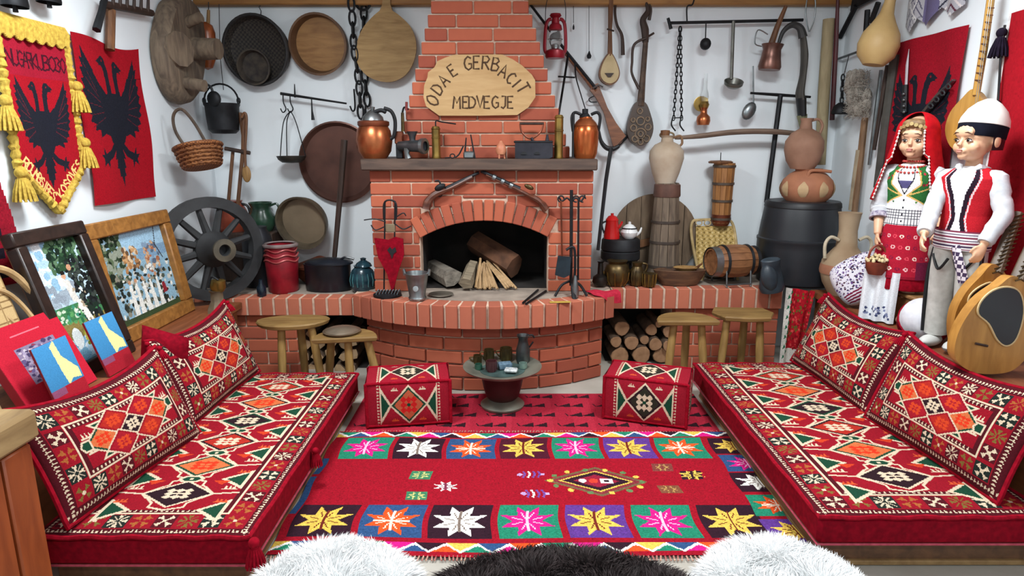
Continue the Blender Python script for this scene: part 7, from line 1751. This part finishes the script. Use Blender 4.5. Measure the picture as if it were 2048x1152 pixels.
# white cap with red band, wooden box
t = thing('white_drum_hat', 'round white felt hat with a wide red band behind the cushion', 'hat', (1.95, 2.965, BR_Z))
c = Vector((1.95, 2.965, BR_Z+.09)); rt = Euler((R(42), R(-28), 0)).to_matrix()
obj('crown', MB().lathe([(.105, 0), (.10, .03), (.08, .065), (.045, .085), (0, .09)], c, 26, rt), mat('cloth', '#dcdce0', .9, 0, '#c4c4cc', 30, .1), t)
obj('band', MB().lathe([(.106, -.05), (.112, -.045), (.112, -.002), (.105, .0)], c, 26, rt), RED, t)
obj('brim', MB().lathe([(0, -.085), (.09, -.085), (.104, -.075), (.106, -.048)], c, 26, rt), mat('cloth', '#dcdce0', .9, 0, '#c4c4cc', 30, .1), t)
t = thing('wooden_box', 'small brown wooden box behind the girl mannequin', 'box', (2.09, 3.2, BR_Z))
obj('body', MB().box((2.09, 3.2, BR_Z+.07), (.2, .22, .136), None, .006), mat('woodx', '#8e6238', .6, 0, '#684422', 5, .2), t); obj('lid', MB().box((2.09, 3.2, BR_Z+.15), (.22, .24, .02), None, .006), mat('woodx', '#a0764a', .6, 0, '#7c5630', 5, .2), t)
# ================================================================ two dressed child mannequins
SKIN = mat('noise', '#e2b594', .45, 0, '#d4a482', 6, .0)
LIP = mat('plain', '#d08878', .5); EYEW = mat('plain', '#f0ece8', .25); IRIS = mat('plain', '#1c1410', .15)
def hand(mb, w, d, side, grip):
    """palm, four unequal fingers and a thumb; w wrist, d direction of the hand, side = thumb direction, grip = curl direction"""
    d = d.normalized(); side = (side-d*side.dot(d)).normalized(); grip = (grip-d*grip.dot(d)-side*grip.dot(side)).normalized()
    q = Matrix((side, grip, d)).transposed()
    mb.ell(w+d*.028, (.021, .011, .034), q, 12, 8)
    for i, (o, L_) in enumerate(((.0155, .034), (.0055, .039), (-.0055, .036), (-.0155, .028))):
        a = w+d*.05+side*o; b = a+d*L_*.45+grip*L_*.12; c = b+d*L_*.30+grip*L_*.24; e = c+d*L_*.12+grip*L_*.28
        mb.tube([a-d*.012, a, b, c, e], [.0058, .0062, .0058, .0052, .0040], 8)
    a = w+d*.016+side*.016; mb.tube([a-side*.006, a+side*.008+d*.010, a+side*.014+d*.024+grip*.006, a+side*.013+d*.036+grip*.014], [.0078, .0072, .0062, .0046], 8)
def figure(name, label, base, rz, headrz, rw, lw, lean=0.):
    t = thing(name, label, 'mannequin', base)
    M = Matrix.Translation(base)@Matrix.Rotation(rz, 4, 'Z'); Mi = M.inverted()
    Mh = M@Matrix.Translation((0, 0, .905))@Matrix.Rotation(headrz, 4, 'Z')
    b = MB(M)
    b.lathe([(0, .40), (.055, .41), (.085, .46), (.092, .52), (.082, .58), (.092, .66), (.102, .71), (.098, .755), (.06, .785), (.034, .80), (.031, .86), (0, .87)], n=24, sy=.66)
    for s in (-1, 1):
        b.tube([(s*.045, 0, .47), (s*.05, -.004, .28), (s*.05, 0, .22), (s*.05, .006, .06)], [.052, .04, .036, .026], 12)
        b.ell((s*.052, -.03, .022), (.026, .062, .022))
    hands = {}
    for s, w in ((-1, rw), (1, lw)):
        w = Mi@w; sh = Vector((s*.102, 0, .748)); mid = (sh+w)/2; el = mid+Vector((s*.03, .035, -.01))
        b.tube([Vector((s*.07, 0, .752)), sh, (sh+el)/2, el, (el+w)/2, w], [.034, .036, .031, .027, .024, .0175], 12)
        d = (w-el).normalized(); hands[s] = (w, el, sh)
        hand(b, w, d+Vector((0, 0, -.5)), Vector((-s*.6, -1, .2)), Vector((-s, .15, 0)))
    h = MB(Mh)
    h.ell((0, .008, .035), (.074, .088, .088), None, 22, 14); h.ell((0, -.022, -.018), (.060, .058, .062), None, 18, 12)
    for s in (-1, 1): h.ell((s*.032, -.052, -.022), (.026, .024, .026)); h.ell((s*.077, .012, .0), (.010, .02, .028))
    h.ell((0, -.068, -.058), (.020, .016, .016)); h.tube([(0, -.078, .012), (0, -.086, -.006), (0, -.094, -.016)], [.006, .008, .0105], 10)
    h.ell((0, -.074, .038), (.045, .014, .022)); h.ell((0, -.077, -.038), (.022, .012, .012))
    b.v += h.v; n0 = len(b.v)-len(h.v); b.f += [tuple(i+n0 for i in f) for f in h.f]
    o = obj('body', b, SKIN, t)
    r = o.modifiers.new('fuse', 'REMESH'); r.mode = 'VOXEL'; r.voxel_size = .0042; r.use_smooth_shade = True
    sm = o.modifiers.new('soften', 'SMOOTH'); sm.factor = .5; sm.iterations = 3
    for s in (-1, 1):
        e = MB(Mh); e.ell((s*.028, -.0735, .006), (.0125, .0078, .0068), (0, 0, s*.25), 14, 10); ey = obj('eye', e, EYEW, t)
        e = MB(Mh); e.ell((s*.0275, -.0800, .006), (.0066, .0035, .0066), None, 12, 8); obj('iris', e, IRIS, ey)
        e = MB(Mh); e.tube([(s*.013, -.0855, .037), (s*.028, -.086, .0385), (s*.044, -.079, .0295)], [.0016, .0022, .0010], 6); obj('eyebrow', e, mat('plain', '#4a3020', .8), t)
        e = MB(Mh); e.tube([(s*.0145, -.0805, .009), (s*.028, -.083, .0145), (s*.042, -.076, .009)], .0016, 5); obj('eyelash', e, IRIS, t)
    e = MB(Mh); e.ell((0, -.0885, -.0335), (.0150, .005, .0042)); e.ell((0, -.0880, -.0405), (.0125, .005, .0048)); obj('lips', e, LIP, t)
    return t, M, Mh, hands
def shell(M, prof, sy=.66):
    """cloth wrapped round the trunk: u runs once round starting at the back, v up the profile (radius, height)"""
    zs = np.array([z for r, z in prof]); rs = np.array([r for r, z in prof]); m = np.array(M)
    def fn(u, v):
        z = zs[0]+v*(zs[-1]-zs[0]); r = np.interp(z, zs, rs); a = np.pi/2+2*np.pi*u      # u=.5 is the front
        x, y = r*np.cos(a), r*np.sin(a)*sy
        return [m[i, 0]*x+m[i, 1]*y+m[i, 2]*z+m[i, 3] for i in range(3)]
    return fn
def sleeve(t, M, sh, el, w, r, m, name='sleeve', f=1.):
    pts = smooth_pts([Vector((sh.x*.72, sh.y, sh.z+.004)), sh, (sh+el)/2, el, el+(w-el)*.5*f, el+(w-el)*f], 4)
    mb = MB(M); n = len(pts); rr = np.interp(np.linspace(0, 1, n), np.linspace(0, 1, len(r)), r)
    rr = [x*(1+.05*math.sin(i*2.1)+.03*math.sin(i*3.7)) for i, x in enumerate(rr)]
    return obj(name, mb.tube(pts, rr, 14), m, t)
# ---------------------------------------------------------------- girl
gb = Vector((1.985, 3.27, BR_Z+.004))
rw, lw = PY(1755, 468, 3.30), PY(1880, 462, 3.10)
t, M, Mh, hd = figure('mannequin', 'girl mannequin in red headscarf, embroidered vest and red apron holding a basket', gb, R(-50), R(2), rw, lw)
g = np.random.default_rng(21)
cv = Cv(.62, .32, .0034, '#e8e8ea'); cx = .31                                # blouse and vest as worn, front in the middle
for i in range(24): cv.line([(0, .006+.014*(i % 7)), (.62, .006+.014*(i % 7))], .003, '#3c3c48')
for i in range(44): cv.line([(.0141*i, 0), (.0141*i, .095)], .003, '#3c3c48')
for s in (-1, 1):
    cv.poly([(cx+s*.05, .31), (cx+s*.31, .31), (cx+s*.31, .12), (cx+s*.10, .125), (cx+s*.012, .165), (cx+s*.06, .22)], '#2c6a34')
    for i in range(90):
        x, y = g.uniform(.05, .29), g.uniform(.13, .30); 
        if y > .21: cv.disc(cx+s*x, y, .006, ['#b01c3c', '#c83048', '#2c6a34', '#8c1430'][i % 4])
        else: cv.disc(cx+s*x, y, .005, ['#2c6a34', '#4c8a3c', '#1c4a28'][i % 3])
    cv.line([(cx+s*.05, .31), (cx+s*.062, .22), (cx+s*.012, .165), (cx+s*.14, .215)], .007, '#d8b468'); cv.line([(cx+s*.012, .165), (cx+s*.10, .122), (cx+s*.31, .118)], .007, '#d8b468')
cv.poly([(cx-.03, .24), (cx+.03, .24), (cx+.012, .20), (cx-.012, .20)], '#54507c')
for i in range(4): cv.disc(cx, .14-.035*i, .005, '#202028')
for s in (-1, 1): cv.line([(cx+s*.035, .30), (cx+s*.03, .24), (cx, .17)], .004, '#1c1c20')
weave('blouse', cv.jitter(.05), shell(M, [(.105, .485), (.100, .54), (.096, .60), (.104, .66), (.115, .71), (.110, .755), (.065, .79), (.045, .80)]), t)
for s in (-1, 1):
    w, el, sh = hd[s]; sleeve(t, M, sh, el, w, [.042, .045, .046, .044, .042, .036], WHITEC, 'sleeve', .35)
    c = el+(w-el)*.35; d = (w-el).normalized(); q = d.to_track_quat('Z', 'Y').to_matrix(); mb = MB(M); mb.lathe([(.040, -.012), (.044, 0), (.046, .018), (.036, .02)], c, 16, q); obj('cuff', mb, mat('cloth', '#c8c0c8', .9, 0, '#68607c', 80, .4), t)
cv = Cv(.7, .27, .0036, '#a81830')                                            # apron and skirt
for j in range(4):
    for i in range(22): c_ = ['#e8b8b8', '#d84858', '#f0d8c8', '#7c1838'][(i+j) % 4]; cv.disc(.016+.032*i, .05+.055*j, .0095, c_); cv.disc(.016+.032*i, .05+.055*j, .005, '#a81830')
cv.rect(0, 0, .7, .016, '#8c1028'); cv.rect(.44, .0, .7, .09, '#6c1838')
weave('skirt', cv.jitter(.06), shell(M, [(.135, .235), (.128, .32), (.118, .40), (.104, .47), (.098, .50)], .74), t)
mb = MB(M); mb.lathe([(.13, .175), (.134, .18), (.128, .25), (.10, .30)], n=28, sy=.74); obj('underskirt', mb, CRIMSON, t)
cv = Cv(.2, .26, .004, '#dfe3e8')
for i in range(34): cv.disc(g.uniform(.02, .18), g.uniform(.02, .08), .007, ['#3c4468', '#8088a8', '#dfe3e8'][i % 3])
m4 = np.array(M)
def apr(u, v):
    x = -.13+u*.17; y = -.098-.012*np.sin(u*16)-.012*(1-v); z = .005+v*.26
    return [m4[i, 0]*x+m4[i, 1]*y+m4[i, 2]*z+m4[i, 3] for i in range(3)]
weave('white_apron', cv.jitter(.04), apr, t)
# headscarf: open in front, falling over the shoulders
def scarf(u, v):
    a = math.pi/2+(u-.5)*2*math.pi*(.80-.06*(v < .3)); 
    if v > .5:
        q = (v-.5)/.5; ph = q*math.pi/2; r = math.cos(ph); z = .045+.098*math.sin(ph); rx, ry = .094*r, .106*r
    else:
        q = v/.5; z = -.24+q*.285; f = 1-q; rx, ry = .094+.055*f**1.2, .106+.02*f
        rx += .006*math.sin(u*40)*f
    y = ry*math.sin(a)+.006+ (.02*(1-v/.5) if v < .5 else 0)
    if v < .5 and u > .5: rx += .05*(1-v/.5)*(u-.5)*2; z -= .05*(1-v/.5)*(u-.5)*2
    return (rx*math.cos(a), y, z)
mb = MB(Mh); mb.grid(scarf, 44, 26); sf = obj('headscarf', mb, mat('cloth', '#cc1822', .9, 0, '#a8101c', 30, .1), t, 60)
sf.modifiers.new('thick', 'SOLIDIFY').thickness = .004
for u in (0., 1.):
    bd = MB(Mh); bd.tube([Vector(scarf(u, .02+.50*i/18))+Vector((0, -.004, 0)) for i in range(19)], .0018, 5)
    for i in range(19): bd.ell(Vector(scarf(u, .02+.50*i/18))+Vector((0, -.004, 0)), (.0055, .005, .0055), None, 8, 6)
    obj('pearl_trim', bd, mat('plain', '#eadcd8', .4), t)
hr_ = MB(Mh); hr_.lathe([(.083, -.01), (.084, .03), (.080, .065), (.062, .10), (.03, .122), (0, .128)], (0, .006, 0), 24, sy=1.12, a0=-.15*math.pi-.0, a1=1.15*math.pi); hr_.ell((0, -.058, .085), (.055, .030, .026)); hr_.ell((-.045, -.052, .066), (.02, .022, .034)); hr_.ell((.045, -.052, .066), (.02, .022, .034)); obj('hair', hr_, mat('noise', '#9c7c54', .6, 0, '#6c5234', 40, .4), t)
cn = MB(Mh)
for i in range(9): a = math.pi*1.5+(i-4)*.22; cn.lathe([(0, 0), (.009, 0), (.009, .003), (0, .003)], (.082*math.cos(a), .098*math.sin(a), .085-.006*abs(i-4)), 10, (R(90), 0, a+math.pi/2))
obj('coin_band', cn, mat('plain', '#e0c488', .3, .6), t)
nk = MB(M)
for j, (r, z) in enumerate(((.045, .812), (.055, .796), (.064, .782))):
    for i in range(22): a = 2*math.pi*i/22; nk.ell((r*math.cos(a), r*math.sin(a)*.8-.012*j, z-.012*j*(1-math.sin(a))/2), (.0062, .0062, .0062), None, 7, 5)
obj('bead_necklace', nk, mat('plain', '#c03830', .3), t)
# basket of popcorn in her hand
wv = M@(hd[-1][0]); bc = wv+Vector((-.012, -.045, -.20))
t2 = thing('gift_basket', 'small brown basket filled with white puffs hanging from the girl hand', 'basket', bc)
obj('bowl', MB().lathe([(0, 0), (.034, 0), (.048, .03), (.052, .065), (.048, .066), (.042, .03), (0, .01)], bc, 20), mat('noise', '#8a3c24', .6, 0, '#5e2416', 20, .4), t2)
obj('handle', MB().tube(smooth_pts([bc+Vector((-.048, 0, .06)), bc+Vector((-.035, 0, .125)), bc+Vector((0, 0, .15)), bc+Vector((.035, 0, .125)), bc+Vector((.048, 0, .06))]), .006, 7), mat('noise', '#8a3c24', .6, 0, '#5e2416', 20, .4), t2)
mb = MB(); g3 = random.Random(2)
for i in range(60): a, r = g3.uniform(0, 6.28), .05*math.sqrt(g3.random()); mb.ell(bc+Vector((r*math.cos(a), r*math.sin(a), .07+.03*(1-r/.05)+g3.uniform(-.006, .006))), (.009, .009, .008), None, 7, 5)
o = obj('puffs', mb, mat('noise', '#e0d0a8', .8, 0, '#c0a878', 30, .2), t2); o['kind'] = 'stuff'
bgp = M@hd[1][0]+Vector((-.02, -.03, -.13))
t2 = thing('cloth_bag', 'small grey cloth bag hanging from the girl other hand', 'bag', bgp)
obj('pouch', MB().lathe([(0, 0), (.034, .002), (.042, .02), (.04, .06), (.028, .075), (0, .078)], bgp, 16, sy=.5), mat('cloth', '#9c948c', .9, 0, '#746c68', 40, .3), t2)
obj('strap', MB().tube(smooth_pts([bgp+Vector((-.03, 0, .07)), bgp+Vector((0, 0, .125)), bgp+Vector((.03, 0, .07))]), .004, 6), BROWNW, t2)
# ---------------------------------------------------------------- boy
bb = Vector((1.955, 2.80, BR_Z+.004))
rw, lw = PY(1848, 468, 2.72), PY(1968, 488, 2.62)
t, M, Mh, hd = figure('mannequin', 'boy mannequin in white felt cap, red vest and white trousers', bb, R(-63), R(-13), rw, lw)
cv = Cv(.64, .32, .0034, '#b81c28'); cx = .32
for s in (-1, 1):
    cv.poly([(cx, 0), (cx+s*.034, 0), (cx+s*.010, .10), (cx+s*.022, .20), (cx+s*.055, .32), (cx, .32)], '#e8eaee')
    cv.line([(cx+s*.042, 0), (cx+s*.018, .10), (cx+s*.030, .20), (cx+s*.066, .32)], .018, '#241422'); cv.line([(cx+s*.056, 0), (cx+s*.032, .10), (cx+s*.044, .20), (cx+s*.080, .32)], .007, '#e0c0c4')
    cv.rect(cx+s*.17-.012, .17, cx+s*.17+.012, .32, '#241422')
cv.line([(cx, .32), (cx, 0)], .003, '#b8bcc8')
weave('vest', cv.jitter(.05), shell(M, [(.104, .485), (.099, .54), (.096, .60), (.106, .66), (.119, .71), (.119, .755), (.078, .79), (.046, .805)]), t)
for s in (-1, 1):
    w, el, sh = hd[s]; sleeve(t, M, sh, el, w, [.037, .040, .038, .037, .035, .033, .029], WHITEC, 'sleeve', .96)
mb = MB(M)
for s in (-1, 1): mb.tube([(s*.052, .018, .79), (s*.04, -.03, .80), (s*.02, -.048, .785)], [.012, .016, .008], 8)
obj('collar', mb, WHITEC, t)
cv = Cv(.64, .085, .0036, '#e0dce0')
for i in range(7): cv.line([(0, .006+.0125*i), (.64, .006+.0125*i)], .0055, '#3c2c4c' if i % 2 else '#7c3048')
weave('sash', cv, shell(M, [(.112, .452), (.114, .49), (.110, .535)], .72), t)
se = MB(M); se.tube(smooth_pts([(.02, -.08, .47), (.05, -.088, .40), (.075, -.082, .32)]), [.018, .02, .022], 8, flat=.3, up=(0, 1, 0)); obj('sash_end', se, mat('woven', '#d8d0d8', .9, 0, '#3c2c4c', 60, .2), t)
TRW = mat('cloth', '#d2d2cc', .95, 0, '#b8b8b2', 30, .3)
for s in (-1, 1):
    mb = MB(M); mb.tube(smooth_pts([(s*.046, 0, .475), (s*.054, -.004, .36), (s*.056, -.002, .22), (s*.056, .004, .055)]), [.060, .055, .049, .046], 16); obj('trouser_leg', mb, TRW, t)
    mb = MB(M); mb.tube(smooth_pts([(s*.098, -.018, .46), (s*.106, -.03, .34), (s*.104, -.03, .2), (s*.1, -.022, .06)]), .011, 8, flat=.6); mb.tube(smooth_pts([(s*.012, -.062, .41), (s*.045, -.068, .36), (s*.085, -.05, .42)]), .006, 6); obj('black_stripe', mb, BLACK, t)
    mb = MB(M); mb.ell((s*.052, -.034, .026), (.034, .072, .027)); obj('shoe', mb, mat('plain', '#dcdcd8', .6), t)
hr_ = MB(Mh); hr_.lathe([(.080, -.035), (.083, .0), (.082, .05), (.07, .09), (0, .12)], (0, .012, 0), 24, sy=1.13, a0=-.08*math.pi, a1=1.08*math.pi); obj('hair', hr_, mat('noise', '#14161e', .5, 0, '#0a0b10', 40, .3), t)
cp = MB(Mh); cp.lathe([(.083, .060), (.0885, .064), (.084, .09), (.068, .126), (.042, .155), (.016, .172), (0, .174)], (0, .012, .002), 28, (R(-9), 0, 0), sy=1.1); obj('felt_cap', cp, mat('cloth', '#ecece6', .9, 0, '#dcdcd4', 20, .15), t)
cb_ = MB(Mh); cb_.lathe([(.0825, .010), (.0855, .014), (.0865, .064), (.084, .067)], (0, .012, .004), 28, (R(-9), 0, 0), sy=1.1); obj('cap_band', cb_, mat('cloth', '#1a1c28', .9, 0, '#10111a', 20, .1), t)
